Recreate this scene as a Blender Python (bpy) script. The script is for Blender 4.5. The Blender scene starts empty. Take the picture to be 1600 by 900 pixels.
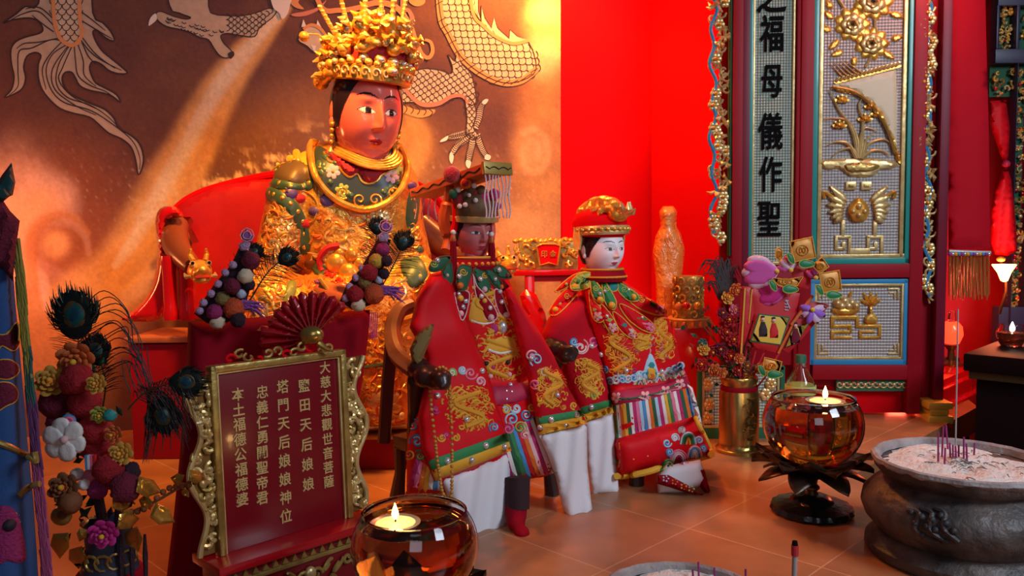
import bpy, bmesh, math, random
import numpy as np
from mathutils import Vector, Matrix
from mathutils.bvhtree import BVHTree
from mathutils.geometry import delaunay_2d_cdt
R=random.Random(7); PI=math.pi; V=Vector
SC=bpy.context.scene; COL=SC.collection
# ---------------------------------------------------------------- camera
CH=.66; FPX=1255.0; PITCH=math.radians(4.0); ROLL=math.radians(.7)
_u0=V((0,math.sin(PITCH),math.cos(PITCH))); _r0=V((1,0,0)); FW=V((0,math.cos(PITCH),-math.sin(PITCH)))
RT=_r0*math.cos(ROLL)-_u0*math.sin(ROLL); UP=_u0*math.cos(ROLL)+_r0*math.sin(ROLL); CAM=V((0,0,CH))
cd=bpy.data.cameras.new('camera'); cd.sensor_width=36; cd.lens=36*FPX/1600; cd.clip_start=.02
co=bpy.data.objects.new('camera',cd); COL.objects.link(co)
mm=Matrix((RT,UP,-FW)).transposed().to_4x4(); mm.translation=CAM; co.matrix_world=mm; SC.camera=co
# ---------------------------------------------------------------- world, lamps, exposure
SC.view_settings.view_transform='Standard'; SC.view_settings.look='None'; SC.view_settings.gamma=1; SC.view_settings.exposure=0
SC.view_settings.use_curve_mapping=False
w=bpy.data.worlds.new('world'); SC.world=w; w.use_nodes=True
w.node_tree.nodes['Background'].inputs[0].default_value=(.55,.5,.62,1); w.node_tree.nodes['Background'].inputs[1].default_value=.055
def P(x,y,d):
    return CAM+FW*d+RT*((x-800)/FPX*d)+UP*((450-y)/FPX*d)
def ray(x,y): return (P(x,y,1)-CAM).normalized()
def F(x,y,z=0.0):
    r=ray(x,y); return CAM+r*((z-CH)/r.z)
def depth(p): return (p-CAM).dot(FW)
def px(p):
    q=p-CAM; d=q.dot(FW); return (800+q.dot(RT)/d*FPX, 450-q.dot(UP)/d*FPX)
def lamp(name,kind,loc,col,power,size=.1,target=None,**k):
    l=bpy.data.lights.new(name,kind); l.color=col; l.energy=power
    if kind=='AREA': l.size=size
    else: l.shadow_soft_size=size
    for a,b in k.items(): setattr(l,a,b)
    o=bpy.data.objects.new(name,l); COL.objects.link(o); o.location=loc
    if target is not None: o.rotation_euler=(V(target)-V(loc)).to_track_quat('-Z','Y').to_euler()
    return o
lamp('window_daylight','AREA',(2.35,-.15,2.15),(.76,.86,1),29,1.0,(1.0,2.3,.3),spread=2.0)
lamp('doorway_daylight','AREA',(.3,-1.6,1.6),(.82,.86,1),4.5,1.2,(.5,2.0,.3),spread=2.2)
lamp('altar_lamp_right','SPOT',P(880,-150,2.72),(1,.36,.06),60,.06,P(760,330,3.0),spot_size=2.6,spot_blend=.6)
lamp('altar_lamp_left','POINT',P(-110,390,2.28),(1,.27,.09),9,.08)
lamp('altar_lamp_front','SPOT',P(470,-360,1.75),(1,.42,.08),120,.05,P(560,330,2.4),spot_size=1.35,spot_blend=.6)
lamp('red_wall_lamp','POINT',P(985,-190,2.75),(1,.20,.08),24,.08)
lamp('altar_lamp_low','SPOT',P(360,-420,1.55),(1,.22,.08),46,.05,P(800,430,1.95),spot_size=.8,spot_blend=.7)
# ---------------------------------------------------------------- materials
MATS={}
def M(name,col=(.5,.5,.5),rough=.5,metal=0,bump=None,var=None,emit=0,trans=0,ior=1.45,sheen=0,coat=0,vcol=False,voro=None,alpha=1,spec=None):
    if name in MATS: return MATS[name]
    m=bpy.data.materials.new(name); m.use_nodes=True; nt=m.node_tree; N=nt.nodes; L=nt.links
    b=N['Principled BSDF']; c=(*col,1)
    b.inputs['Base Color'].default_value=c; b.inputs['Roughness'].default_value=rough; b.inputs['Metallic'].default_value=metal
    if spec is not None: b.inputs['Specular IOR Level'].default_value=spec
    if trans: b.inputs['Transmission Weight'].default_value=trans; b.inputs['IOR'].default_value=ior
    if sheen: b.inputs['Sheen Weight'].default_value=sheen
    if coat: b.inputs['Coat Weight'].default_value=coat; b.inputs['Coat Roughness'].default_value=.08
    if alpha<1: b.inputs['Alpha'].default_value=alpha
    if emit: b.inputs['Emission Color'].default_value=c; b.inputs['Emission Strength'].default_value=emit
    tc=N.new('ShaderNodeTexCoord')
    src=None
    if vcol:
        a=N.new('ShaderNodeVertexColor'); a.layer_name='Col'; src=a.outputs['Color']
    if var:  # (scale, second colour, contrast)
        n=N.new('ShaderNodeTexNoise'); n.inputs['Scale'].default_value=var[0]; n.inputs['Detail'].default_value=5
        L.new(tc.outputs['Object'],n.inputs['Vector'])
        rp=N.new('ShaderNodeValToRGB'); k=var[2] if len(var)>2 else .15
        rp.color_ramp.elements[0].position=.5-k; rp.color_ramp.elements[1].position=.5+k
        L.new(n.outputs['Fac'],rp.inputs['Fac'])
        mx=N.new('ShaderNodeMix'); mx.data_type='RGBA'
        L.new(rp.outputs['Color'],mx.inputs[0]); mx.inputs[6].default_value=c; mx.inputs[7].default_value=(*var[1],1)
        if src is not None:
            L.new(src,mx.inputs[6])
            mul=N.new('ShaderNodeMix'); mul.data_type='RGBA'; mul.blend_type='MULTIPLY'; mul.inputs[0].default_value=1
            L.new(src,mul.inputs[6]); mul.inputs[7].default_value=(*var[1],1); L.new(mul.outputs[2],mx.inputs[7])
        src=mx.outputs[2]
    if src is not None: L.new(src,b.inputs['Base Color'])
    if bump: # (scale,strength,dist)
        n=N.new('ShaderNodeTexVoronoi' if voro else 'ShaderNodeTexNoise'); n.inputs['Scale'].default_value=bump[0]
        if not voro: n.inputs['Detail'].default_value=4
        L.new(tc.outputs['Object'],n.inputs['Vector'])
        bp=N.new('ShaderNodeBump'); bp.inputs['Strength'].default_value=bump[1]; bp.inputs['Distance'].default_value=bump[2] if len(bump)>2 else .004
        L.new(n.outputs['Distance' if voro else 'Fac'],bp.inputs['Height']); L.new(bp.outputs['Normal'],b.inputs['Normal'])
    MATS[name]=m; return m
M('gold',(.95,.55,.09),.30,.55,bump=(90,.35,.004),var=(30,(.70,.30,.04)))
M('gold_pale',(.80,.62,.28),.35,.5,bump=(60,.3,.004),var=(25,(.62,.40,.14)))
M('gold_dull',(.52,.36,.10),.38,.6,bump=(70,.4,.004),var=(30,(.34,.2,.05)))
M('brass',(.66,.45,.12),.25,.85,bump=(40,.15,.003),var=(12,(.42,.27,.07)))
M('red_paint',(.74,.003,.008),.8,0,bump=(6,.05,.01),spec=.05)
M('red_wood',(.33,.004,.014),.5,0,bump=(9,.06,.01),spec=.22)
M('maroon_wood',(.17,.004,.022),.45,0,spec=.3,bump=(9,.06,.01))
M('red_lacquer',(.60,.004,.008),.16,0,coat=.6)
M('red_silk',(.70,.003,.010),.55,0,spec=.2,bump=(400,.15,.001))
M('red_cloth',(.52,.004,.016),.75,0,spec=.15,bump=(300,.25,.001))
M('red_velvet',(.30,.004,.014),.85,0,spec=.1,bump=(250,.3,.002))
M('magenta_cloth',(.42,.01,.06),.6,0,bump=(300,.2,.001))
M('crimson',(.40,.012,.02),.8,bump=(160,.5,.003))
M('teal',(.02,.30,.27),.35,coat=.2)
M('blue_paint',(.03,.27,.55),.4)
M('green_paint',(.03,.16,.09),.4)
M('dark_wood',(.035,.014,.012),.35,coat=.2,bump=(40,.2,.003))
M('brown_wood',(.16,.06,.025),.4,coat=.2,bump=(30,.2,.003),var=(14,(.09,.03,.015)))
M('black_paint',(.008,.006,.009),.35)
M('ink',(.006,.005,.006),.8,spec=.05)
M('white_cloth',(.82,.82,.86),.7,bump=(350,.15,.001))
M('white',(.85,.83,.8),.5); M('pearl',(.85,.78,.72),.15,coat=.5)
M('gem',(.75,.8,.85),.08,.6,coat=.5)
M('silver',(.62,.62,.62),.3,.6,bump=(60,.2,.003))
M('ash',(.86,.80,.74),.95,bump=(120,.9,.006),var=(22,(.70,.64,.58),.2))
for n,c in dict(t_yel=(.80,.42,.03),t_gold=(.72,.33,.02),t_org=(.72,.16,.015),t_grn=(.03,.24,.07),t_dgrn=(.012,.11,.05),t_blu=(.06,.30,.62),t_lblu=(.42,.66,.80),t_pnk=(.78,.18,.32),t_mag=(.50,.02,.16),t_wht=(.82,.78,.74),t_red=(.55,.01,.014),t_lgrn=(.40,.50,.09),t_pur=(.26,.06,.30),t_lpnk=(.80,.46,.46),t_drk=(.02,.012,.02),t_teal=(.02,.25,.24),t_brn=(.16,.05,.02)).items():
    M(n,c,.7,bump=(500,.2,.001))
# ---------------------------------------------------------------- geometry helpers: each returns (verts, faces)
def sp(pts,n=8,closed=False):
    """Catmull-Rom through points (tuples of any length)"""
    A=[np.array(p,float) for p in pts]; k=len(A); out=[]
    rng=range(k) if closed else range(k-1)
    for i in rng:
        p0=A[(i-1)%k] if closed or i>0 else A[0]; p1=A[i]; p2=A[(i+1)%k]; p3=A[(i+2)%k] if closed or i+2<k else A[-1]
        for j in range(n):
            t=j/n; out.append(.5*((2*p1)+(p2-p0)*t+(2*p0-5*p1+4*p2-p3)*t*t+(3*p1-p0-3*p2+p3)*t**3))
    if not closed: out.append(A[-1])
    return [tuple(o) for o in out]
def tube(pts,r,seg=6,closed=False,flat=None):
    pts=[V(p) for p in pts]; n=len(pts)
    if n<2: return [],[]
    rs=[r]*n if isinstance(r,(int,float)) else list(r)
    vs=[];fs=[]; prev=None
    for i,p in enumerate(pts):
        a=pts[(i-1)%n] if closed or i>0 else p; b=pts[(i+1)%n] if closed or i<n-1 else p
        t=(b-a)
        if t.length<1e-9: t=V((0,0,1))
        t.normalize()
        if prev is None:
            q=V((0,0,1)) if abs(t.z)<.9 else V((1,0,0)); s=t.cross(q).normalized()
        else:
            s=prev-t*prev.dot(t)
            s=s.normalized() if s.length>1e-6 else t.orthogonal().normalized()
        prev=s; u=t.cross(s)
        for k in range(seg):
            c=2*PI*k/seg; vs.append(p+s*(math.cos(c)*rs[i])+u*(math.sin(c)*rs[i]))
    m=n if closed else n-1
    for i in range(m):
        j=(i+1)%n
        for k in range(seg):
            l=(k+1)%seg; fs.append((i*seg+k,i*seg+l,j*seg+l,j*seg+k))
    if not closed:
        fs.append(tuple(range(seg))[::-1]); fs.append(tuple((n-1)*seg+k for k in range(seg)))
    return vs,fs
def frame(o,z=(0,0,1),x=None):
    z=V(z).normalized(); x=V(x) if x is not None else z.orthogonal()
    x=(x-z*x.dot(z)).normalized(); y=z.cross(x)
    m=Matrix((x,y,z)).transposed().to_4x4(); m.translation=V(o); return m
def yawm(o,a): return Matrix.Translation(V(o))@Matrix.Rotation(a,4,'Z')
def xf(g,m): return [m@V(v) for v in g[0]],g[1]
def lathe(prof,o=(0,0,0),seg=32,m=None,wob=None):
    vs=[];fs=[];n=len(prof)
    for i,(r,z) in enumerate(prof):
        for k in range(seg):
            a=2*PI*k/seg; q=r*(wob(a,z) if wob else 1); vs.append(V((q*math.cos(a),q*math.sin(a),z)))
    for i in range(n-1):
        for k in range(seg):
            l=(k+1)%seg; fs.append((i*seg+k,i*seg+l,(i+1)*seg+l,(i+1)*seg+k))
    (ra_,za_),(rb_,zb_)=prof[0],prof[-1]
    if n>3 and math.hypot(ra_-rb_,za_-zb_)<.45*max(p[0] for p in prof) and min(ra_,rb_)>.002:   # a ring: close the section
        for k in range(seg): l=(k+1)%seg; fs.append(((n-1)*seg+k,(n-1)*seg+l,l,k))
    else: fs.append(tuple(range(seg))[::-1]); fs.append(tuple((n-1)*seg+k for k in range(seg)))
    M4=m if m is not None else Matrix.Translation(V(o))
    return [M4@v for v in vs],fs
def ball(c,r,seg=12,ring=8,m=None):
    r=(r,r,r) if isinstance(r,(int,float)) else r; vs=[V((0,0,-r[2]))]; fs=[]
    for i in range(1,ring):
        la=-PI/2+PI*i/ring
        for k in range(seg):
            a=2*PI*k/seg; vs.append(V((r[0]*math.cos(la)*math.cos(a),r[1]*math.cos(la)*math.sin(a),r[2]*math.sin(la))))
    vs.append(V((0,0,r[2])))
    for k in range(seg): fs.append((0,1+(k+1)%seg,1+k))
    for i in range(ring-2):
        for k in range(seg):
            l=(k+1)%seg; a=1+i*seg; fs.append((a+k,a+l,a+seg+l,a+seg+k))
    a=1+(ring-2)*seg; t=len(vs)-1
    for k in range(seg): fs.append((a+k,a+(k+1)%seg,t))
    if m is None: m=Matrix.Translation(V(c))
    else: m=Matrix.Translation(V(c))@m.to_3x3().to_4x4()
    return [m@v for v in vs],fs
def box(c,s,m=None,bev=.0):
    bm=bmesh.new(); bmesh.ops.create_cube(bm,size=1)
    for v in bm.verts: v.co=V((v.co.x*s[0],v.co.y*s[1],v.co.z*s[2]))
    if bev: bmesh.ops.bevel(bm,geom=bm.edges[:],offset=bev,segments=2,affect='EDGES',profile=.6)
    M4=Matrix.Translation(V(c)); M4=(m@M4) if m is not None else M4
    bm.verts.index_update(); vs=[M4@v.co for v in bm.verts]; fs=[tuple(v.index for v in f.verts) for f in bm.faces]; bm.free()
    return vs,fs
def seg_box(a,b,w,h,up=(0,0,1),bev=0):
    a=V(a);b=V(b); d=b-a; m=frame((a+b)/2,up,d) if abs(d.normalized().dot(V(up)))<.98 else frame((a+b)/2,(1,0,0),d)
    return box((0,0,0),(d.length,w,h),m,bev)
def inside(poly,x,y):
    c=False; n=len(poly); j=n-1
    for i in range(n):
        xi,yi=poly[i][:2]; xj,yj=poly[j][:2]
        if (yi>y)!=(yj>y) and x<(xj-xi)*(y-yi)/(yj-yi)+xi: c=not c
        j=i
    return c
def resample(poly,step):
    out=[]; n=len(poly)
    for i in range(n):
        a=np.array(poly[i][:2],float); b=np.array(poly[(i+1)%n][:2],float); L=np.linalg.norm(b-a); k=max(1,int(L/step))
        for j in range(k): out.append(tuple(a+(b-a)*j/k))
    return out
def fill(poly,step=6,inner=True):
    """triangulate a polygon with interior points; returns 2-D points, tris, distance to the edge"""
    b=resample(poly,step); n=len(b); pts=[V(p) for p in b]
    if inner:
        xs=[p[0] for p in b]; ys=[p[1] for p in b]; B=np.array(b)
        y=min(ys)+step/2; row=0
        while y<max(ys):
            x=min(xs)+step/2+(step/2 if row%2 else 0)
            while x<max(xs):
                if inside(b,x,y) and np.min((B[:,0]-x)**2+(B[:,1]-y)**2)>(.55*step)**2: pts.append(V((x,y)))
                x+=step
            y+=step*.87; row+=1
    edges=[(i,(i+1)%n) for i in range(n)]
    r=delaunay_2d_cdt(pts,edges,[],1,1e-6)
    P2=np.array([tuple(v) for v in r[0]]); T=[tuple(f) for f in r[2]]
    A=np.array(b); Bn=np.roll(A,-1,axis=0); d=np.full(len(P2),1e9)
    for a,c in zip(A,Bn):
        ac=c-a; l=max(ac@ac,1e-12); t=np.clip(((P2-a)@ac)/l,0,1); q=a+t[:,None]*ac; d=np.minimum(d,np.hypot(*(P2-q).T))
    T=[t if ((P2[t[1]][0]-P2[t[0]][0])*(P2[t[2]][1]-P2[t[0]][1])-(P2[t[1]][1]-P2[t[0]][1])*(P2[t[2]][0]-P2[t[0]][0]))>0 else t[::-1] for t in T]
    return P2,T,d
def plane_d(d0,x0=0,y0=0,a=0,b=0):
    return lambda x,y: d0+a*(x-x0)+b*(y-y0)
def puff(poly,dep,thick,rnd=None,step=7,back=.6,fold=None,smooth=0):
    """a closed cushion whose outline, seen from the front, is poly; dep = distance, thick = bulge to the front (m), rnd = rounding width px"""
    if smooth: poly=sp(poly,smooth,True)
    if not callable(dep): dep=plane_d(dep)
    P2,T,d=fill(poly,step); mx=max(d.max(),1e-6); rnd=mx if rnd is None else min(rnd,mx)
    q=np.clip(d/rnd,0,1); h=np.sqrt(np.clip(1-(1-q)**2,0,1))*thick
    vs=[];n=len(P2)
    for (x,y),hh in zip(P2,h):
        f=fold(x,y)*(hh/thick) if fold else 0
        vs.append(P(x,y,dep(x,y)-hh-f))
    idx={}
    for i,((x,y),hh) in enumerate(zip(P2,h)):
        if d[i]<1e-4: idx[i]=i
        else: idx[i]=len(vs); vs.append(P(x,y,dep(x,y)+hh*back))
    fs=[t[::-1] for t in T]+[tuple(idx[k] for k in t) for t in T]
    return vs,fs
def bvh(*gs):
    vs=[];fs=[]
    for g in gs:
        o=len(vs); vs+= [V(v) for v in g[0]]; fs+=[tuple(i+o for i in f) for f in g[1]]
    return BVHTree.FromPolygons(vs,fs)
def hit(B,x,y,fall=None):
    r=ray(x,y); h=B.ray_cast(CAM,r)
    if h[0] is not None: return h[0],h[1] if h[1].dot(r)<0 else -h[1]
    if fall is None: return None,None
    return P(x,y,fall),-r
def on(B,pts,lift=.001,fall=None):
    """points of a photo-space line laid on the surface B"""
    out=[];ld=fall
    for x,y in pts:
        p,n=hit(B,x,y,ld)
        if p is None: continue
        d=depth(p)
        out.append(p+n*lift)
    return out
def line(B,pts,r=.0015,seg=5,closed=False,fall=None,n=6,lift=.0006):
    p=on(B,sp(pts,n,closed) if n else pts,lift,fall)
    return tube(p,r,seg,closed) if len(p)>1 else ([],[])
def taper(B,pts,r,n=6,fall=None,seg=5):
    p=on(B,sp(pts,n),.0006,fall); k=len(p)
    if k<3: return [],[]
    return tube(p,[max(.0004,r*math.sin(PI*min(.95,.12+.86*i/(k-1)))) for i in range(k)],seg)
def patch(B,poly,thick=.002,step=4,fall=None,round_=4,smooth=0,sink=.002):
    """a raised piece lying on surface B"""
    if smooth: poly=sp(poly,smooth,True)
    P2,T,d=fill(poly,step); vs=[];lo=[]
    for (x,y),dd in zip(P2,d):
        p,n=hit(B,x,y,fall)
        if p is None:
            r_=B.find_nearest(P(x,y,2.0)); p=r_[0] if fall is None else P(x,y,fall); n=-ray(x,y)
        q=min(1,dd/round_); vs.append(p+n*(thick*(.25+.75*math.sqrt(max(0,1-(1-q)**2))))); lo.append(p-n*sink)
    k=len(vs); fs=[t[::-1] for t in T]; cnt={}
    for t in T:
        for a,b in ((t[0],t[1]),(t[1],t[2]),(t[2],t[0])): cnt[(a,b)]=1
    for (a,b) in list(cnt):
        if (b,a) not in cnt: fs.append((a,b,b+k,a+k))
    fs+=[tuple(i+k for i in t) for t in T]
    return vs+lo,fs
def prism(poly,m,thick,bev=0):
    """outline in the XY plane of frame m, extruded thick along its z"""
    n=len(poly); P2,T,_=fill(poly,1e9,False)
    vs=[V((x,y,0)) for x,y in P2]; k=len(vs); vs+= [V((x,y,thick)) for x,y in P2]
    fs=[t[::-1] for t in T]+[tuple(i+k for i in t) for t in T]; e={}
    for t in T:
        for a,b in ((t[0],t[1]),(t[1],t[2]),(t[2],t[0])): e[(a,b)]=1
    for (a,b) in e:
        if (b,a) not in e: fs.append((a,b,b+k,a+k))
    return [m@v for v in vs],fs
def fuse(gs,vox=.01,smooth=2):
    """one continuous skin around several closed shapes"""
    vs=[];fs=[]
    for g in gs:
        o=len(vs); vs+=[tuple(v) for v in g[0]]; fs+=[tuple(i+o for i in f) for f in g[1]]
    me=bpy.data.meshes.new('tmp'); me.from_pydata(vs,[],fs); me.update()
    o=bpy.data.objects.new('tmp',me); COL.objects.link(o)
    md=o.modifiers.new('r','REMESH'); md.mode='VOXEL'; md.voxel_size=vox
    if smooth: s=o.modifiers.new('s','SMOOTH'); s.iterations=smooth; s.factor=.5
    dg=bpy.context.evaluated_depsgraph_get(); e=o.evaluated_get(dg); m2=e.to_mesh()
    g=([v.co.copy() for v in m2.vertices],[tuple(p.vertices) for p in m2.polygons]); e.to_mesh_clear()
    bpy.data.objects.remove(o); bpy.data.meshes.remove(me); return g
class MB:
    def __init__(s): s.v=[];s.f=[];s.m=[];s.ms=[];s.c=None
    def add(s,g,mat):
        if not g[0]: return s
        if mat not in s.ms: s.ms.append(mat)
        k=s.ms.index(mat); o=len(s.v); s.v+=[V(v) for v in g[0]]; s.f+=[tuple(i+o for i in f) for f in g[1]]; s.m+=[k]*len(g[1]); return s
    def make(s,name,base=V((0,0,0)),smooth=35,cols=None):
        me=bpy.data.meshes.new(name); me.from_pydata([tuple(v-base) for v in s.v],[],s.f)
        for n in s.ms: me.materials.append(MATS[n])
        me.polygons.foreach_set('material_index',s.m)
        bm=bmesh.new(); bm.from_mesh(me)
        if cols is None: bmesh.ops.recalc_face_normals(bm,faces=bm.faces[:])
        bm.to_mesh(me); bm.free()
        if smooth is not None:
            me.polygons.foreach_set('use_smooth',[True]*len(me.polygons))
            try: me.set_sharp_from_angle(angle=math.radians(smooth))
            except Exception: pass
        if cols is not None:
            a=me.color_attributes.new('Col','FLOAT_COLOR','POINT')
            arr=np.ones((len(s.v),4),np.float32); arr[:,:3]=cols; a.data.foreach_set('color',arr.ravel())
        me.update()
        o=bpy.data.objects.new(name,me); COL.objects.link(o); return o
def mb(g,mat): return MB().add(g,mat)
class Thing:
    def __init__(s,name,label,cat,base,group=None,kind=None):
        s.base=V(base); o=bpy.data.objects.new(name,None); o.empty_display_size=.05; COL.objects.link(o); o.location=s.base; s.o=o
        if kind: o['kind']=kind
        else: o['label']=label; o['category']=cat
        if group: o['group']=group
    def part(s,name,m,of=None,label=None,smooth=35,cols=None,stuff=False):
        o=m.make(name,s.base,smooth,cols); o.parent=of if of is not None else s.o
        if label: o['label']=label
        if stuff: o['kind']='stuff'
        return o
def single(name,m,label,cat,base=None,group=None,smooth=35,cols=None):
    if base is None:
        A=np.array([tuple(v) for v in m.v]); base=V((A[:,0].mean(),A[:,1].mean(),A[:,2].min()))
    base=V(base); o=m.make(name,base,smooth,cols); o.location=base; o['label']=label; o['category']=cat
    if group: o['group']=group
    return o
def struct(name,m,parent=None,smooth=35,cols=None):
    o=m.make(name,V((0,0,0)),smooth,cols)
    if parent is not None: o.parent=parent
    else: o['kind']='structure'
    return o
def rnd(a,b): return R.uniform(a,b)
# ================================================================ setting: walls and mural
WA=math.radians(15); WD=V((math.cos(WA),math.sin(WA),0)); WN=V((math.sin(WA),-math.cos(WA),0))
W0=P(876,360,3.1)
def W(x,y,off=0.0):
    r=ray(x,y); p0=W0+WN*off; return CAM+r*((p0-CAM).dot(WN)/r.dot(WN))
def wmix(a,b,t): return a*(1-t)[...,None]+b*t[...,None]
def build_mural():
    nx,ny=420,330; xs=np.linspace(-330,876,nx); ys=np.linspace(-420,760,ny)
    X,Y=np.meshgrid(xs,ys)
    rs=np.random.RandomState(3)
    def fbm(sx,sy=None,oct=4,seed=0):
        g=np.zeros_like(X); a=1.0; r=np.random.RandomState(seed)
        for o in range(oct):
            for k in range(5):
                th=r.uniform(0,2*PI); fr=(2**o)/sx*r.uniform(.7,1.4); g+=a*np.sin((X*np.cos(th)+Y*np.sin(th))*fr*2*PI+r.uniform(0,6.28))/5
            a*=.6
        return g
    n1=fbm(300,seed=1); n2=fbm(60,seed=2)
    C=np.zeros(X.shape+(3,)); C[:]=(.15,.055,.05)
    C=wmix(C,np.array((.21,.082,.048)),np.clip(.5+.7*n1,0,1))
    def blob(cx,cy,rx,ry,col,a=1,p=2,rot=0):
        nonlocal C
        c,s=math.cos(rot),math.sin(rot); dx,dy=X-cx,Y-cy
        q=((dx*c+dy*s)/rx)**2+((-dx*s+dy*c)/ry)**2
        t=np.clip(np.exp(-q**p)*a*(1+.18*n2),0,1); C=wmix(C,np.array(col),t)
    def stroke(pts,w,col,a=1,p=2):
        nonlocal C
        q=sp([(*p_,ww) for p_,ww in zip(pts,w)],10); d=np.full(X.shape,9.)
        for (x0,y0,w0),(x1,y1,w1) in zip(q[:-1],q[1:]):
            ax,ay=x1-x0,y1-y0; l=ax*ax+ay*ay+1e-9; t=np.clip(((X-x0)*ax+(Y-y0)*ay)/l,0,1)
            d=np.minimum(d,np.hypot(X-x0-t*ax,Y-y0-t*ay)/(w0+t*(w1-w0)))
        t=np.clip(np.exp(-d**(2*p))*a*(1+.12*n2),0,1); C=wmix(C,np.array(col),t)
    peach=(.92,.58,.40); org=(.66,.25,.07); dorg=(.36,.11,.045); cream=(.92,.72,.48)
    # lower left cloud bank
    blob(40,480,190,110,org,.9); blob(110,330,130,110,dorg,.8)
    blob(20,350,70,120,peach,.8); blob(72,318,52,52,peach,1,3); blob(60,330,46,40,(.9,.50,.22),.7)
    blob(150,400,60,70,dorg,.7); stroke([(60,500),(52,430),(52,370),(75,342),(110,340),(135,365)],[22,14,12,10,9,7],(.78,.36,.14),.95)
    stroke([(75,480),(66,410),(75,365),(105,350),(132,370),(138,395)],[9,8,8,8,6,5],peach,.9)
    blob(95,385,55,45,(.42,.13,.04),.95); blob(88,382,22,22,(.9,.5,.2),.9,2)
    stroke([(75,418),(100,436),(135,436),(165,430),(185,424)],[10,12,14,12,6],(.58,.26,.16),.8)
    blob(120,520,110,40,org,.7); blob(30,560,80,60,org,.6)
    # falling stream
    stroke([(446,12),(405,60),(365,110),(330,165),(298,230),(262,300),(228,370),(190,425),(120,470)],[10,20,27,33,38,46,50,50,46],(.86,.46,.15),1,3)
    stroke([(446,12),(407,54),(368,100),(330,155),(296,220),(256,290),(220,360),(180,415)],[6,10,13,13,13,14,12,6],cream,1)
    stroke([(340,190),(310,260),(272,340),(235,400),(190,440)],[8,10,12,12,8],(.62,.30,.12),.6)
    stroke([(300,330),(262,400),(220,450),(160,480)],[14,14,12,8],(.74,.42,.22),.7)
    # right side clouds
    blob(865,40,45,70,(.92,.62,.22),.95); blob(848,90,26,36,(.95,.75,.42),.9,2); blob(850,20,26,22,(.95,.72,.36),.8)
    blob(850,250,50,150,(.72,.34,.10),.85); blob(826,235,26,36,(.80,.42,.16),.8)
    a=np.linspace(0,4.6*PI/1.6,40); stroke([(833+ (34-2.6*t)*math.cos(t-2.2)*.8,240+(40-3*t)*math.sin(t-2.2)) for t in a[::3]],[6]*len(a[::3]),(.86,.52,.22),.6)
    blob(800,380,80,60,(.82,.46,.2),.75); blob(770,440,130,90,(.80,.36,.10),.85); blob(690,370,40,30,(.86,.55,.26),.7); blob(745,300,60,60,(.62,.28,.12),.5)
    blob(620,240,55,70,(.62,.30,.08),.7); stroke([(590,300),(640,260),(660,215),(640,180)],[18,18,16,10],(.72,.38,.12),.5)
    blob(840,520,120,60,(.74,.34,.10),.8)
    # worn plaster above the throne
    e=np.clip((n2+fbm(26,seed=5)*.8)-.15,0,1)*np.exp(-((Y-(330-.35*(X-230)))/34)**2)*(X>200)*(X<520); C=wmix(C,np.array((.80,.55,.30)),np.clip(e*1.6,0,1))
    e=np.clip(fbm(14,seed=8)-.55,0,1)*2; C=wmix(C,np.array((.82,.6,.4)),np.clip(e*.5*np.exp(-((Y-300)/60)**2),0,1))
    C*= (1+.06*n2+.05*fbm(12,seed=9))[...,None]
    vs=[W(x,y) for y in ys for x in xs]; vs=[V((v.x,v.y,v.z)) for v in vs]
    fs=[(j*nx+i,j*nx+i+1,(j+1)*nx+i+1,(j+1)*nx+i) for j in range(ny-1) for i in range(nx-1)]
    return MB().add((vs,fs),'mural'),np.clip(C.reshape(-1,3),0,1)
M('mural',(.4,.2,.1),.75,vcol=True,bump=(30,.25,.006),var=(90,(.8,.78,.75),.25))
_mb,_mc=build_mural()
# solid wall behind the painted face
wall=struct('wall_back',MB().add(xf(box((0,0,0),(3.4,.12,2.9)),frame(W0+V((0,0,.55))-W0.z*V((0,0,1))-WN*.075-WD*1.30,(0,0,1),WD)),'red_paint'))
mural=struct('mural_ground',_mb,wall,smooth=60,cols=_mc); mural['label']='orange and brown painted clouds and falling stream'
LAY=[0]
def paint(poly,mat,lay,smooth=4):
    q=sp(poly,smooth,True) if smooth else poly
    P2,T,_=fill(q,1e9,False); return [W(x,y,.0006+.0005*lay) for x,y in P2],T
def brush(pts,wd,lay,n=6,closed=False):
    q=sp(pts,n,closed) if n else pts; k=len(q); vs=[];fs=[]
    for i in range(k):
        a=np.array(q[(i-1)%k] if closed or i else q[0])[:2]; b=np.array(q[(i+1)%k] if closed or i<k-1 else q[-1])[:2]; t=b-a; t=t/(np.hypot(*t)+1e-9)
        w_=wd if isinstance(wd,(int,float)) else np.interp(i/(k-1),np.linspace(0,1,len(wd)),wd)
        x,y=q[i][:2]; vs+=[W(x-t[1]*w_/2,y+t[0]*w_/2,.0006+.0005*lay),W(x+t[1]*w_/2,y-t[0]*w_/2,.0006+.0005*lay)]
    for i in range(k if closed else k-1):
        j=(i+1)%k; fs.append((2*i,2*i+1,2*j+1,2*j))
    return vs,fs
def scales(poly,mat_mb,ang,sz,lay,mat='p_line',wd=1.3,flow=None):
    xs=[p[0] for p in poly]; ys=[p[1] for p in poly]; c,s=math.cos(ang),math.sin(ang)
    cx,cy=(min(xs)+max(xs))/2,(min(ys)+max(ys))/2; n=int(max(max(xs)-min(xs),max(ys)-min(ys))/sz)+3
    for i in range(-n,n+1):
        for j in range(-n,n+1):
            u=i*sz*.62; v=(j+.5*(i%2))*sz*1.0
            x=cx+u*c-v*s; y=cy+u*s+v*c
            if not inside(poly,x,y): continue
            arc=[]
            for k in range(7):
                a=-PI/2+PI*k/6; du=math.cos(a)*sz*.62; dv=math.sin(a)*sz*.5; arc.append((x+du*c-dv*s,y+du*s+dv*c))
            mat_mb.add(brush(arc,wd,lay,0),mat)
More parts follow.
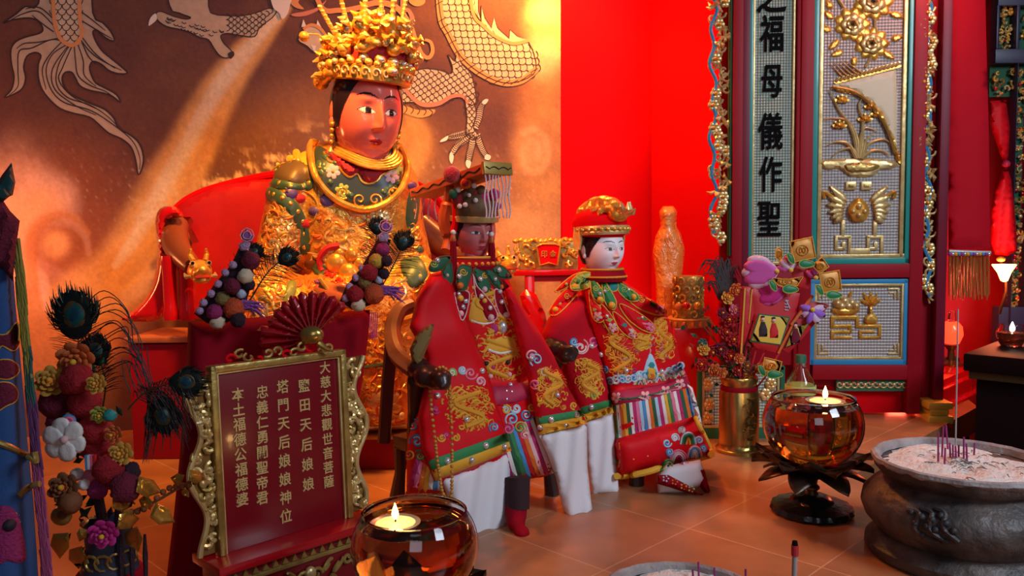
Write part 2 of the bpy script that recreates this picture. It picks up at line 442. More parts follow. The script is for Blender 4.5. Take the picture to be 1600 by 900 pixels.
M('p_tail',(.62,.48,.34),.8,var=(40,(.54,.40,.27))); M('p_white',(.85,.8,.72),.8); M('p_line',(.06,.03,.03),.8); M('p_orange',(.78,.34,.13),.8); M('p_pink',(.70,.25,.17),.8); M('p_cream',(.74,.60,.42),.8,var=(30,(.66,.5,.33)))
def build_dragon():
    g=MB()
    tail=[(78,-75),(60,6),(40,10),(25,22),(5,36),(20,31),(45,28),(60,33),(67,45),(62,52),(40,58),(25,65),(17,78),(18,100),(22,120),(18,140),(7,152),(22,147),(35,138),(40,122),(37,105),(42,88),(55,82),(64,87),(60,100),(60,120),(66,140),(80,158),(95,170),(115,177),(140,183),(155,195),(170,208),(190,217),(205,230),(212,250),(216,273),(222,262),(224,245),(218,225),(205,212),(185,200),(178,185),(165,172),(150,165),(130,157),(110,147),(100,135),(97,122),(102,113),(112,113),(118,122),(125,134),(140,141),(160,145),(175,150),(188,160),(182,148),(165,138),(150,130),(143,118),(140,105),(145,96),(158,100),(170,110),(185,115),(199,114),(188,103),(172,90),(160,80),(150,65),(145,50),(152,47),(160,55),(170,62),(179,63),(172,48),(160,35),(145,20),(135,-75)]
    g.add(paint(tail,'p_tail',1,3),'p_tail'); g.add(brush(tail,2.4,2,3,True),'p_line')
    for pts in ([(100,65),(80,62),(50,75),(30,80),(28,110),(28,135),(14,149)],[(104,70),(82,85),(72,110),(80,140),(100,160),(140,172),(170,190),(205,218),(218,245),(218,265)],[(108,72),(92,100),(88,130),(105,152),(140,164),(168,182),(198,212)],[(112,73),(98,105),(92,125),(112,150),(150,170)],[(116,72),(118,95),(122,118),(140,133),(165,143),(182,155)],[(122,70),(130,95),(132,118),(150,135)],[(126,62),(140,80),(160,95),(190,110)],[(126,55),(150,85),(180,107)],[(84,40),(60,18),(35,22),(12,34)],[(84,30),(62,12),(40,14)],[(84,50),(70,40),(50,24)],[(124,30),(140,40),(160,52),(176,61)],[(122,15),(140,28),(165,48)],[(90,60),(60,66),(38,68),(26,76)],[(96,66),(76,88),(66,110),(72,140)],[(106,72),(82,108),(86,140),(118,165),(150,180)],[(128,66),(138,88),(150,100)]):
        g.add(brush(pts,[1.6,2.0,1.0],3),'p_line')
    tongue=[(80,-75),(84,20),(88,45),(96,62),(112,71),(124,62),(129,48),(125,30),(121,-75)]
    g.add(paint(tongue,'p_cream',4),'p_cream'); scales(sp(tongue,4,True),g,PI/2,13,5); g.add(brush(tongue,6,6),'p_orange'); 
    claw=[(255,-75),(265,8),(280,20),(298,27),(290,30),(270,25),(252,18),(244,21),(246,31),(260,41),(278,45),(296,50),(312,58),(326,62),(335,76),(345,88),(357,90),(362,80),(350,68),(345,56),(355,52),(375,55),(398,57),(406,42),(425,28),(432,16),(420,13),(400,20),(375,25),(350,24),(336,22),(326,10),(318,-75)]
    g.add(paint(claw,'p_tail',1,3),'p_tail'); scales([(350,25),(400,22),(425,15),(405,42),(395,55),(350,52)],g,0,9,3); g.add(brush(claw,1.6,2,3,True),'p_line')
    for k in range(26):
        x=rnd(255,345); y=24+(x-255)*.25+rnd(0,16)
        if inside(claw,x,y): g.add(brush([(x,y),(x+3,y+3),(x+7,y+2)],1.4,3),'p_line')
    g.add(paint([(232,40),(235,28),(243,21),(245,30),(238,37)],'p_white',3),'p_white'); g.add(paint([(360,92),(356,84),(364,80),(366,86)],'p_line',3),'p_line')
    pearl=[(425,-8),(455,-8),(453,8),(449,22),(441,30),(436,20),(427,12)]  # white patch painted in for the overexposed glow at the head of the stream
    g.add(paint(pearl,'p_white',7),'p_white'); g.add(paint([(455,22),(475,18),(495,12),(510,0),(500,14),(480,24),(462,26)],'p_pink',3),'p_pink'); g.add(paint([(452,2),(462,12),(475,14),(466,4),(470,-6),(455,-8)],'p_orange',4),'p_orange')
    # head bits beside the crown, whisker, red filaments
    hd=[(466,62),(476,45),(486,38),(500,40),(512,55),(520,70),(522,90),(505,78),(492,82),(480,72)]
    g.add(paint(hd,'p_cream',2),'p_cream'); g.add(brush(hd,1.4,3,4,True),'p_line')
    for t in ([(471,42),(474,30),(479,42)],[(494,42),(496,31),(503,44)],[(486,70),(491,82),(494,72)]): g.add(paint(t,'p_white',4,0),'p_white')
    g.add(brush([(474,46),(486,39),(500,44),(512,60)],5,5),'p_orange')
    hd2=[(612,40),(622,38),(630,55),(628,66),(615,62)]; g.add(paint(hd2,'p_cream',1),'p_cream'); scales(sp(hd2,4,True),g,PI/2,8,2)
    g.add(brush([(478,-75),(500,8),(530,16),(560,12),(590,4),(620,12),(640,38),(650,65),(660,85),(670,90),(676,80),(673,66),(664,62)],[6,8,8,8,9,9,8,7,6,6,6,5,4],6),'p_orange')
    g.add(brush([(478,-4),(500,12),(530,20),(560,16),(590,8),(618,16),(636,42),(646,68),(656,88),(670,95)],1.2,5),'p_line')
    g.add(brush([(634,-75),(628,8),(638,16),(644,28),(642,42),(634,55),(638,75),(648,95),(644,112),(632,122),(632,135),(642,150),(660,163),(684,162),(705,151),(722,150),(732,162)],[5,5,6,7,5,4,6,6,6,7,6,6,7,7,6,5,3],5),'p_pink')
    g.add(paint([(640,-8),(660,-8),(664,4),(652,10),(640,4)],'p_orange',4),'p_orange')
    b1=[(612,160),(616,130),(632,118),(650,110),(668,107),(690,110),(705,115),(707,104),(700,84),(711,96),(714,80),(722,100),(735,113),(741,132),(744,158),(735,164),(724,152),(708,151),(690,160),(670,164),(650,160),(630,160)]
    g.add(paint(b1,'p_cream',2,3),'p_cream'); scales(sp(b1,3,True),g,.15,10,3); g.add(brush(b1,1.5,4,3,True),'p_line')
    bl=[(615,160),(635,166),(655,172),(679,171),(675,179),(655,184),(632,177),(614,172)]; g.add(paint(bl,'p_orange',3),'p_orange')
    for k in range(6): g.add(brush([(620+k*10,160+k*2),(626+k*10,168+k*1.5),(622+k*10,176+k)],1.4,4),'p_line')
    leg=[(727,150),(740,160),(744,180),(740,200),(748,212),(738,218),(728,210),(730,185)]; g.add(paint(leg,'p_cream',3),'p_cream'); scales(sp(leg,4,True),g,PI/2,8,4); g.add(brush(leg,1.3,5,4,True),'p_line')
    for toe,tip in (([(736,206),(722,210),(708,213),(699,215)],[(700,212),(690,218),(688,222),(698,219)]),([(737,210),(724,220),(714,228),(706,240)],[(704,238),(702,248),(706,256),(709,244)]),([(740,212),(737,228),(734,240),(732,252)],[(729,250),(728,258),(733,263),(736,253)]),([(745,210),(750,225),(756,238),(762,246)],[(757,248),(764,250),(767,244),(760,241)]),([(742,200),(748,185),(751,170),(755,160)],[(753,160),(758,155),(763,156),(758,163)])):
        g.add(brush(toe,[11,10,9,6],4),'p_cream'); g.add(paint(tip,'p_white',6),'p_white')
        q=sp(toe,5)
        for i in range(1,len(q)-1): 
            x,y=q[i]; dx,dy=q[i+1][0]-q[i-1][0],q[i+1][1]-q[i-1][1]; l=math.hypot(dx,dy); g.add(brush([(x-dy/l*5,y+dx/l*5),(x+dx/l*2,y+dy/l*2),(x+dy/l*5,y-dx/l*5)],1.2,5,2),'p_line')
        q2=sp(toe,4); 
        for sgn in (-1,1): g.add(brush([(x+sgn*5.2,y) for x,y in q2],1.2,5,0),'p_line')
    b2=[(683,-75),(688,22),(700,52),(720,88),(750,114),(785,129),(815,126),(838,108),(826,66),(802,70),(776,60),(756,42),(738,16),(728,-75)]
    g.add(paint(b2,'p_cream',2,3),'p_cream'); sc=sp(b2,3,True); scales(sc,g,.7,13,3); g.add(brush(b2[:8],10,4,4),'p_orange'); g.add(brush(b2,1.6,5,3,True),'p_line')
    for k in range(17):
        q=sp(b2[:8],5); i=2+k*2
        if i<len(q)-1: x,y=q[i]; g.add(brush([(x-6,y+3),(x,y-1),(x+6,y-4)],1.3,5,2),'p_line')
    fin=[(730,-75),(745,-75),(748,18),(752,34),(752,8),(758,28),(768,44),(772,26),(778,44),(796,60),(797,46),(808,56),(824,62),(802,68),(776,58),(756,40),(738,14)]
    g.add(paint(fin,'p_cream',3,0),'p_cream'); g.add(brush([(728,-75),(738,16),(756,41),(776,58),(802,68),(826,63)],5,6),'p_orange'); g.add(brush(fin,1.1,5,0,True),'p_line')
    return g
dr=struct('mural_dragon',build_dragon(),wall,smooth=None); dr['label']='cream scaled dragon painted on the wall'
# red wall returning from the back wall towards the carved screen
CORN=W(1018,360); 
def vpl(a,b,z0,z1,th,mat):
    d=(b-a); d.z=0; n=V((d.y,-d.x,0)).normalized(); c=(a+b)/2
    return xf(box((0,0,0),(d.length,th,z1-z0)),frame(V((c.x,c.y,(z0+z1)/2))-n*th/2,(0,0,1),d))
PA=math.radians(4); SD=V((math.cos(PA),-math.sin(PA),0)); SN=V((-math.sin(PA),-math.cos(PA),0)); S0=F(1455,652)
S0=V((S0.x,S0.y,0))
def S(x,y,off=0.0):
    r=ray(x,y); p0=S0+SN*off; return CAM+r*((p0-CAM).dot(SN)/r.dot(SN))
sl=S(1125,360); sl=V((sl.x,sl.y,0)); cn=V((CORN.x,CORN.y,0))
struct('wall_side',mb(vpl(cn,sl-SN*.02,-.05,2.0,.10,'x'),'red_paint'))
# tiled altar floor (L shaped edge), tiles laid at 45 degrees
c0=F(1326,746); ra=V((.7071,.7071,0)); rb=V((.7071,-.7071,0))
far=V((0,4.2,0)); A1=c0+ra*1.15; B1=c0+rb*1.1
def flat(p): return (p.x,p.y)
nt_=M('tile',(.36,.16,.07),.38,coat=.12)
def tile_nodes(m):
    nt=m.node_tree; N=nt.nodes; L=nt.links; b=N['Principled BSDF']; tc=N.new('ShaderNodeTexCoord'); mp=N.new('ShaderNodeMapping')
    o=F(1076,826); mp.vector_type='POINT'
    a=math.radians(-45); mp.inputs['Rotation'].default_value=(0,0,a)
    q=Matrix.Rotation(a,3,'Z')@o; mp.inputs['Location'].default_value=(-q.x,-q.y,0); L.new(tc.outputs['Object'],mp.inputs['Vector'])
    br=N.new('ShaderNodeTexBrick'); br.offset=0; br.inputs['Scale'].default_value=1; br.inputs['Brick Width'].default_value=.30; br.inputs['Row Height'].default_value=.30
    br.inputs['Mortar Size'].default_value=.0022; br.inputs['Mortar Smooth'].default_value=.4; br.inputs['Color1'].default_value=(.50,.215,.088,1); br.inputs['Color2'].default_value=(.43,.18,.075,1); br.inputs['Mortar'].default_value=(.62,.36,.20,1)
    L.new(mp.outputs[0],br.inputs['Vector'])
    n=N.new('ShaderNodeTexNoise'); n.inputs['Scale'].default_value=7; n.inputs['Detail'].default_value=6; L.new(tc.outputs['Object'],n.inputs['Vector'])
    mx=N.new('ShaderNodeMix'); mx.data_type='RGBA'; mx.blend_type='MULTIPLY'; rp=N.new('ShaderNodeValToRGB'); rp.color_ramp.elements[0].color=(.66,.62,.6,1); rp.color_ramp.elements[0].position=.3; rp.color_ramp.elements[1].position=.7
    L.new(n.outputs['Fac'],rp.inputs[0]); mx.inputs[0].default_value=1; L.new(br.outputs['Color'],mx.inputs[6]); L.new(rp.outputs[0],mx.inputs[7]); L.new(mx.outputs[2],b.inputs['Base Color'])
    bp=N.new('ShaderNodeBump'); bp.inputs['Strength'].default_value=.3; bp.inputs['Distance'].default_value=.002; bp.invert=True; L.new(br.outputs['Fac'],bp.inputs['Height']); L.new(bp.outputs[0],b.inputs['Normal'])
tile_nodes(nt_)
floor=struct('floor',mb(prism([(-2.6,.35),(1.5,.35),flat(B1),flat(c0),flat(A1),(2.0,3.9),(-2.6,3.9)],Matrix.Translation((0,0,-.09)),.09),'tile'),smooth=None)
M('stone_floor',(.05,.03,.04),.6,var=(5,(.03,.02,.03)))
struct('floor_hall',mb(box((.3,1.6,-.9),(7,7,.1)),'stone_floor'))
M('concrete',(.20,.18,.22),.8)
pl=struct('trim_1',mb(prism([(-2.5,.45),(1.4,.45),flat(B1-rb*.02-ra*0.02),flat(c0+V((-.03,0,0))),flat(A1-ra*.02-rb*.02),(1.9,3.8),(-2.5,3.8)],Matrix.Translation((0,0,-.85)),.76),'concrete'))
# ---------------------------------------------------------------- carved screen on the right
def sbox(x0,y0,x1,y1,o0,o1,mat,g,bev=.002):
    """bar of the screen between two pixel corners, from o0 to o1 in front of the screen plane"""
    yr=300 if abs(y1-y0)>200 else (y0+y1)/2; a=S(x0,yr); b=S(x1,yr); u0=(a-S0).dot(SD); u1=(b-S0).dot(SD); q0=S((x0+x1)/2,y0).z; q1=S((x0+x1)/2,y1).z; z0=min(q0,q1); z1=max(q0,q1)
    c=S0+SD*((u0+u1)/2)+SN*((o0+o1)/2); c.z=(z0+z1)/2
    g.add(xf(box((0,0,0),(abs(u1-u0),abs(o1-o0),z1-z0),None,bev),frame(c,(0,0,1),SD)),mat)
sw=struct('wall_right',MB())
def sp_part(name,lst,label=None):
    g=MB()
    for a in lst: sbox(*a[:7],g,*(a[7:]))
    o=struct(name,g,sw)
    if label: o['label']=label
    return o
T0=-160
sp_part('backing',[(1140,T0,1470,606,-.05,-.022,'red_wood')])
sp_part('post',[(1142,T0,1157,645,-.02,.03,'red_wood',.004),(1156,T0,1169,645,-.02,.018,'maroon_wood',.004)])
sp_part('post',[(1240,T0,1267,640,-.02,.022,'red_wood',.006),(1246,T0,1260,640,.02,.028,'red_wood',.004)])
sp_part('post',[(1420,T0,1441,645,-.02,.022,'red_wood',.004)])
sp_part('post',[(1461,T0,1476,624,-.03,.030,'maroon_wood',.004),(1441,T0,1463,624,-.03,-.012,'red_wood')])
sp_part('rail',[(1267,412,1421,434,-.02,.02,'red_wood',.004)])
sp_part('rail',[(1267,569,1436,592,-.02,.02,'red_wood',.004)])
sp_part('rail',[(1169,418,1241,570,-.02,.010,'red_wood',.004)])
sp_part('teal_moulding',[(1168,T0,1174,420,-.02,.012,'teal'),(1267,T0,1275,412,-.02,.014,'teal'),(1413,T0,1421,412,-.02,.014,'teal'),(1267,403,1421,412,-.02,.014,'teal')])
sp_part('blue_moulding',[(1264,436,1271,569,-.02,.014,'blue_paint'),(1409,436,1416,569,-.02,.014,'blue_paint'),(1264,436,1416,443,-.02,.014,'blue_paint'),(1264,561,1416,569,-.02,.014,'blue_paint')])
sp_part('base_board',[(1300,606,1442,648,-.06,-.03,'red_paint')])
g=MB(); sbox(1306,592,1432,611,-.02,.004,'green_paint',g)
for i in range(11):
    x=1312+i*11.3; q=[S(x+6*math.cos(t)*(1-t/9),601+6*math.sin(t)*(1-t/9),.006) for t in np.linspace(0,6.5,14)]; g.add(tube(q,.0028,5),'gold_pale'); g.add(ball(S(x+6,601,.006),(.006,.004,.006),8,6),'gold_pale')
for i in range(8): 
    x=1316+i*8; g.add(ball(S(x,598+3*math.sin(i*2),.005),.004,6,5),'t_red')
struct('carved_apron',g,sw)
M('gold_leaf',(.85,.58,.08),.4,.2)
g=MB()
for y0,y1,w0,w1,mt in ((622,633,1436,1474,'gold_leaf'),(633,643,1440,1470,'gold_leaf'),(643,655,1436,1475,'gold_leaf'),(655,662,1438,1474,'red_paint')):
    a=S(w0,y0); b=S(w1,y1); sbox(w0,y0,w1,y1,-.04,.075 if w0<1439 else .065,mt,g,.006)
struct('column_base',g,sw)
# open fretwork strips with a blue wavy edge
def fret(x0,x1,yt,yb,edge,name):
    g=MB(); y=yt; r2=random.Random(int(x0))
    pts=[]
    while y<yb:
        pts.append((edge+4*math.sin(y*.11)+2.5*math.sin(y*.045+1),y)); y+=7
    for i in range(len(pts)-1):
        g.add(tube([S(*pts[i],.012),S(*pts[i+1],.012)],.006,6),'blue_paint')
    y=yt
    while y<yb:
        x=r2.uniform(x0,x1); k=r2.choice('flower leaf curl'.split())
        if k=='flower':
            for a in range(6):
                t=a*PI/3; g.add(ball(S(x+5*math.cos(t),y+6*math.sin(t),.012),(.009,.006,.010),8,6),'gold_pale')
            g.add(ball(S(x,y,.02),.007,8,6),'gold')
        elif k=='leaf':
            for a in range(4):
                t=r2.uniform(0,6.3); q=[S(x,y,.01),S(x+7*math.cos(t),y+7*math.sin(t),.018),S(x+13*math.cos(t+.4),y+13*math.sin(t+.4),.008)]; g.add(tube(q,[.004,.007,.001],6),'gold_pale')
        else:
            q=[S(x+9*math.cos(t)*(1-t/8),y+10*math.sin(t)*(1-t/8),.012) for t in np.linspace(0,6,12)]; g.add(tube(q,.004,6),'gold_pale')
        g.add(tube([S(x,y,.008),S((x0+x1)/2,y+6,.006),S((x0+x1)/2+2,y+13,.006)],.0045,5),'gold_pale'); y+=9
    return struct(name,g,sw)
fret(1112,1136,T0,372,1114,'fretwork').__setitem__('label','gilded open fretwork with a wavy blue edge')
fret(1443,1458,T0,470,1449,'fretwork').__setitem__('label','gilded open fretwork with a wavy blue edge')
sp_part('post',[(1138,T0,1143,400,-.02,.02,'t_dgrn')])
# ================================================================ lettering and carved boards
def glyph(s,ext=.02,xs=1.0):
    """a character as a solid, centred, 1 unit tall, in the XY plane"""
    c=bpy.data.curves.new('tmp','FONT'); c.body=s; c.extrude=ext; c.align_x='CENTER'; c.align_y='CENTER'; c.resolution_u=3; c.offset=.012
    o=bpy.data.objects.new('tmp',c); COL.objects.link(o); dg=bpy.context.evaluated_depsgraph_get(); e=o.evaluated_get(dg); m=e.to_mesh()
    vs=[V((v.co.x*xs,v.co.y,v.co.z)) for v in m.vertices]; fs=[tuple(p.vertices) for p in m.polygons]; e.to_mesh_clear()
    bpy.data.objects.remove(o); bpy.data.curves.remove(c)
    if not vs: return vs,fs
    cx=(min(v.x for v in vs)+max(v.x for v in vs))/2; cy=(min(v.y for v in vs)+max(v.y for v in vs))/2
    return [v-V((cx,cy,0)) for v in vs],fs
def lattice(name,c1,c2,k):
    m=M(name,c1,.38,.35); nt=m.node_tree; N=nt.nodes; L=nt.links; b=N['Principled BSDF']; tc=N.new('ShaderNodeTexCoord'); sx=N.new('ShaderNodeSeparateXYZ'); L.new(tc.outputs['Object'],sx.inputs[0])
    outs=[]
    for op in ('ADD','SUBTRACT'):
        a=N.new('ShaderNodeMath'); a.operation=op; L.new(sx.outputs[0],a.inputs[0]); L.new(sx.outputs[2],a.inputs[1])
        q=N.new('ShaderNodeMath'); q.operation='MULTIPLY'; q.inputs[1].default_value=k; L.new(a.outputs[0],q.inputs[0])
        s=N.new('ShaderNodeMath'); s.operation='SINE'; L.new(q.outputs[0],s.inputs[0]); outs.append(s)
    p=N.new('ShaderNodeMath'); p.operation='MULTIPLY'; L.new(outs[0].outputs[0],p.inputs[0]); L.new(outs[1].outputs[0],p.inputs[1])
    r=N.new('ShaderNodeMapRange'); r.inputs[1].default_value=-1; r.inputs[2].default_value=1; L.new(p.outputs[0],r.inputs[0])
    mx=N.new('ShaderNodeMix'); mx.data_type='RGBA'; L.new(r.outputs[0],mx.inputs[0]); mx.inputs[6].default_value=(*c2,1); mx.inputs[7].default_value=(*c1,1); L.new(mx.outputs[2],b.inputs['Base Color'])
    bp=N.new('ShaderNodeBump'); bp.inputs['Strength'].default_value=.8; bp.inputs['Distance'].default_value=.004; L.new(r.outputs[0],bp.inputs['Height']); L.new(bp.outputs[0],b.inputs['Normal'])
lattice('lattice_green',(.50,.60,.50),(.22,.30,.24),330); lattice('lattice_silver',(.62,.60,.56),(.32,.29,.29),300)
def spuff(poly,h,off=.0,step=3,smooth=4,rnd_=4,base=.004):
    """carved relief on the screen plane"""
    q=sp(poly,smooth,True) if smooth else poly
    P2,T,d=fill(q,step); vs=[]; k=len(P2)
    for (x,y),dd in zip(P2,d):
        t=min(1,dd/rnd_); vs.append(S(x,y,off+h*(.2+.8*math.sqrt(max(0,1-(1-t)**2)))))
    vs+=[S(x,y,off-base) for x,y in P2]; fs=[t[::-1] for t in T]+[tuple(i+k for i in t) for t in T]; e={}
    for t in T:
        for a,b in ((t[0],t[1]),(t[1],t[2]),(t[2],t[0])): e[(a,b)]=1
    for (a,b) in e:
        if (b,a) not in e: fs.append((a,b,b+k,a+k))
    return vs,fs
def stube(pts,r,off=.006,n=6,tp=False):
    q=[S(x,y,off) for x,y in sp(pts,n)]; k=len(q)
    return tube(q,[max(.0008,r*(1-.85*i/(k-1))) for i in range(k)] if tp else r,6)
def sleaf(x,y,a,L,w,h=.008,off=.002):
    c,s=math.cos(a),math.sin(a); pts=[(0,0),(.3,-.5),(.7,-.4),(1,0),(.7,.4),(.3,.5)]
    return spuff([(x+u*L*c-v*w*s,y+u*L*s+v*w*c) for u,v in pts],h,off,3,3,w*.35)
# couplet board
SF=lambda x,y,o: frame(S(x,y,o),SN,SD)
cb=Thing('couplet_board','tall narrow silver lattice board with black brush characters','board',S(1206,412,.0))
g=MB(); sbox(1175,T0,1237,411,-.02,.004,'lattice_green',g,0); cb.part('board',g)
g=MB()
for a in ((1173.5,T0,1177,413),(1235,T0,1239,413),(1174,409,1239,414)): sbox(*a,-.01,.010,'gold_pale',g)
cb.part('border',g,label='thin gold border')
for ch,x,y,hh,ww in (('之',1206,-10,62,.75),('福',1206,52,60,.62),('母',1206,127,56,.62),('儀',1204,205,60,.62),('作',1204,272,58,.62),('聖',1202,342,60,.62)):
    k=hh/FPX*depth(S(x,y)); m=SF(x,y,.006)@Matrix.Scale(k,4)
    cb.part('character',mb(xf(glyph(ch,.04,ww),m),'ink'),smooth=None)
def gold_frame(g,x0,y0,x1,y1,t,mat='gold_pale'):
    for a in ((x0,y0,x0+t,y1),(x1-t,y0,x1,y1),(x0,y0,x1,y0+t),(x0,y1-t,x1,y1)): sbox(*a,-.01,.012,mat,g)
cp=Thing('carved_plaque','tall gilded panel carved with peonies orchids and a bat over silver lattice','panel',S(1340,404,0))
g=MB(); sbox(1278,T0,1409,402,-.02,.003,'lattice_silver',g,0); cp.part('ground',g,label='silver lattice ground')
g=MB(); gold_frame(g,1276,T0,1411,403,6); cp.part('border',g)
def peony(cx,cy,r,g):
    for ring,(n,rr,h) in enumerate(((9,1.0,.008),(7,.68,.014),(5,.36,.018))):
        for k in range(n):
            a=2*PI*k/n+ring*.4; g.add(sleaf(cx+r*rr*.25*math.cos(a),cy+r*rr*.25*math.sin(a)*.8,a,r*rr*.85,r*.72,h,.002+ring*.004),('gold','gold_pale','gold_pale')[ring])
for px_,py_,pr_ in ((1332,38,27),(1364,2,30),(1362,68,26),(1310,-60,30),(1370,-90,30)):
    g=MB(); peony(px_,py_,pr_,g); cp.part('peony',g)
g=MB()
for x,y,a,L in ((1300,48,3.4,22),(1302,30,3.9,20),(1312,62,2.4,24),(1352,60,1.2,22),(1392,62,-.3,20),(1390,20,.3,24),(1318,80,2.8,22),(1380,80,.6,22),(1300,15,4.2,18),(1335,88,1.6,16)): g.add(sleaf(x,y,a,L,11,.010),'gold')
g.add(stube([(1367,30),(1368,55),(1365,80),(1352,105)],.005),'gold_pale'); g.add(stube([(1318,12),(1312,2),(1305,-10)],.005),'gold_pale')
cp.part('leaf_relief',g)
g=MB()
M('ivory',(.72,.60,.38),.45)
g.add(spuff([(1301,133),(1345,122),(1400,109),(1402,160),(1400,236),(1386,197),(1365,164),(1335,142)],.008,.004,5,0,3),'ivory'); cp.part('plain_cartouche',g,label='plain pale triangular field')
g=MB()
for k in range(16):
    x=1303+k*6.2; y=130-k*1.6; g.add(sleaf(x,y,-.75,15,6,.012,.004),'gold_pale'); g.add(sleaf(x,y-1,-.15,13,5,.012,.006),'gold')
for k in range(5): g.add(stube([(1318+k*7,122-k*2),(1308+k*6,112-k*2),(1296+k*6,98-k)],.004,.008,6,True),'gold_dull')
q=sp([(1303,137),(1335,143),(1362,163),(1384,195),(1400,240)],4)
for i,(x,y) in enumerate(q): g.add(sleaf(x,y,.35+i*.05,18,6,.012,.006),'gold')
g.add(stube([(1301,136),(1335,144),(1362,165),(1384,197),(1399,240)],.006,.012),'gold_dull')
cp.part('feather_relief',g)
g=MB()
for pts in ([(1340,248),(1338,215),(1325,190),(1305,185),(1283,187)],[(1340,248),(1332,205),(1310,170),(1296,140)],[(1342,248),(1345,215),(1352,200),(1372,205)],[(1338,248),(1325,225),(1305,222),(1292,228)],[(1344,248),(1358,225),(1380,218),(1392,224)],[(1340,246),(1330,232),(1312,236),(1300,246)],[(1346,248),(1362,236),(1380,236),(1390,244)],[(1342,246),(1346,225),(1348,190),(1342,165),(1350,150)],[(1346,246),(1352,222),(1366,208)]): g.add(stube(pts,.008,.010,6,True),'gold_pale')
for x,y in ((1316,160),(1352,190),(1312,200),(1362,170),(1372,182)):
    for k in range(5): g.add(sleaf(x,y,-PI/2+(k-2)*.6,13,6,.012,.008),'gold')
cp.part('orchid_relief',g)
g=MB(); g.add(spuff([(1281,252),(1290,250),(1320,247),(1360,247),(1396,252),(1404,258),(1392,264),(1376,266),(1362,276),(1330,276),(1312,264),(1295,266),(1283,260)],.014,.002,4,3,5),'gold_pale')
g.add(spuff([(1318,258),(1345,253),(1375,258),(1362,268),(1330,270)],.012,.012,4,3,5),'gold_dull')
for x in (1328,1352): sbox(x-8,284,x+8,297,-.005,.012,'gold_pale',g); sbox(x-4,288,x+4,293,.01,.015,'gold_dull',g)
cp.part('basin_relief',g)
g=MB()
for s in (-1,1):
    for k in range(6):
        an=-.75+.30*k; an=an if s>0 else PI-an; g.add(sleaf(1342+s*(18+k*1.5),316+k*4,an,38-k*4,13,.014,.003+k*.001),'gold_pale')
    g.add(stube([(1342+s*24,322),(1342+s*44,306),(1342+s*56,300),(1342+s*54,310)],.006,.010),'gold')
g.add(spuff([(1325,325),(1342,308),(1358,325),(1352,345),(1332,345)],.022,.004,4,3,9),'gold'); 
for x,y,r_ in ((1342,322,.011),(1333,330,.008),(1351,330,.008),(1342,336,.010)): g.add(ball(S(x,y,.026),r_,10,8),'gold_pale')
cp.part('bat_relief',g)
g=MB()
for x,s in ((1316,1),(1366,-1)):
    for a in ((x-3,344,x+3,370),(x-13,368,x+13,373),(x-13,368,x-8,390),(x+8,368,x+13,397),(x-13,386,x+4,391),(x-2,378,x+4,391)): sbox(*a,-.004,.010,'gold_pale',g)
sbox(1326,388,1358,398,-.004,.012,'gold_pale',g)
cp.part('key_fret',g)
lp=Thing('carved_plaque','small square gilded panel carved with a vase and fruit bowl on a key fret','panel',S(1340,561,0))
g=MB(); sbox(1272,444,1409,560,-.02,.003,'lattice_silver',g,0); lp.part('ground',g,label='silver lattice ground')
g=MB(); gold_frame(g,1271,443,1410,561,4); lp.part('border',g)
g=MB()
for a in ((1297,493,1340,499),(1297,493,1302,512),(1297,507,1330,512),(1325,507,1330,520),(1297,516,1330,521),(1297,516,1302,529),(1297,525,1330,529),(1336,493,1341,512),(1336,507,1376,512),(1371,507,1376,529),(1341,525,1376,529),(1341,516,1345,529),(1341,516,1366,520)): sbox(*a,-.003,.010,'gold',g)
lp.part('key_fret',g)
for sx,sy,x,y in ((1,1,1277,450),(-1,1,1404,450),(1,-1,1277,554),(-1,-1,1404,554)):
    g=MB()
    for dx,dy,w_,h_ in ((0,0,18,3),(0,0,3,18),(6,6,10,2.5),(6,6,2.5,10)): sbox(min(x+sx*dx,x+sx*(dx+w_)),min(y+sy*dy,y+sy*(dy+h_)),max(x+sx*dx,x+sx*(dx+w_)),max(y+sy*dy,y+sy*(dy+h_)),-.003,.008,'gold_pale',g)
    lp.part('corner_fret',g)
g=MB(); g.add(spuff([(1300,482),(1342,482),(1334,492),(1308,492)],.014,.003,3,3,5),'gold')
for x,y in ((1308,474),(1319,470),(1330,473),(1337,478),(1314,478),(1325,478)): g.add(ball(S(x,y,.008),.015,10,8),'gold_pale')
g.add(sleaf(1325,466,-1.0,14,6),'gold'); g.add(sleaf(1315,466,-2.2,14,6),'gold'); lp.part('fruit_bowl_relief',g)
g=MB(); g.add(spuff([(1358,478),(1364,478),(1364,488),(1371,496),(1369,506),(1353,506),(1351,496),(1358,488)],.018,.003,3,3,6),'gold')
for a,L in ((-2.6,22),(-2.1,26),(-1.6,24),(-1.1,22),(-.6,20)): g.add(sleaf(1361,478,a,L,7,.010),'gold')
lp.part('vase_relief',g)
# small carved board leaning at the foot of the screen
db=Thing('carved_board','low dark framed board with gilded carving leaning behind the brass vase','board',F(1155,682))
DB0=F(1155,684); DBN=V((0,-1,.0)).normalized()
def DBp(x,y,o=0):
    r=ray(x,y); return CAM+r*((DB0-CAM).dot(DBN)/r.dot(DBN))+DBN*o
def dbox(x0,y0,x1,y1,o0,o1,mat,g):
    a=DBp(x0,y0);b=DBp(x1,y1); g.add(box(((a.x+b.x)/2,a.y-(o0+o1)/2,(a.z+b.z)/2),(abs(b.x-a.x),abs(o1-o0),abs(a.z-b.z)),None,.002),mat)
g=MB(); dbox(1092,575,1222,684,-.012,0,'lattice_green',g); db.part('board',g)
g=MB()
for a in ((1090,572,1096,684),(1218,572,1224,684),(1090,572,1224,578),(1090,668,1224,684)): dbox(*a,-.012,.010,'t_dgrn',g)
for a in ((1096,578,1100,668),(1214,578,1218,668),(1096,664,1218,668)): dbox(*a,-.005,.006,'gold_pale',g)
db.part('frame',g)
g=MB()
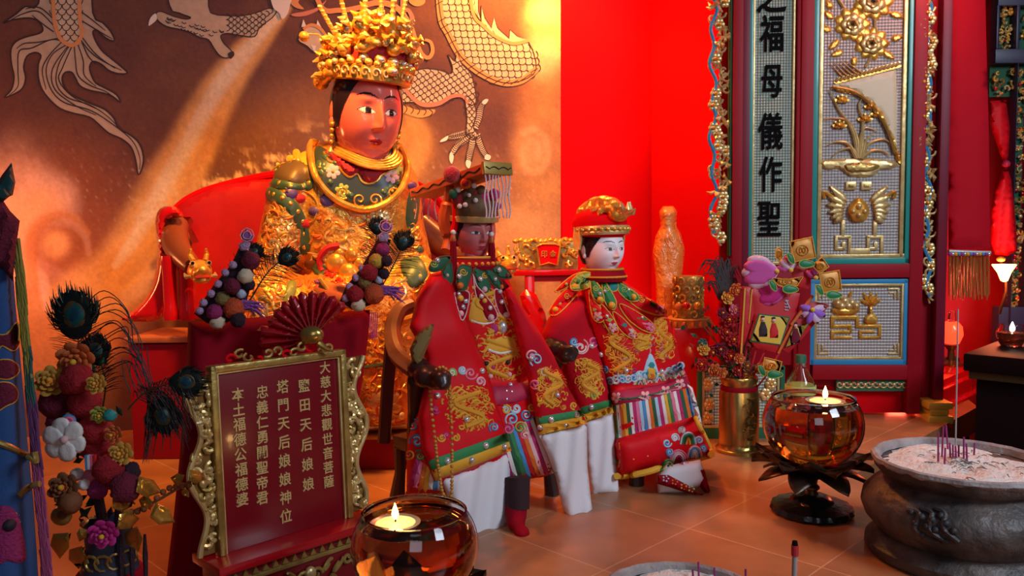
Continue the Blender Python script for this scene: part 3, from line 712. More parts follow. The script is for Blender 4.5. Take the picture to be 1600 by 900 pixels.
for x,y in ((1106,600),(1108,632),(1204,600),(1206,632),(1196,616),(1200,650),(1106,652)):
    g=MB()
    for k in range(6): 
        a=k*PI/3; g.add(ball(DBp(x+5*math.cos(a),y+6*math.sin(a),.004),(.009,.006,.010),8,6),'gold_pale')
    g.add(ball(DBp(x,y,.008),.006,8,6),'gold'); db.part('carved_blossom',g)
# ================================================================ sculpted heads
def head(o,rx,ry,rz,yaw,pitch=0,roll=0,skin=(.8,.5,.4),lip=(.5,.02,.02),brow=(.02,.01,.01),n=150,fea=1.0,eye=1.0,hairline=.55,taper=.22,side=.02,nk_=.17,ca=1.4,cb=.92):
    m=Matrix.Rotation(yaw,3,'Z')@Matrix.Rotation(pitch,3,'X')@Matrix.Rotation(roll,3,'Y')
    nr,ns=n,int(n*1.3); vs=[];cols=[];hair=[]
    g=lambda a,b,ca,cb,wa,wb: math.exp(-((a-ca)/wa)**2-((b-cb)/wb)**2)
    ss=lambda e0,e1,x: (lambda t:t*t*(3-2*t))(min(1,max(0,(x-e0)/(e1-e0))))
    for i in range(nr+1):
        la=-PI/2+PI*i/nr
        for k in range(ns):
            lo=2*PI*k/ns; X=math.sin(lo)*math.cos(la); Y=math.cos(lo)*math.cos(la); Z=math.sin(la)
            tp=1-taper*(max(0,-Z)**1.6); X2=X*tp; Y2=Y*(1-.12*max(0,-Z)**2) if Y>0 else Y*(1-.25*max(0,-Z))
            a,b=X2,Z; d=0; c=skin
            if Y>0.05:
                f=ss(.05,.45,Y)*fea
                nose=ss(.16,-.22,b)*ss(-.34,-.25,b)
                d+=f*(nk_*nose*math.exp(-(a/(.085+.07*max(0,-b-.02)))**2)+.055*(g(a,b,.115,-.255,.06,.055)+g(a,b,-.115,-.255,.06,.055))+.05*math.exp(-(a/.10)**2)*g(0,b,0,.05,1,.2))
                for s in (-1,1):
                    d+=f*(-.055*g(a,b,s*.34,.02,.19,.10)+.040*g(a,b,s*.34,.0,.15,.055)+.02*g(a,b,s*.34,.2,.22,.06)+.035*g(a,b,s*.45,-.28,.25,.22))
                d+=f*(.055*g(a,b,0,-.50,.20,.085)-.03*g(a,b,0,-.495,.2,.016)-.02*g(a,b,0,-.62,.18,.04)+.06*g(a,b,0,-.82,.26,.15))
                q=abs(a)/.20
                if q<1:
                    up=-.495+.058*(1-q**1.6)-.018*math.exp(-(a/.03)**2)+.02*q*q; dn=-.495-.070*(1-q*q)+.02*q*q
                    if dn<b<up: c=lip
                for s in (-1,1):
                    u=(a*s-.35)/(.165+.05*(eye-1)/.15)
                    if abs(u)<1.15:
                        top=.0+.052*eye*(1-u*u)+.012*u; bot=.0-.034*eye*(1-u*u)+.012*u
                        if abs(u)<1 and bot<b<top:
                            c=(.80,.76,.74)
                            if ((a-s*.35-.03)/(.074*eye))**2+((b-.006)/(.062*eye))**2<1: c=(.012,.008,.01)
                        elif abs(u)<1.12 and top<=b<top+.017: c=brow
                        elif abs(u)<1 and bot-.008<b<=bot: c=tuple(x*.45 for x in skin)
                    v=(a*s-.35)/.29
                    if abs(v)<1:
                        yb=.222+.062*(1-v*v)+.012*v; 
                        if abs(b-yb)<(.020 if eye>1 else .017)*(1-v*v*.8): c=brow
            p=V((X2*rx,-(Y2*ry+d*rz),Z*rz)); vs.append(V(o)+m@p); cols.append(c)
            fr=Y/math.sqrt(max(1e-6,X*X+Y*Y))
            hl=hairline+.10*(1-abs(X))-.05
            hair.append((Z>hl-ca*max(0,cb-fr)**1.2 and Z>-.30-.25*max(0,.2-fr)) or (fr<side and Z>-.55))
    fs=[];hf=[]
    for i in range(nr):
        for k in range(ns):
            l=(k+1)%ns; f=(i*ns+k,i*ns+l,(i+1)*ns+l,(i+1)*ns+k); fs.append(f)
            if all(hair[j] for j in f): hf.append(f)
    hv=[V(o)+(v-V(o))*1.045+(m@V((0,.004,0))) for v in vs]
    return (vs,fs),cols,(hv,hf),m
def hm(o,m):
    q=m.to_4x4(); q.translation=V(o); return q
def ears(o,m,rx,ry,rz,k=1):
    gs=[]
    for s in (-1,1):
        gs.append(ball(V(o)+m@V((s*rx*.98,ry*.05,-.05*rz)),(rx*.10*k,ry*.16*k,rz*.21*k),12,10,m))
        gs.append(ball(V(o)+m@V((s*rx*1.0,ry*.0,-.24*rz)),(rx*.09*k,ry*.10*k,rz*.11*k),10,8,m))
    return gs
def merge(*gs):
    a=MB()
    for g in gs: a.add(g,'white')
    return a.v,a.f
def scribble(B,poly,n,mats,r=.0022,L=(10,24),fall=None,seed=1,g=None,curl=.5):
    """short curling raised strokes scattered inside an outline (gold thread, carving)"""
    q=random.Random(seed); g=g or MB(); xs=[p[0] for p in poly]; ys=[p[1] for p in poly]
    for _ in range(n):
        for t in range(20):
            x,y=q.uniform(min(xs),max(xs)),q.uniform(min(ys),max(ys))
            if inside(poly,x,y): break
        else: continue
        a=q.uniform(0,6.28); l=q.uniform(*L); k=q.choice((-1,1))*q.uniform(.1,curl); pts=[(x,y)]
        for i in range(5): a+=k; x+=l/5*math.cos(a); y+=l/5*math.sin(a); pts.append((x,y)) if inside(poly,x,y) else None
        if len(pts)>2: g.add(taper(B,pts,r*q.uniform(.7,1.3),3,fall),q.choice(mats))
    return g
def dot(B,x,y,r,fall=None):
    p,n=hit(B,x,y,fall); 
    return ([],[]) if p is None else ball(p,r,8,6)
def split_balls(T,g,name,of,nv=72):
    fo={}
    for f,m in zip(g.f,g.m): fo.setdefault(f[0]//nv,[]).append((f,m))
    for k,L_ in fo.items():
        T.part(name,MB().add((g.v[k*nv:(k+1)*nv],[tuple(i-k*nv for i in f) for f,m in L_]),g.ms[L_[0][1]]),of=of)
def flower(B,x,y,r,g,m1,m2,n=5,pr=.0,fall=None):
    p,nn=hit(B,x,y,fall)
    if p is None: return
    k=depth(p)/FPX
    for i in range(n):
        a=2*PI*i/n+.3; g.add(patch(B,[(x+r*(.18*math.cos(a)+u*math.cos(a)-v*math.sin(a)),y+r*(.18*math.sin(a)+u*math.sin(a)+v*math.cos(a))) for u,v in ((0,0),(.35,-.33),(.8,-.25),(.9,0),(.8,.25),(.35,.33))],.003,3,fall,3,3),m1)
    g.add(ball(p+nn*.002,r*.22*k,8,6),m2)
def spiral(B,x,y,r,g,mat,tw=1,w=.0028,turns=1.6,a0=0,fall=None):
    n=22; pts=[(x+r*(1-.85*i/n)*math.cos(a0+tw*turns*2*PI*i/n),y+r*(1-.85*i/n)*math.sin(a0+tw*turns*2*PI*i/n)) for i in range(n+1)]
    g.add(line(B,pts,w,6,n=2,fall=fall),mat)
# ================================================================ throne and seated goddess
M('red_worn',(.50,.006,.008),.55,0,spec=.25,bump=(14,.3,.006),var=(8,(.40,.004,.01),.1))
th=Thing('throne','red lacquered throne with gilded dragon head arms behind the large goddess','throne',P(470,560,2.45))
zt=P(240,528,2.34).z
blk=Thing('throne_dais','red base block with an orange top ledge under the left side of the throne','plinth',V((P(240,528,2.34).x,2.34,0)))
a=P(196,528,2.34); b=P(425,528,2.34); bx=(a.x+b.x)/2
blk.part('block',mb(box((bx,2.46,zt/2-.01),(b.x-a.x,.24,zt-.02),None,.006),'red_wood')); M('orange_ledge',(.55,.17,.06),.5,var=(12,(.4,.1,.04)))
blk.part('ledge',mb(box((bx,2.46,zt-.008),(b.x-a.x+.02,.26,.016),None,.004),'orange_ledge'),label='worn orange top')
g=MB(); bk=[(262,338),(290,312),(340,291),(430,271),(520,264),(620,276),(680,310),(712,370),(712,450),(640,500),(400,500),(298,498),(292,430),(300,380),(290,350)]
g.add(puff(bk,lambda x,y:2.62+.0004*(x-460)-.00000*(y),.03,14,9,.8),'red_worn'); th.part('backrest',g)
th.part('top_rail',mb(tube([P(x,y,2.59) for x,y in sp([(262,340),(292,312),(340,292),(430,272),(520,265),(620,277),(682,310),(714,372)],6)],.012,8),'red_paint'))
def arm(pts,rs,mat,nm): th.part(nm,mb(tube([P(*p) for p in sp(pts,8)],[float(np.interp(i/(8*(len(pts)-1)),np.linspace(0,1,len(rs)),rs)) for i in range(8*(len(pts)-1)+1)],14),mat))
M('umber',(.20,.05,.02),.35,coat=.3)
arm([(276,352,2.50),(272,372,2.44),(282,396,2.38),(302,418,2.33)],[.036,.042,.036,.026],'umber','armrest')
arm([(655,350,2.56),(690,380,2.55),(735,402,2.53),(778,415,2.51)],[.04,.045,.04,.028],'umber','armrest')
g=MB(); g.add(puff([(250,326),(272,322),(288,338),(262,345),(258,380),(266,430),(262,470),(248,500),(190,500),(212,482),(236,450),(246,400),(242,350)],2.44,.04,10,5,.7,smooth=3),'red_lacquer'); th.part('side_panel',g,label='flared red side panel')
for x in (268,293): th.part('post',mb(lathe([(.022,0),(.024,.02),(.020,.04),(.020,.14),(.024,.17),(.024,.19)],P(x,500,2.38),18),'red_lacquer'))
th.part('seat',mb(box((P(575,500,2.56).x,2.62,zt-.03),(.44,.16,.06),None,.01),'red_lacquer'))
def dragon_head(o,yaw,k,name='dragon_head'):
    m=yawm(o,yaw)@Matrix.Scale(k,4); T=lambda q:xf(q,m)
    bs=[ball((0,0,0),(.030,.036,.030),14,10),ball((0,-.034,-.002),(.024,.026,.018),12,8),ball((0,-.030,-.020),(.022,.028,.010),12,8),ball((0,-.056,.006),(.014,.010,.011),10,8)]
    g=MB(); g.add(T(fuse(bs,.005,1)),'gold')
    for s in (-1,1):
        g.add(T(ball((s*.018,-.022,.020),.008,10,8)),'gold_pale'); g.add(T(ball((s*.019,-.029,.022),.004,8,6)),'ink'); g.add(T(tube([(s*.014,.0,.026),(s*.020,.014,.042),(s*.018,.006,.056)],[.007,.006,.003],8)),'gold')
        g.add(T(tube([(s*.024,-.03,-.010),(s*.034,-.02,-.012),(s*.036,.0,-.004)],[.004,.006,.002],6)),'gold_pale')
    g.add(T(box((0,-.045,-.0115),(.036,.03,.003))),'t_red'); return th.part(name,g)
dragon_head(P(312,424,2.30),.5,1.15); dragon_head(P(788,413,2.50),.5,1.0)
gs=Thing('goddess_statue','large seated goddess statue in gilded robes and tall gold crown','statue',V((P(560,670,2.25).x,2.3,.1)))
sd=lambda off:(lambda x,y:2.42+.0005*(x-560)+off)
torso=puff([(497,222),(455,248),(446,300),(452,360),(465,420),(490,470),(600,470),(640,410),(656,340),(653,285),(637,250),(612,224),(555,214)],sd(0),.17,60,8,.6)
arm1=puff([(470,245),(434,262),(418,295),(411,330),(402,370),(392,410),(395,445),(430,455),(466,425),(476,370),(486,320),(486,265)],sd(-.06),.11,34,8,.8)
arm2=puff([(625,245),(650,268),(658,300),(663,350),(676,405),(645,440),(618,390),(612,300)],sd(-.02),.09,26,8,.8)
sl1=puff([(380,432),(420,420),(470,428),(512,452),(540,486),(540,545),(368,545),(372,485)],sd(-.16),.12,50,8,.8)
sl2=puff([(600,430),(640,398),(672,402),(697,432),(692,474),(664,504),(612,514),(575,500)],sd(-.10),.11,40,8,.8)
lap=puff([(470,430),(560,420),(640,430),(660,500),(655,560),(648,620),(642,670),(500,672),(478,600),(470,520)],sd(-.14),.11,50,8,.8)
body=fuse([torso,arm1,arm2,sl1,sl2,lap],.010,3)
M('robe_gold',(.88,.46,.06),.36,.45,bump=(55,.9,.008),var=(16,(.70,.20,.02),.12))
gs.part('body',mb(body,'robe_gold'),smooth=80); GB=bvh(body)
# robe relief in gold, green, red and violet
g=MB()
for poly,n,s in (([(425,310),(470,330),(470,400),(440,440),(395,440),(400,380)],110,1),([(500,330),(600,330),(620,400),(560,480),(480,470),(470,400)],130,2),([(385,440),(470,435),(530,480),(520,530),(375,530)],120,3),([(600,440),(660,410),(690,440),(670,495),(600,505)],80,4),([(480,510),(645,510),(645,660),(560,665),(490,640)],230,5),([(635,300),(655,320),(660,400),(640,420)],40,6)):
    scribble(GB,poly,n,['gold','gold','gold_pale','gold','t_org'],.0045,(14,34),None,s,g,.9)
gs.part('gilt_relief',g)
g=MB()
for k in range(7):     # dragon scales on the upper sleeve
    for j in range(6):
        x=428+k*8+(j%2)*4; y=345+j*12
        if inside([(428,325),(468,340),(470,400),(440,425),(402,420),(408,370)],x,y): g.add(line(GB,[(x-5,y-3),(x-4,y+3),(x,y+6),(x+4,y+3),(x+5,y-3)],.0022,5),'gold_pale')
gs.part('scale_relief',g)
g=MB(); M('robe_green',(.07,.13,.06),.4,.2); M('robe_violet',(.12,.06,.20),.45)
g.add(patch(GB,[(420,292),(445,302),(468,322),(481,352),(484,392),(470,396),(466,362),(454,336),(436,320),(416,312)],.006,5,2.4,4,4),'robe_green')
for t in np.linspace(0,1,8): x,y=sp([(424,302),(450,315),(472,345),(477,390)],7)[int(t*20)]; g.add(dot(GB,x,y,.009,2.4),'gold')
gs.part('enamel_band',g); g=MB(); M('robe_olive',(.17,.10,.03),.45,.2)
g.add(patch(GB,[(432,262),(454,250),(484,258),(488,280),(470,288),(448,284),(428,280)],.005,5,2.4,4,4),'robe_olive'); gs.part('enamel_band',g,label='olive shoulder yoke'); g=MB()
g.add(patch(GB,[(428,279),(448,283),(470,287),(488,279),(488,294),(470,299),(448,296),(423,292)],.007,5,2.4,4,4),'robe_green')
for x,y in ((438,287),(454,291),(472,292),(484,287)): g.add(dot(GB,x,y,.009,2.4),'gold')
gs.part('enamel_band',g); g=MB()
g.add(patch(GB,[(640,300),(655,300),(652,345),(640,360),(634,340)],.005,5,2.4,4,3),'robe_green')
for x,y in ((646,312),(646,330)): g.add(dot(GB,x,y,.008,2.4),'t_org')
gs.part('enamel_band',g); g=MB()
g.add(patch(GB,[(450,440),(464,444),(456,478),(444,508),(431,506),(441,476)],.006,4,2.3,4,3),'band_olive' if M('band_olive',(.22,.24,.04),.45) else '')
for x,y in ((456,450),(451,468),(445,486),(438,502)): g.add(dot(GB,x,y,.007,2.3),'t_yel')
gs.part('enamel_band',g); g=MB()
g.add(patch(GB,[(625,410),(652,400),(668,425),(660,445),(640,448)],.006,5,2.3,4,3),'robe_green'); g.add(dot(GB,656,432,.008,2.3),'t_yel')
gs.part('enamel_band',g); g=MB()
for x,y,r_,m_ in ((455,302,10,'robe_violet'),(512,312,12,'robe_violet'),(470,310,8,'t_red'),(490,330,8,'robe_violet'),(476,350,9,'t_red'),(500,420,12,'robe_green'),(486,412,10,'t_brn'),(644,290,7,'robe_violet'),(655,390,7,'robe_green')):
    g.add(patch(GB,[(x+r_*math.cos(a),y+r_*.9*math.sin(a)) for a in np.linspace(0,2*PI,9)[:-1]],.007,4,2.4,4,2),m_); spiral(GB,x,y,r_*.8,g,'gold_pale',1,.002,1.2,0,2.4)
gs.part('enamel_spot',g,label='violet and red enamelled swirls')
g=MB(); M('collar_dark',(.035,.05,.035),.4)
g.add(patch(GB,[(498,228),(492,250),(500,283),(522,307),(550,321),(575,324),(598,317),(616,299),(627,272),(622,248),(612,230),(580,262),(545,258)],.008,5,2.35,5,4),'collar_dark'); CB=bvh(body,(g.v,g.f))
for x,y,m_ in ((520,268,'t_lpnk'),(612,275,'t_lpnk'),(500,262,'robe_green'),(618,262,'t_lgrn'),(535,298,'t_lgrn'),(612,298,'robe_green')): flower(CB,x,y,11,g,m_,'t_yel',6,0,2.35)
for x,y in ((508,245),(516,285),(548,305),(600,300),(622,285),(524,254)): g.add(patch(CB,[(x-5,y),(x-1,y-5),(x+5,y-2),(x+2,y+5)],.006,3,2.35,3,3),'robe_green')
for x,y,tw in ((536,300,1),(614,302,-1),(562,312,1),(586,312,-1)): spiral(CB,x,y,11,g,'gold',tw,.0028,1.3,1,2.3)
g.add(patch(CB,[(508,236),(520,252),(534,264),(546,275),(560,270),(572,284),(584,284),(596,272),(606,264),(612,248),(600,250),(578,266),(545,256)],.011,4,2.34,4,3),'crimson')
g.add(line(CB,[(506,238),(514,252),(528,255),(534,268),(546,277),(558,272),(566,284),(578,287),(590,282),(596,274),(607,268),(612,254)],.0035,6,fall=2.33),'gold')
g.add(line(CB,[(426,312),(452,298),(480,300),(496,318),(490,345),(470,350)],.003,6,fall=2.33),'gold'); g.add(line(CB,[(424,266),(445,255),(470,262),(486,290),(465,298),(440,292),(424,290)],.003,6,fall=2.33),'gold')
gs.part('cloud_collar',g,label='dark enamel collar with flowers and crimson scallops')
g=MB(); ring=[(494,218),(487,240),(492,270),(508,298),(532,317),(560,327),(582,326),(604,316),(622,296),(633,268),(628,246),(614,226)]
g.add(line(GB,ring,.0095,10,fall=2.36,lift=.012),'gold'); gs.part('collar_rim',g)
g=MB(); nc=P(571,245,2.33); yw=math.radians(31)
for k in range(4):
    g.add(tube([nc+V((math.cos(t)*math.cos(yw)*(.084+.006*k)+math.sin(t)*math.sin(yw)*(.088+.007*k),math.cos(t)*math.sin(yw)*(.084+.006*k)-math.sin(t)*math.cos(yw)*(.088+.007*k),.030-.007*k-.050*max(0,math.sin(t))**1.5)) for t in np.linspace(-.5,PI+.5,40)],.0052,8),'gold')
for k in range(0): g.add(line(GB,[(503-k*2,218+k*6),(524-k*2,246+k*6),(552,268+k*4),(578,272+k*4),(602,258+k*4),(614+k,236+k*4)],.0065,8,fall=2.36,lift=.010-.002*k),'gold')
gs.part('neck_band',g)
g=MB()
for x,y,r_ in ((572,292,12),(588,335,11),(575,338,8),(600,338,8),(545,296,8)): flower(GB,x,y,r_,g,'gold_pale','gold',6,0,2.3)
for x,y,tw in ((562,320,1),(590,320,-1)): spiral(GB,x,y,12,g,'gold',tw,.004,1.2,1,2.3)
flower(GB,466,252,18,g,'t_yel','gold',6,0,2.38); flower(GB,438,262,9,g,'t_lgrn','gold',5,0,2.38)
gs.part('pendant',g)
# dragon roundel on the chest, belt of the robe hem
g=MB()
for x,y,r_ in ((525,412,.030),(545,428,.030),(548,398,.020),(560,412,.018),(530,396,.016)): 
    p,n=hit(GB,x,y,2.3); g.add(ball(p,(r_,r_*.6,r_),14,10),'gold')
g.add(line(GB,[(505,425),(500,405),(512,388),(530,384)],.010,8,fall=2.3),'t_red'); g.add(line(GB,[(530,386),(545,392),(560,402),(585,395),(590,382)],.005,8,fall=2.3),'gold_pale')
for x,y in ((505,425),(515,432),(530,440),(520,445),(540,448)): g.add(line(GB,[(x-5,y),(x,y-4),(x+4,y+2),(x+8,y-3)],.005,6,fall=2.3),'t_red')
gs.part('dragon_boss',g,label='round gilded dragon boss on the chest')
g=MB(); g.add(line(GB,[(480,560),(530,575),(580,572),(640,560)],.006,6,fall=2.25),'robe_green'); g.add(line(GB,[(490,668),(560,668),(640,664)],.010,8,fall=2.2),'gold')
for x in range(500,645,14): g.add(dot(GB,x,652+4*math.sin(x),.012,2.2),'gold_pale')
flower(GB,600,632,26,g,'gold_pale','gold',7,0,2.2); flower(GB,540,632,24,g,'gold_pale','gold',7,0,2.2)
gs.part('hem',g)
g=MB(); M('statue_hand',(.66,.16,.05),.25,coat=.4)
hb=[tube([P(*p) for p in ((500,452,2.12),(520,462,2.10),(545,468,2.09))],[.030,.032,.024],12)]
for k in range(4): hb.append(tube([P(540,458+k*6,2.09),P(560+k,460+k*6,2.085),P(574-k*2,468+k*6,2.09)],[.011,.010,.007],8))
hb.append(tube([P(518,452,2.09),P(534,446,2.075),P(546,450,2.07)],[.011,.010,.007],8))
gs.part('hand',mb(fuse(hb,.005,2),'statue_hand'),smooth=80)
g=MB(); g.add(puff([(490,438),(504,434),(514,452),(520,480),(518,500),(508,492),(504,465)],2.11,.02,6,5,.8),'t_pur'); g.add(tube([P(*p) for p in ((500,436,2.085),(512,452,2.08),(519,476,2.08),(518,498,2.08))],.006,8),'gold'); gs.part('cuff',g,label='violet cuff lining edged in gold')
g=MB(); g.add(tube([P(*p) for p in sp([(600,500,2.2),(640,498,2.17),(665,480,2.17),(680,450,2.19),(676,425,2.22)],6)],.012,8),'gold'); gs.part('sleeve_hem',g)
# head
HO=P(573,175,2.29); HR=(.099,.103,.165); 
M('face_paint',(.8,.4,.3),.16,vcol=True,coat=.5)
hg,hc,hh,hm_=head(HO,*HR,math.radians(31),math.radians(8),math.radians(3),skin=(.84,.17,.12),lip=(.50,.004,.01),n=230,eye=1.15,taper=.13,side=.05,hairline=.62,ca=1.6,cb=.95)
eg=ears(HO,hm_,*HR); nk=lathe([(.075,-.25),(.066,-.2),(.062,-.08),(.060,0)],m=hm(HO,hm_),seg=24)
allg=merge(hg,*eg,nk); gs.part('head',mb(allg,'face_paint'),smooth=80,cols=np.array(list(hc)+[(.84,.17,.12)]*(len(allg[0])-len(hc)),np.float32))
M('hair',(.018,.008,.012),.25,coat=.4); gs.part('hair',mb(hh,'hair'),smooth=80)
H4=hm(HO,hm_); hx=lambda g:xf(g,H4)
for s in (-1,1):
    g=MB(); 
    for k in range(4): g.add(hx(ball((s*.100,-.005,-.045-k*.016),.008-.0008*k,10,8)),'gold')
    g.add(hx(lathe([(.002,0),(.010,-.012),(.006,-.03),(.001,-.035)],m=Matrix.Translation((s*.1,-.005,-.108)),seg=10)),'gold_pale'); gs.part('earring',g)
HC=H4@Matrix.Translation((0,0,.10))@Matrix.Diagonal((1,1,.80,1))@Matrix.Translation((0,0,-.10)); hc_=lambda g:xf(g,HC)
# crown: band, red drum, jewels, gilded dragons, standing sprays
cw=lambda a,r,z,e=1.0:V((r*1.02*math.sin(a),-r*1.08*math.cos(a)*e,z))
g=MB(); n=48; prof=[(.106,.078),(.116,.082),(.117,.118),(.110,.122),(.104,.118),(.100,.084)]
g.add(hx(lathe(prof,seg=n,m=Matrix.Diagonal((1,1.07,1,1)))),'gold')
for k in range(26):
    a=2*PI*k/26; p=[cw(a+.10*math.cos(t)*(1-t/9),.118,.100+.014*math.sin(t)*(1-t/9)) for t in np.linspace(0,7,14)]; g.add(hx(tube(p,.0028,5)),'gold_pale')
for k in range(30): a=2*PI*k/30; g.add(hx(ball(cw(a,.114,.122+.006*abs(math.sin(k*1.5))),(.012,.008,.010),8,6)),'gold')
cr=gs.part('crown',g); 
gs.part('drum',mb(hc_(lathe([(.085,.10),(.100,.11),(.106,.15),(.104,.20),(.08,.225),(.0005,.23)],seg=40,m=Matrix.Diagonal((1,1.07,1,1)))),'crimson'),of=cr,label='dark red crown drum')
for k,(a,r_) in enumerate(((-.9,.009),(-.55,.013),(-.15,.014),(.2,.014),(.5,.011),(.8,.009),(-1.3,.011),(1.2,.010))):
    g=MB(); g.add(hc_(ball(cw(a,.106,.146),(r_*1.25,r_*.8,r_*1.25),12,8)),'gold'); g.add(hc_(ball(cw(a,.114,.146),r_*.8,12,8)),'gem'); gs.part('jewel',g,of=cr)
g=MB(); g.add(hc_(ball(cw(.12,.120,.112),.016,12,10)),'gold_pale'); g.add(hc_(ball(cw(.12,.130,.113),.010,12,8)),'gem'); gs.part('jewel',g,of=cr)
def gilt_cluster(a,r,z,k,seed,lean=0):
    """a cast gilt dragon or phoenix: lumpy body, curled crest, leaf plumes"""
    q=random.Random(seed); bs=[]; g=MB()
    for i in range(7):
        t=i/6; o=cw(a+.20*k*math.sin(t*5+seed),r+.008*math.cos(t*6),z-.032*k+.066*k*t); bs.append(ball(o,(.016*k*(1-.3*t),.014*k,.017*k),10,8))
    g.add(hc_(fuse(bs,.006,0)),'gold')
    for i in range(9):
        o=cw(a+q.uniform(-.24,.24)*k,r+.008,z+q.uniform(-.03,.04)*k); t=q.uniform(.3,2.8)
        g.add(hc_(tube([o,o+V((.014*k*math.cos(t),-.012,.014*k*math.sin(t))),o+V((.022*k*math.cos(t+.5),-.006,.026*k*math.sin(t+.4)))],[.004*k,.0085*k,.0015*k],7)),q.choice(['gold','gold_pale','gold']))
    for i in range(6):
        o=cw(a+q.uniform(-.2,.2)*k,r+.012,z+q.uniform(-.03,.035)*k); g.add(hc_(ball(o,(.008*k,.007*k,.008*k),8,6)),'gold_pale')
    return g
for i,(a,r_,z,k) in enumerate(((-1.45,.108,.160,1.35),(-.85,.108,.210,1.25),(-.32,.106,.222,1.3),(.22,.106,.228,1.35),(.68,.108,.208,1.1),(1.15,.110,.190,1.15),(-2.2,.105,.14,1.5),(-2.9,.105,.18,1.4),(2.2,.105,.19,1.3),(-1.75,.120,.105,1.5),(.0,.075,.255,1.3),(-.7,.08,.25,1.2),(-1.2,.10,.20,1.2))):
    gs.part('gilt_dragon',gilt_cluster(a,r_,z,k,i+3),of=cr)
for i,(a,z0,z1,ln) in enumerate(((-1.5,.20,.30,-.06),(-1.05,.22,.345,-.035),(-.6,.22,.345,-.005),(-.1,.24,.365,-.015),(.15,.24,.38,0),(.45,.24,.355,.010),(.9,.21,.30,.015),(1.2,.20,.295,.01))):
    b_=cw(a,.095,z0); t_=b_+V((ln,0,z1-z0)); g=MB(); g.add(hc_(tube([b_,t_],[.007,.006],8)),'gold'); L_=(t_-b_).length
    for j in range(9): g.add(hc_(ball(b_+(t_-b_)*(j/8),.0085 if i==4 else .0072,8,6)),'gold_pale')
    gs.part('spray',g,of=cr)
g=MB(); g.add(hx(tube([cw(-1.5,.11,.16),cw(-1.6,.15,.19),cw(-1.6,.185,.185)],.002,6)),'gold'); g.add(hx(ball(cw(-1.6,.187,.178),.014,14,10)),'gold'); gs.part('pearl_pin',g,of=cr)
g=MB(); g.add(hx(tube([cw(1.3,.11,.14),cw(1.4,.135,.16),cw(1.4,.14,.17)],.002,6)),'gold'); g.add(hx(ball(cw(1.4,.138,.165),.011,14,10)),'gold_pale'); gs.part('pearl_pin',g,of=cr)
pb=Thing('statue_plinth','low red plinth under the goddess robe hem','plinth',V((P(560,670,2.3).x,2.45,0)))
pb.part('block',mb(box((P(572,670,2.3).x,2.46,.045),(.42,.50,.09),None,.006),'red_wood')); pb.part('moulding',mb(box((P(572,670,2.3).x,2.46,.093),(.43,.52,.012),None,.004),'gold_dull'))
# ================================================================ clothed deity figures
def gem(B,x,y,r,g,fall=None,mat='gem'):
    p,n=hit(B,x,y,fall)
    if p is not None: g.add(ball(p+n*r*.3,(r,r,r),10,8),mat)
def sleeve(T,poly,dep,th,mat,step=6,rn=None,fold=None,back=.5):
    gm=puff(poly,dep,th,rn,step,back,fold); o=T.part('sleeve',mb(gm,mat),smooth=80); return gm,o
def band(B,a,b,c,d,fall=None,n=8,bow=0):
    """strip between line a-b and line d-c"""
    up=[(a[0]+(b[0]-a[0])*t,a[1]+(b[1]-a[1])*t+bow*math.sin(PI*t)) for t in np.linspace(0,1,n)]
    dn=[(d[0]+(c[0]-d[0])*t,d[1]+(c[1]-d[1])*t+bow*math.sin(PI*t)) for t in np.linspace(0,1,n)]
    return up+dn[::-1]
def dragon_thread(B,poly,g,seed,n=90,fall=None):
    """gold embroidered dragon: sinuous scaled coil, flame mane, stitched filling"""
    q=random.Random(seed); xs=[p[0] for p in poly]; ys=[p[1] for p in poly]; x0,x1,y0,y1=min(xs),max(xs),min(ys),max(ys)
    cx,cy=(x0+x1)/2,(y0+y1)/2
    pts=[]
    for i in range(13):
        t=i/12; pts.append((cx+(x1-x0)*.28*math.sin(t*8+seed)*(1-.2*t),y0+(y1-y0)*(.12+.76*t)))
    pts=[p for p in pts if inside(poly,*p)]
    if len(pts)>3:
        g.add(line(B,pts,.0055,7,fall=fall,n=5),'t_gold')
        qq=sp(pts,5)
        for i in range(0,len(qq)-1,2):
            x,y=qq[i]; dx,dy=qq[i+1][0]-x,qq[i+1][1]-y; l=math.hypot(dx,dy)+1e-6
            for s in (-1,1): g.add(taper(B,[(x,y),(x-s*dy/l*5,y+s*dx/l*5),(x-s*dy/l*9+dx/l*4,y+s*dx/l*9+dy/l*4)],.0018,2,fall,4),q.choice(['t_yel','t_gold','t_org']))
    scribble(B,poly,n,['t_gold','t_yel','t_gold','t_org','t_yel'],.0022,(7,18),fall,seed,g,1.0)
ALLP=[]
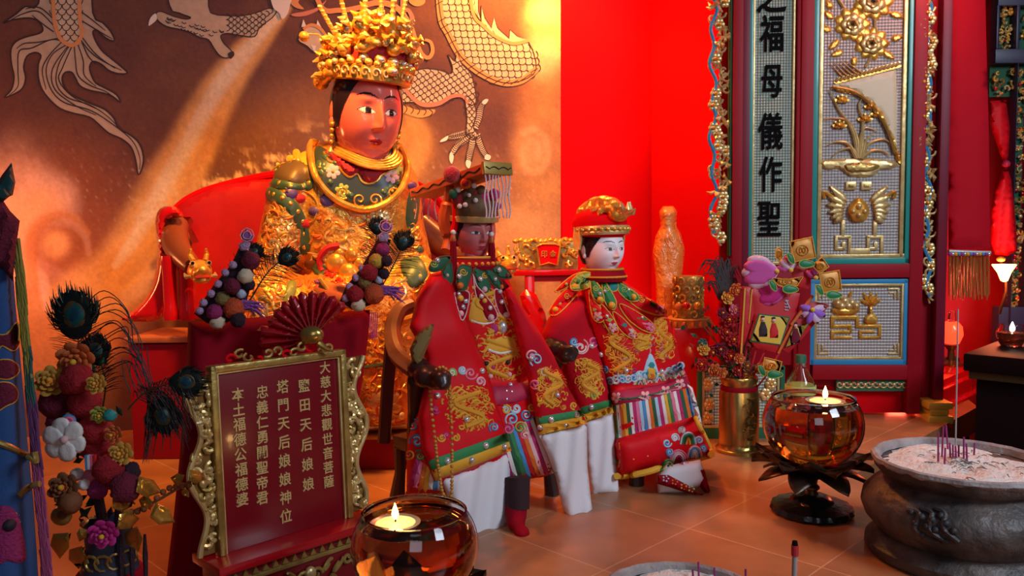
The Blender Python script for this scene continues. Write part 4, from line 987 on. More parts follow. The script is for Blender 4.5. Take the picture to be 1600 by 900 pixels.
def petal(T,poly,dep,mat,edge='t_yel',th=.006,nm='collar_petal',label=None,deco=()):
    surf=isinstance(dep,BVHTree); q=sp(poly,4,True)
    gm=patch(dep,poly,th,4,2.02,5,4,.001) if surf else puff(poly,dep,th,5,4,.5,smooth=4)
    B=bvh(gm); g=mb(gm,mat); ALLP.append(gm)
    if surf: g.add(line(B,[(x+(sum(p[0] for p in q)/len(q)-x)*.05,y+(sum(p[1] for p in q)/len(q)-y)*.05) for x,y in q],.0017,5,True,2.02,1),edge)
    c=np.mean(np.array(q),axis=0); ins=[(c[0]+(x-c[0])*.93,c[1]+(y-c[1])*.93) for x,y in q]
    if not surf: g.add(tube([P(x,y,(dep(x,y) if callable(dep) else dep)-.001) for x,y in q],.0017,5,True),edge)
    for kind,x,y,r,m_ in deco:
        if kind=='g': gem(B,x,y,r,g)
        elif kind=='f': flower(B,x,y,r,g,m_,'t_yel',5)
        elif kind=='s': spiral(B,x,y,r,g,m_,1,.0012)
        elif kind=='d': g.add(dot(B,x,y,r),m_)
        elif kind=='l': g.add(patch(B,[(x-r,y),(x-r*.2,y-r*.6),(x+r,y-r*.2),(x+r*.2,y+r*.6)],.0015,3,None,2),m_)
    return T.part(nm,g,label=label)
def cloth_folds(amp,wl,ang,ph=0): return lambda x,y: amp*math.sin((x*math.cos(ang)+y*math.sin(ang))*2*PI/wl+ph)
def wave_swirls(B,g,items,fall=None,w=.0022):
    for x,y,r,m1,m2,tw in items:
        spiral(B,x,y,r,g,m1,tw,w,1.4,rnd(0,6),fall); spiral(B,x,y,r*.66,g,m2,tw,w*.9,1.2,rnd(0,6),fall)
M('p_dark0',(.03,.008,.012),.8)
M('horn',(.22,.16,.05),.4)
M('bead',(.72,.66,.72),.25,coat=.3)
M('pom_red',(.55,.008,.012),.95,sheen=.6,bump=(220,1,.004))
# ---------------------------------------------------------------- nearer figure and its chair
C1=Thing('dragon_chair','dark wooden low chair carrying the figure with the beaded mortarboard crown','chair',V((-.10,1.98,0)))
cm=yawm((-.10,1.98,0),PI/4); CT=lambda g:xf(g,cm)
C1.part('seat',mb(CT(box((0,0,.14),(.29,.29,.035),None,.006)),'dark_wood'))
for sx in (-1,1):
    for sy in (-1,1): C1.part('leg',mb(CT(tube([(sx*.13,sy*.13,.125),(sx*.132,sy*.132,.06),(sx*.138,sy*.138,.0)],[.019,.014,.02],10)),'dark_wood'))
g=MB(); g.add(tube([P(*p) for p in sp([(640,478,1.98),(622,488,1.94),(613,520,1.90),(622,556,1.83),(650,580,1.73)],6)],.020,10),'brown_wood'); g.add(tube([P(613,520,1.90),P(606,600,1.93),P(600,690,1.96)],.016,10),'dark_wood')
ar=C1.part('armrest',g)
g=MB(); bs=[ball(P(668,588,1.670),(.030,.034,.026),12,10),ball(P(690,590,1.635),(.022,.026,.018),12,8),ball(P(655,575,1.695),(.026,.03,.022),12,8),ball(P(693,600,1.625),(.016,.02,.012),10,8)]
for k in range(3): bs.append(tube([P(672+k*8,600,1.645),P(684+k*7,604,1.630),P(690+k*5,598,1.625)],[.010,.009,.005],8))
bs.append(tube([P(650,590,1.695),P(648,640,1.745),P(646,720,1.805)],[.02,.016,.018],10))
g.add(fuse(bs,.006,1),'dark_wood'); g.add(ball(P(656,588,1.650),(.005,.005,.008),8,6),'t_lpnk'); C1.part('arm_terminal',g,of=ar,label='dark carved beast head')
g=MB(); g.add(puff([(640,545),(652,520),(668,508),(678,506),(674,528),(664,552),(655,572),(644,566)],1.685,.018,6,5,.8),'horn'if 'horn' in MATS else 'brown_wood'); C1.part('horn',g,of=ar,label='pointed olive horn')
bs=[ball(P(872,545,1.96),(.030,.03,.022),12,10),ball(P(884,556,1.94),(.024,.026,.020),12,8),ball(P(862,538,1.98),(.022,.024,.018),12,8),tube([P(880,548,1.93),P(896,546,1.92),P(904,552,1.925)],[.014,.012,.006],8),tube([P(880,560,1.93),P(894,560,1.92),P(902,556,1.92)],[.012,.010,.005],8),tube([P(872,550,1.97),P(862,600,2.02),P(858,650,2.04)],[.018,.015,.015],8)]
C1.part('armrest',mb(fuse(bs,.006,1),'dark_wood'),label='dark carved beast head arm')
D1=Thing('deity_figure','seated figure in red embroidered robe under a beaded mortarboard crown','statue',V((P(760,800,1.9).x,1.9,.05)))
dd=lambda o:(lambda x,y:1.90+.0010*(x-765)+o)
t1=puff([(700,415),(722,400),(766,400),(792,425),(826,520),(842,600),(838,640),(765,645),(735,600),(712,520),(700,470)],dd(0),.075,40,7,.8)
t2=puff([(690,590),(760,590),(842,585),(858,660),(872,738),(850,746),(800,754),(745,765),(690,772),(634,772),(636,690),(650,640)],dd(-.03),.075,45,7,.7)
rb1=fuse([t1,t2],.008,2); D1.part('robe',mb(rb1,'red_silk'),smooth=80); B1_=bvh(rb1)
g=MB()
dragon_thread(B1_,[(722,445),(785,450),(808,505),(812,540),(770,545),(745,500)],g,3,70,1.83)
dragon_thread(B1_,[(738,520),(815,520),(828,575),(820,592),(775,598),(752,570)],g,5,90,1.83)
g.add(patch(B1_,[(762,535),(790,525),(806,535),(802,548),(782,551),(764,548)],.003,4,1.8,4,4),'t_yel'); g.add(line(B1_,[(762,546),(782,552),(802,547)],.003,6,fall=1.8),'t_wht')
g.add(patch(B1_,[(733,500),(752,505),(770,505),(768,498),(755,470),(740,465)],.003,4,1.8,4,4),'t_gold'); g.add(line(B1_,[(736,500),(755,506),(772,502)],.0025,6,fall=1.8),'t_wht')
for x,y,m_ in ((770,574,'t_mag'),(766,588,'t_lpnk'),(796,585,'t_lpnk'),(760,568,'t_drk'),(793,566,'t_drk')): g.add(dot(B1_,x,y,.006,1.8),m_)
for x,y in ((724,480),(727,470),(724,493)): gem(B1_,x,y,.007,g,1.85)
D1.part('embroidery',g,label='gold thread dragons')
g=MB(); p,n=hit(B1_,771,514,1.85); g.add(ball(p,(.012,.006,.012),12,8),'magenta_gem' if 'magenta_gem' in MATS else 't_mag'); D1.part('brooch',g,label='magenta brooch')
p,n=hit(B1_,784,512,1.85); D1.part('brooch',mb(ball(p,(.012,.008,.015),12,8),'silver'),label='silver drop brooch')
# skirt stripes and cloud border
g=MB(); stripes=['t_mag','t_wht','t_dgrn','t_yel','t_red','t_lblu','t_org','t_mag','t_grn','t_blu','t_yel','t_dgrn','t_wht','t_mag']
def fan(B,top,bot,cols,g,fall,th=.003):
    n=len(cols); L_=lambda A,t:tuple(np.array(A[0])+(np.array(A[1])-np.array(A[0]))*t)
    for i,c in enumerate(cols):
        a,b=i/n,(i+.93)/n; q=[L_(top,a),L_(top,b)]; r=[L_(bot,b),L_(bot,a)]; k=5
        pl=[q[0],q[1]]+[(q[1][0]+(r[0][0]-q[1][0])*j/k,q[1][1]+(r[0][1]-q[1][1])*j/k) for j in range(1,k)]+[r[0],r[1]]+[(r[1][0]+(q[0][0]-r[1][0])*j/k,r[1][1]+(q[0][1]-r[1][1])*j/k) for j in range(1,k)]
        g.add(patch(B,pl,th,6,fall,3),c)
fan(B1_,((778,680),(838,650)),((797,752),(872,738)),['t_mag','t_wht','t_dgrn','t_grn','t_blu','t_red','t_org','t_lpnk','t_mag','t_wht','t_dgrn'],g,1.85)
D1.part('pleat_stripe',g,label='rainbow stripes of the skirt'); g=MB()
fan(B1_,((650,715),(690,745)),((634,772),(692,772)),['t_mag','t_pnk','t_org','t_yel','t_wht','t_blu','t_lblu'],g,1.85)
D1.part('pleat_stripe',g,label='rainbow stripes of the skirt')
g=MB(); wave_swirls(B1_,g,((800,655,11,'t_lblu','t_blu',1),(812,668,11,'t_lgrn','t_grn',-1),(822,648,10,'t_blu','t_wht',1),(794,670,9,'t_pnk','t_mag',1),(820,680,8,'t_pnk','t_wht',-1),(790,640,8,'t_yel','t_lblu',1),(806,638,9,'t_lblu','t_wht',-1),(830,636,8,'t_yel','t_org',1),(652,690,12,'t_blu','t_lblu',1),(646,665,12,'t_blu','t_wht',-1),(656,712,9,'t_grn','t_lgrn',1),(662,672,8,'t_pnk','t_lblu',1),(640,710,8,'t_yel','t_mag',-1)),1.85)
D1.part('wave_embroidery',g,label='curled cloud and wave embroidery')
g=MB(); g.add(patch(B1_,band(B1_,(768,604),(836,590),(838,616),(772,634),1.84,8,4),.007,5,1.84,5),'magenta_cloth'); BB=bvh((g.v,g.f))
for x,y in ((790,612),(798,613),(790,624),(797,602)): gem(B1_,x,y,.006,g,1.8)
D1.part('belt',g,label='magenta belt with studs')
# sleeves
s1=[(672,428),(690,424),(706,440),(722,488),(741,528),(754,560),(772,612),(799,703),(742,732),(678,752),(658,704),(653,650),(662,600),(664,560),(650,530),(640,512),(650,468)]
S1g,so=sleeve(D1,s1,lambda x,y:1.765+.0009*(x-715)-.00012*(y-560),.034,'red_silk',6,20,cloth_folds(.003,90,1.2)); SB1=bvh(S1g)
g=MB(); g.add(patch(SB1,band(SB1,(669,720),(792,676),(795,690),(675,735),1.73),.003,5,1.73,3),'t_grn'); D1.part('hem_band',g,of=so,label='green band with studs')
g=MB(); g.add(patch(SB1,band(SB1,(674,735),(795,690),(799,704),(680,751),1.73),.003,5,1.73,3),'t_yel'); D1.part('hem_band',g,of=so,label='yellow band with studs')
g=MB()
for x,y in ((698,720),(758,696)): gem(SB1,x,y,.0075,g,1.73)
for x,y in ((736,718),(787,698)): gem(SB1,x,y,.0075,g,1.73,'silver')
for x,y in ((752,580),(683,618),(728,655)): gem(SB1,x,y,.007,g,1.73)
split_balls(D1,g,'stud',so)
g=MB(); wave_swirls(SB1,g,((735,583,11,'t_pnk','t_lpnk',1),(750,596,8,'t_lpnk','t_pnk',-1),(722,578,7,'t_lblu','t_wht',1),(706,582,7,'t_lgrn','t_wht',-1),(772,668,8,'t_blu','t_lblu',1),(680,640,7,'t_mag','t_pnk',1),(690,684,7,'t_yel','t_org',-1),(712,684,6,'t_yel','t_org',1),(697,680,5,'t_mag','t_pnk',1)),1.73)
dragon_thread(SB1,[(705,598),(740,600),(762,610),(778,650),(770,668),(730,676),(700,662),(688,640),(690,610)],g,8,120,1.73)
for x,y,r in ((735,612,30),(720,640,22)): 
    for k in range(7): g.add(taper(SB1,[(x-r+k*6,y+k*4),(x-r+k*6+8,y+k*4-7),(x-r+k*6+18,y+k*4-3)],.003,4,1.73),'t_yel' if k%2 else 't_gold')
D1.part('embroidery',g,of=so,label='gold dragon and pink cloud embroidery')
D1.part('cuff',mb(puff([(688,746),(740,728),(797,704),(797,760),(791,820),(783,866),(765,864),(748,861),(735,842),(705,792)],lambda x,y:1.765+.0009*(x-715),.022,16,6,.6,cloth_folds(.006,34,.15)),'white_cloth'),smooth=80,label='long white water sleeve')
s2=[(784,434),(800,452),(814,476),(841,514),(864,553),(889,608),(917,657),(880,668),(841,677),(834,640),(824,590),(812,545),(800,500)]
S2g,so=sleeve(D1,s2,lambda x,y:1.885+.0008*(x-860)-.0001*(y-560),.032,'red_cloth',6,18,cloth_folds(.002,80,1.0)); SB2=bvh(S2g)
g=MB(); g.add(patch(SB2,band(SB2,(838,652),(908,640),(913,650),(840,664),1.86),.003,5,1.86,3),'t_grn'); D1.part('hem_band',g,of=so,label='green band with studs')
g=MB(); g.add(patch(SB2,band(SB2,(840,664),(913,650),(918,662),(842,680),1.86),.003,5,1.86,3),'t_yel'); D1.part('hem_band',g,of=so,label='yellow band with studs')
g=MB()
for x,y in ((860,655),(900,648)): gem(SB2,x,y,.0075,g,1.86)
for x,y in ((845,668),(883,663),(870,617),(830,560)): gem(SB2,x,y,.0065,g,1.86,'silver')
split_balls(D1,g,'stud',so)
g=MB(); wave_swirls(SB2,g,((838,562,11,'t_lblu','t_blu',1),(830,556,9,'t_lpnk','t_mag',-1),(836,600,8,'t_pnk','t_mag',1),(896,634,6,'t_yel','t_org',1),(880,636,5,'t_org','t_yel',-1),(850,580,7,'t_lpnk','t_wht',1)),1.86)
dragon_thread(SB2,[(840,575),(866,568),(880,600),(890,625),(862,640),(840,636),(836,605)],g,11,110,1.86)
D1.part('embroidery',g,of=so,label='gold dragon embroidery')
D1.part('cuff',mb(puff([(842,680),(880,668),(917,660),(918,730),(924,785),(927,806),(906,818),(886,812),(878,790),(868,745),(854,708)],lambda x,y:1.885+.0006*(x-880),.020,14,6,.6,cloth_folds(.005,30,.1)),'white_cloth'),smooth=80,label='long white water sleeve')
# feet
g=MB(); g.add(fuse([ball(P(806,822,1.79)+V((0,0,.012)),(.022,.035,.022),12,10),ball(P(812,835,1.77)+V((.005,-.01,.008)),(.018,.022,.014),12,8),tube([P(806,812,1.80),P(808,760,1.83)],[.024,.028],12)],.006,1),'red_velvet'); D1.part('foot',g)
g=MB(); g.add(tube([P(808,745,1.82),P(809,795,1.81)],[.030,.027],14),'p_dark0'); D1.part('trouser',g,label='dark trouser leg')
# collar petals
k=lambda L:[(640+x/4.285,390+y/4.285) for x,y in L]
cd_=lambda x,y:1.80+.0011*(x-740)
for poly,deco in (([(130,130),(150,80),(200,50),(270,45),(265,80),(220,130),(160,150)],(('g',683,407,.006,0),('s',678,412,6,'t_lgrn'))),([(272,80),(222,140),(225,210),(262,245),(290,190)],(('d',699,430,.004,'t_lpnk'),)),([(330,110),(412,120),(402,200),(370,270),(330,272),(313,220)],(('g',717,432,.006,0),('d',719,446,.008,'t_org'),('s',724,425,6,'t_yel'))),([(430,130),(482,130),(532,210),(542,270),(510,300),(470,270),(440,200)],(('g',750,436,.006,0),('d',757,452,.007,'t_lpnk'),('s',757,430,5,'t_yel'))),([(484,120),(540,130),(602,200),(637,265),(610,272),(560,240),(520,180)],(('g',773,436,.005,0),('d',784,448,.006,'t_org'))),([(540,100),(620,110),(682,175),(660,195),(600,190),(560,150)],(('g',779,422,.006,0),('d',793,430,.006,'t_brn')))):
    petal(D1,k(poly),cd_,'t_dgrn','t_brn',.007,deco=deco,label='dark green collar leaf')
cd2=bvh(rb1,S1g,S2g)
for poly,deco in (([(300,290),(332,262),(372,270),(402,300),(382,420),(352,480),(328,420)],(('g',717,459,.006,0),('d',719,466,.008,'t_yel'),('g',723,479,.006,0),('d',720,490,.007,'t_lpnk'))),([(420,140),(442,230),(502,300),(562,380),(592,452),(562,480),(512,472),(478,400),(438,280)],(('g',752,463,.006,0),('g',765,481,.006,0),('d',767,496,.008,'t_lpnk'),('d',757,470,.006,'t_yel'))),([(570,260),(612,290),(652,400),(667,442),(640,457),(600,422),(570,330)],(('g',780,456,.006,0),('g',783,472,.006,0),('d',790,492,.007,'t_lpnk')))):
    petal(D1,k(poly),cd2,'red_velvet','t_lpnk',.007,deco=deco,label='long red collar leaf')
g=MB(); rc=P(738,407,1.865); g.add(lathe([(.062,-.020),(.066,-.012),(.056,.008),(.052,.010),(.05,.004)],rc,32),'red_velvet')
for a in np.linspace(0,2*PI,28): g.add(ball(rc+V((.064*math.cos(a),.064*math.sin(a),-.006)),.0045,8,6),'t_gold')
g.add(tube([rc+V((.056*math.cos(a),.056*math.sin(a),.008)) for a in np.linspace(0,2*PI,30)[:-1]],.003,6,True),'t_gold'); D1.part('neck_band',g)
# head, crown
h1=P(741,362,1.865); r1=(.049,.050,.066)
hg,hc,hh,m1=head(h1,*r1,math.radians(27),math.radians(4),0,skin=(.60,.17,.17),lip=(.42,.02,.05),n=160,eye=1.12)
nk=lathe([(.034,-.10),(.030,-.06),(.028,0)],m=hm(h1,m1),seg=18); al=merge(hg,*ears(h1,m1,*r1),nk)
M('face_satin_red',(.6,.2,.2),.35,vcol=True,spec=.4)
D1.part('head',mb(al,'face_satin_red'),smooth=80,cols=np.array(list(hc)+[(.60,.17,.17)]*(len(al[0])-len(hc)),np.float32)); D1.part('hair',mb(hh,'hair'),smooth=80)
H1=hm(h1,m1); x1=lambda g:xf(g,H1)
M('hat_brown',(.16,.08,.03),.5,.2,bump=(60,.4,.003)); M('board_gold',(.42,.28,.06),.4,.4); M('board_red',(.50,.10,.02),.45)
g=MB(); g.add(x1(lathe([(.049,.024),(.054,.034),(.055,.058),(.048,.082),(.034,.094),(.001,.098)],seg=28,m=Matrix.Diagonal((1,1.08,1,1)))),'hat_brown'); hat=D1.part('crown',g)
D1.part('crown_band',mb(x1(lathe([(.050,.022),(.056,.024),(.057,.036),(.052,.038)],seg=28,m=Matrix.Diagonal((1,1.08,1,1)))),'gold_pale'),of=hat)
g=MB(); bA=P(660,303,1.98); bB=P(775,264,1.76); d=(bB-bA).normalized(); sd_=d.cross(V((0,0,1))).normalized(); upb=sd_.cross(d)
bmx=Matrix((d,-sd_,upb)).transposed().to_4x4(); bmx.translation=(bA+bB)/2; Lb=(bB-bA).length
g.add(box((0,0,0),(Lb,.074,.022),bmx,.003),'board_red')
for s in (-1,1): g.add(tube([bmx@V((Lb*(t-.5),s*.0375,.003*math.sin(t*40))) for t in np.linspace(.03,.97,50)],.0016,4),'t_drk')
D1.part('mortarboard',g,of=hat,label='long red board over the crown')
g=MB(); g.add(box((Lb/2+.004,0,0),(.010,.080,.028),bmx,.002),'board_gold'); g.add(tube([bmx@V((Lb/2+.010,y,-.003+.005*abs(math.sin(y*120)))) for y in np.linspace(-.036,.036,60)],.0013,4),'t_drk'); D1.part('front_edge',g,of=hat,label='olive gold front edge with wave line')
for i in range(8):
    y=-.034+.068*i/7; o=bmx@V((Lb/2+.002,y,-.016)); g=MB()
    for j in range(26): g.add(ball(o+V((.0018*math.sin(j*.35+i),.001*math.cos(j*.3+i*2),-.0036*j)),.0021,6,5),'bead' if 'bead' in MATS else 'pearl')
    D1.part('bead_strand',g,of=hat,stuff=False)
for i in range(4):
    y=-.03+.06*i/3; o=bmx@V((-Lb/2+.012,y,-.013)); g=MB()
    for j in range(14): g.add(ball(o+V((.003*math.sin(j*.3+i),0,-.0038*j)),.0019,6,5),'bead' if 'bead' in MATS else 'pearl')
    D1.part('bead_strand',g,of=hat)
g=MB(); g.add(ball(P(706,273,1.80),.0195,16,12),'pom_red' if 'pom_red' in MATS else 'crimson'); D1.part('pompom',g,of=hat)
g=MB(); g.add(ball(P(728,287,1.795),(.0135,.0135,.012),14,10),'t_org'); g.add(ball(P(727,286,1.787),.009,12,8),'crimson'); D1.part('pompom',g,of=hat,label='orange and red pompom')
g=MB(); g.add(ball(P(708,303,1.80),(.011,.011,.012),12,8),'t_dgrn'); D1.part('pompom',g,of=hat,label='small green pompom')
for x,y,r_ in ((716,297,.0065),(741,290,.0065),(743,313,.006),(727,320,.006),(718,322,.006),(733,305,.005),(795,304,.004)): D1.part('pearl',mb(ball(P(x,y,1.80),r_,12,8),'pearl'),of=hat)
g=MB(); 
for x,y,r_,m_ in ((716,312,.016,'crimson'),(728,306,.014,'hat_brown'),(742,304,.012,'crimson'),(752,300,.014,'hat_brown'),(735,296,.016,'hat_brown'),(755,312,.016,'t_mag'),(772,304,.013,'t_mag'),(778,322,.008,'t_mag')): g.add(ball(P(x,y,1.82),(r_,r_*.9,r_*1.1),10,8),m_)
D1.part('crown_ornament',g,of=hat,label='crimson and brown velvet ornaments')
g=MB(); g.add(tube([P(*p) for p in sp([(702,290,1.86),(700,320,1.87),(696,345,1.87),(702,372,1.87),(698,392,1.86)],6)],[.012]*6+[.018]*12+[.014]*7,10),'board_red'); g.add(tube([P(*p) for p in sp([(712,318,1.83),(712,345,1.83),(708,362,1.83)],6)],.008,8),'red_paint'); D1.part('ribbon',g,of=hat,label='red hanging ribbons behind the ear')
def tassel(T,x,y0,y1,d,of=None,w=.007):
    g=MB(); g.add(ball(P(x,y0,d),.006,10,8),'pearl'); g.add(lathe([(.002,.012),(w*.8,.006),(w,-.004),(w*.7,-.010)],P(x,y0+10,d),12),'board_red'); L_=(y1-y0-14)/FPX*d
    for k in range(10):
        a=2*PI*k/10; o=P(x,y0+12,d)+V((w*.6*math.cos(a),w*.6*math.sin(a),0)); g.add(tube([o,o+V((w*.3*math.cos(a),w*.3*math.sin(a),-L_*.5)),o+V((w*.2*math.cos(a),0,-L_))],.0025,5),'red_velvet')
    return T.part('tassel',g,of=of)
tassel(D1,708,363,470,1.775,hat); tassel(D1,768,366,408,1.83,hat)
D1.part('cord',mb(tube([P(767,335,1.83),P(768,366,1.83)],.0015,6),'red_velvet'),of=hat)
pr=Thing('prayer_beads','long loop of amber prayer beads hanging from the dark chair arm','beads',P(685,580,1.72))
pts=sp([(677,584,1.655),(672,600,1.655),(674,640,1.645),(680,690,1.645),(683,718,1.645),(687,745,1.655),(691,768,1.655),(697,778,1.655),(705,774,1.655),(706,745,1.655),(706,690,1.645),(704,640,1.645),(702,600,1.655),(700,582,1.645),(692,574,1.645),(684,576,1.645)],12,True)
g=MB(); acc=1; last=None; M('amber',(.55,.24,.03),.35,coat=.3)
for p in pts:
    q=P(*p)
    if last is None or (q-last).length>.0066: pr.part('bead',mb(ball(q,.0038,8,6),'amber')) if False else g.add(ball(q,.0040,8,6),'amber'); last=q
pr.part('bead_loop',g,stuff=True)
# ---------------------------------------------------------------- farther figure and its chair
C2=Thing('lacquer_chair','low chair with a red lacquered back under the pale faced figure','chair',V((P(980,770,2.18).x,2.2,0)))
o2=V((P(985,770,2.2).x,2.20,0)); c2=yawm(o2,PI/4); 
C2.part('seat',mb(xf(box((0,0,.10),(.24,.24,.03),None,.006),c2),'dark_wood'))
for sx in (-1,1):
    for sy in (-1,1): C2.part('leg',mb(xf(tube([(sx*.105,sy*.105,.09),(sx*.108,sy*.108,0)],[.017,.02],10),c2),'dark_wood'))
C2.part('backrest',mb(puff([(812,462),(822,452),(838,460),(852,490),(858,520),(900,640),(850,650),(838,560),(822,500)],2.30,.02,8,7,.8),'red_lacquer'))
D2=Thing('deity_figure','pale faced seated figure in a green leaf collar and gold topped red cap','statue',V((P(990,740,2.1).x,2.12,.05)))
de=lambda o:(lambda x,y:2.12+.0009*(x-985)+o)
u1=puff([(905,445),(930,428),(962,430),(1005,458),(1042,488),(1056,530),(1066,572),(1076,606),(955,632),(935,560),(915,500)],de(0),.085,45,7,.8)
u2=puff([(953,605),(1074,585),(1088,645),(1085,662),(962,690)],de(-.02),.085,34,7,.8)
u3=puff([(957,682),(1084,648),(1112,700),(1113,712),(1040,730),(966,748)],de(-.04),.08,30,7,.8)
rb2=fuse([u1,u2,u3],.008,2); D2.part('robe',mb(rb2,'red_silk'),smooth=80); B2_=bvh(rb2)
g=MB(); dragon_thread(B2_,[(938,500),(975,520),(1000,560),(985,590),(955,590),(945,550)],g,21,110,2.05); dragon_thread(B2_,[(1020,495),(1045,495),(1058,560),(1035,570),(1020,540)],g,22,70,2.05); dragon_thread(B2_,[(985,520),(1020,520),(1018,545),(990,550)],g,23,60,2.05)
scribble(B2_,[(975,525),(1030,520),(1050,570),(960,590)],36,['t_mag','t_lpnk','t_org','t_pur'],.002,(6,14),2.05,4,g)
for x,y in ((978,579),(940,553),(1033,580)): gem(B2_,x,y,.007,g,2.05)
D2.part('embroidery',g,label='gold dragon embroidery on the chest')
g=MB(); wave_swirls(B2_,g,[(954+i*9,596-i*1.6,8,'t_lblu',('t_blu','t_wht')[i%2],(-1)**i) for i in range(7)]+[(1046+i*9,580-i*4,8,'t_lblu','t_blu',1) for i in range(3)]+[(945,578,8,'t_blu','t_lblu',1)],2.05,.0026)
for i,c in enumerate(('t_lblu','t_teal','t_yel','t_org')): g.add(patch(B2_,[(1016-(10-2*i)*1.0,592),(1012-(4-i),570+i*3),(1016,552+i*9),(1021+(4-i),570+i*3),(1026-2*i+2,592)],.004+.001*i,4,2.05,3,3),c)
for i in range(5):
    x=1000+i*15; y=598-i*3
    for j,c in enumerate(('t_wht','t_lpnk','t_grn','t_org','t_wht')): g.add(line(B2_,[(x-(11-2*j),y+3),(x-(8-1.6*j),y-7+j*1.8),(x,y-11+j*2.2),(x+(8-1.6*j),y-7+j*1.8),(x+(11-2*j),y+3)],.0022,5,fall=2.05,n=3),c if i%2 else ('t_pnk','t_wht','t_yel','t_teal','t_lpnk')[j])
D2.part('wave_embroidery',g,label='blue waves and cloud peaks above the belt')
g=MB(); g.add(patch(B2_,band(B2_,(953,610),(1072,588),(1077,602),(957,632),2.05,9,6),.007,5,2.05,4),'magenta_cloth'); g.add(line(B2_,[(970,622),(985,624),(1003,620),(1022,617),(1040,610),(1062,600)],.0025,5,fall=2.03,lift=.008),'t_dgrn'); QB=bvh((g.v,g.f))
for x,y in ((963,621),(1008,619),(1040,611),(1062,600)): flower(QB,x,y,8,g,'t_lpnk','t_mag',5)
D2.part('belt',g,label='crimson belt with pink flowers')
g=MB(); fan(B2_,((958,634),(1076,606)),((962,686),(1086,650)),['t_grn','t_wht','t_org','t_yel','t_dgrn','t_wht','t_mag','t_pnk','t_lblu','t_blu','t_wht','t_org','t_dgrn','t_lblu','t_mag','t_wht','t_yel','t_grn','t_pnk','t_wht','t_mag','t_dgrn','t_org','t_blu'],g,2.05); D2.part('pleat_stripe',g,label='rainbow pleats')
g=MB(); g.add(line(B2_,[(964,744),(1000,740),(1040,729),(1080,719),(1112,710)],.0085,8,fall=2.02),'t_yel'); g.add(line(B2_,[(1086,652),(1100,680),(1112,706)],.006,8,fall=2.03),'t_yel'); D2.part('hem_band',g,label='yellow hem binding')
g=MB()
for i,x in enumerate((968,988,1010)): g.add(line(B2_,[(x,692-i*4),(x+2,712-i*5),(x-1,730-i*5)],.002,5,fall=2.02),'t_yel'); flower(B2_,x+1,722-i*5,7,g,'t_grn','t_yel',4,0,2.02)
for x,y,r,c in ((1060,718,15,('t_pnk','t_lpnk','t_wht','t_mag')),(1044,728,10,('t_grn','t_lgrn','t_wht','t_dgrn')),(1085,708,11,('t_lpnk','t_blu','t_lblu','t_wht')),(1075,688,12,('t_lblu','t_grn','t_dgrn','t_yel'))):
    for j,m_ in enumerate(c): g.add(line(B2_,[(x-r+j*3,y+6),(x-r*.7+j*2.2,y-r*.6+j*2.4),(x,y-r+j*2.8),(x+r*.7-j*2.2,y-r*.6+j*2.4),(x+r-j*3,y+6)],.003,5,fall=2.02,n=3),m_)
wave_swirls(B2_,g,((1042,692,7,'t_lblu','t_blu',1),(1054,684,7,'t_lblu','t_wht',-1),(1046,706,7,'t_blu','t_lblu',1),(1092,688,6,'t_lblu','t_blu',1),(1098,700,6,'t_blu','t_lblu',-1),(1066,672,6,'t_lblu','t_wht',1)),2.02); D2.part('panel_embroidery',g,label='waves and peaks on the lower apron')
g=MB(); g.add(patch(B2_,[(960,692),(1030,670),(1033,722),(966,740)],.003,6,2.03,3),'red_silk'); D2.part('apron_flap',g)
r1_=[(906,458),(924,462),(930,500),(940,545),(950,592),(957,640),(930,650),(906,656),(894,625),(882,590),(868,556),(850,540),(846,522),(856,498),(878,474)]
R1g,so=sleeve(D2,r1_,lambda x,y:2.04+.0006*(x-900)-.0001*(y-560),.050,'red_cloth',6,30,cloth_folds(.003,70,1.3)); RB1=bvh(R1g)
g=MB(); g.add(patch(RB1,band(RB1,(902,638),(953,624),(956,634),(906,649),2.0),.003,5,2.0,3),'t_grn'); D2.part('hem_band',g,of=so,label='green band with studs')
g=MB(); g.add(patch(RB1,band(RB1,(905,649),(956,634),(959,645),(909,660),2.0),.003,5,2.0,3),'t_yel'); D2.part('hem_band',g,of=so,label='yellow band with studs')
g=MB()
for x,y in ((923,635),(923,541),(938,554)): gem(RB1,x,y,.0075,g,2.0)
gem(RB1,948,641,.007,g,2.0,'silver'); split_balls(D2,g,'stud',so)
g=MB(); wave_swirls(RB1,g,((907,543,13,'t_lpnk','t_wht',1),(926,534,10,'t_pnk','t_mag',-1),(897,534,8,'t_blu','t_lblu',1),(930,616,7,'t_lgrn','t_grn',1)),2.0); dragon_thread(RB1,[(898,560),(930,560),(945,600),(942,622),(915,625),(898,600)],g,31,120,2.0); D2.part('embroidery',g,of=so,label='gold dragon and pale cloud embroidery')
D2.part('cuff',mb(puff([(910,658),(935,650),(958,645),(962,700),(967,772),(950,771),(925,776),(918,730)],lambda x,y:2.03+.0005*(x-930),.018,12,6,.6,cloth_folds(.005,28,.1)),'white_cloth'),smooth=80,label='long white water sleeve')
D2.part('cuff',mb(puff([(1072,598),(1082,606),(1092,640),(1099,672),(1094,674),(1084,640)],2.13,.012,5,5,.8),'white_cloth'),smooth=80,label='white water sleeve on the far side')
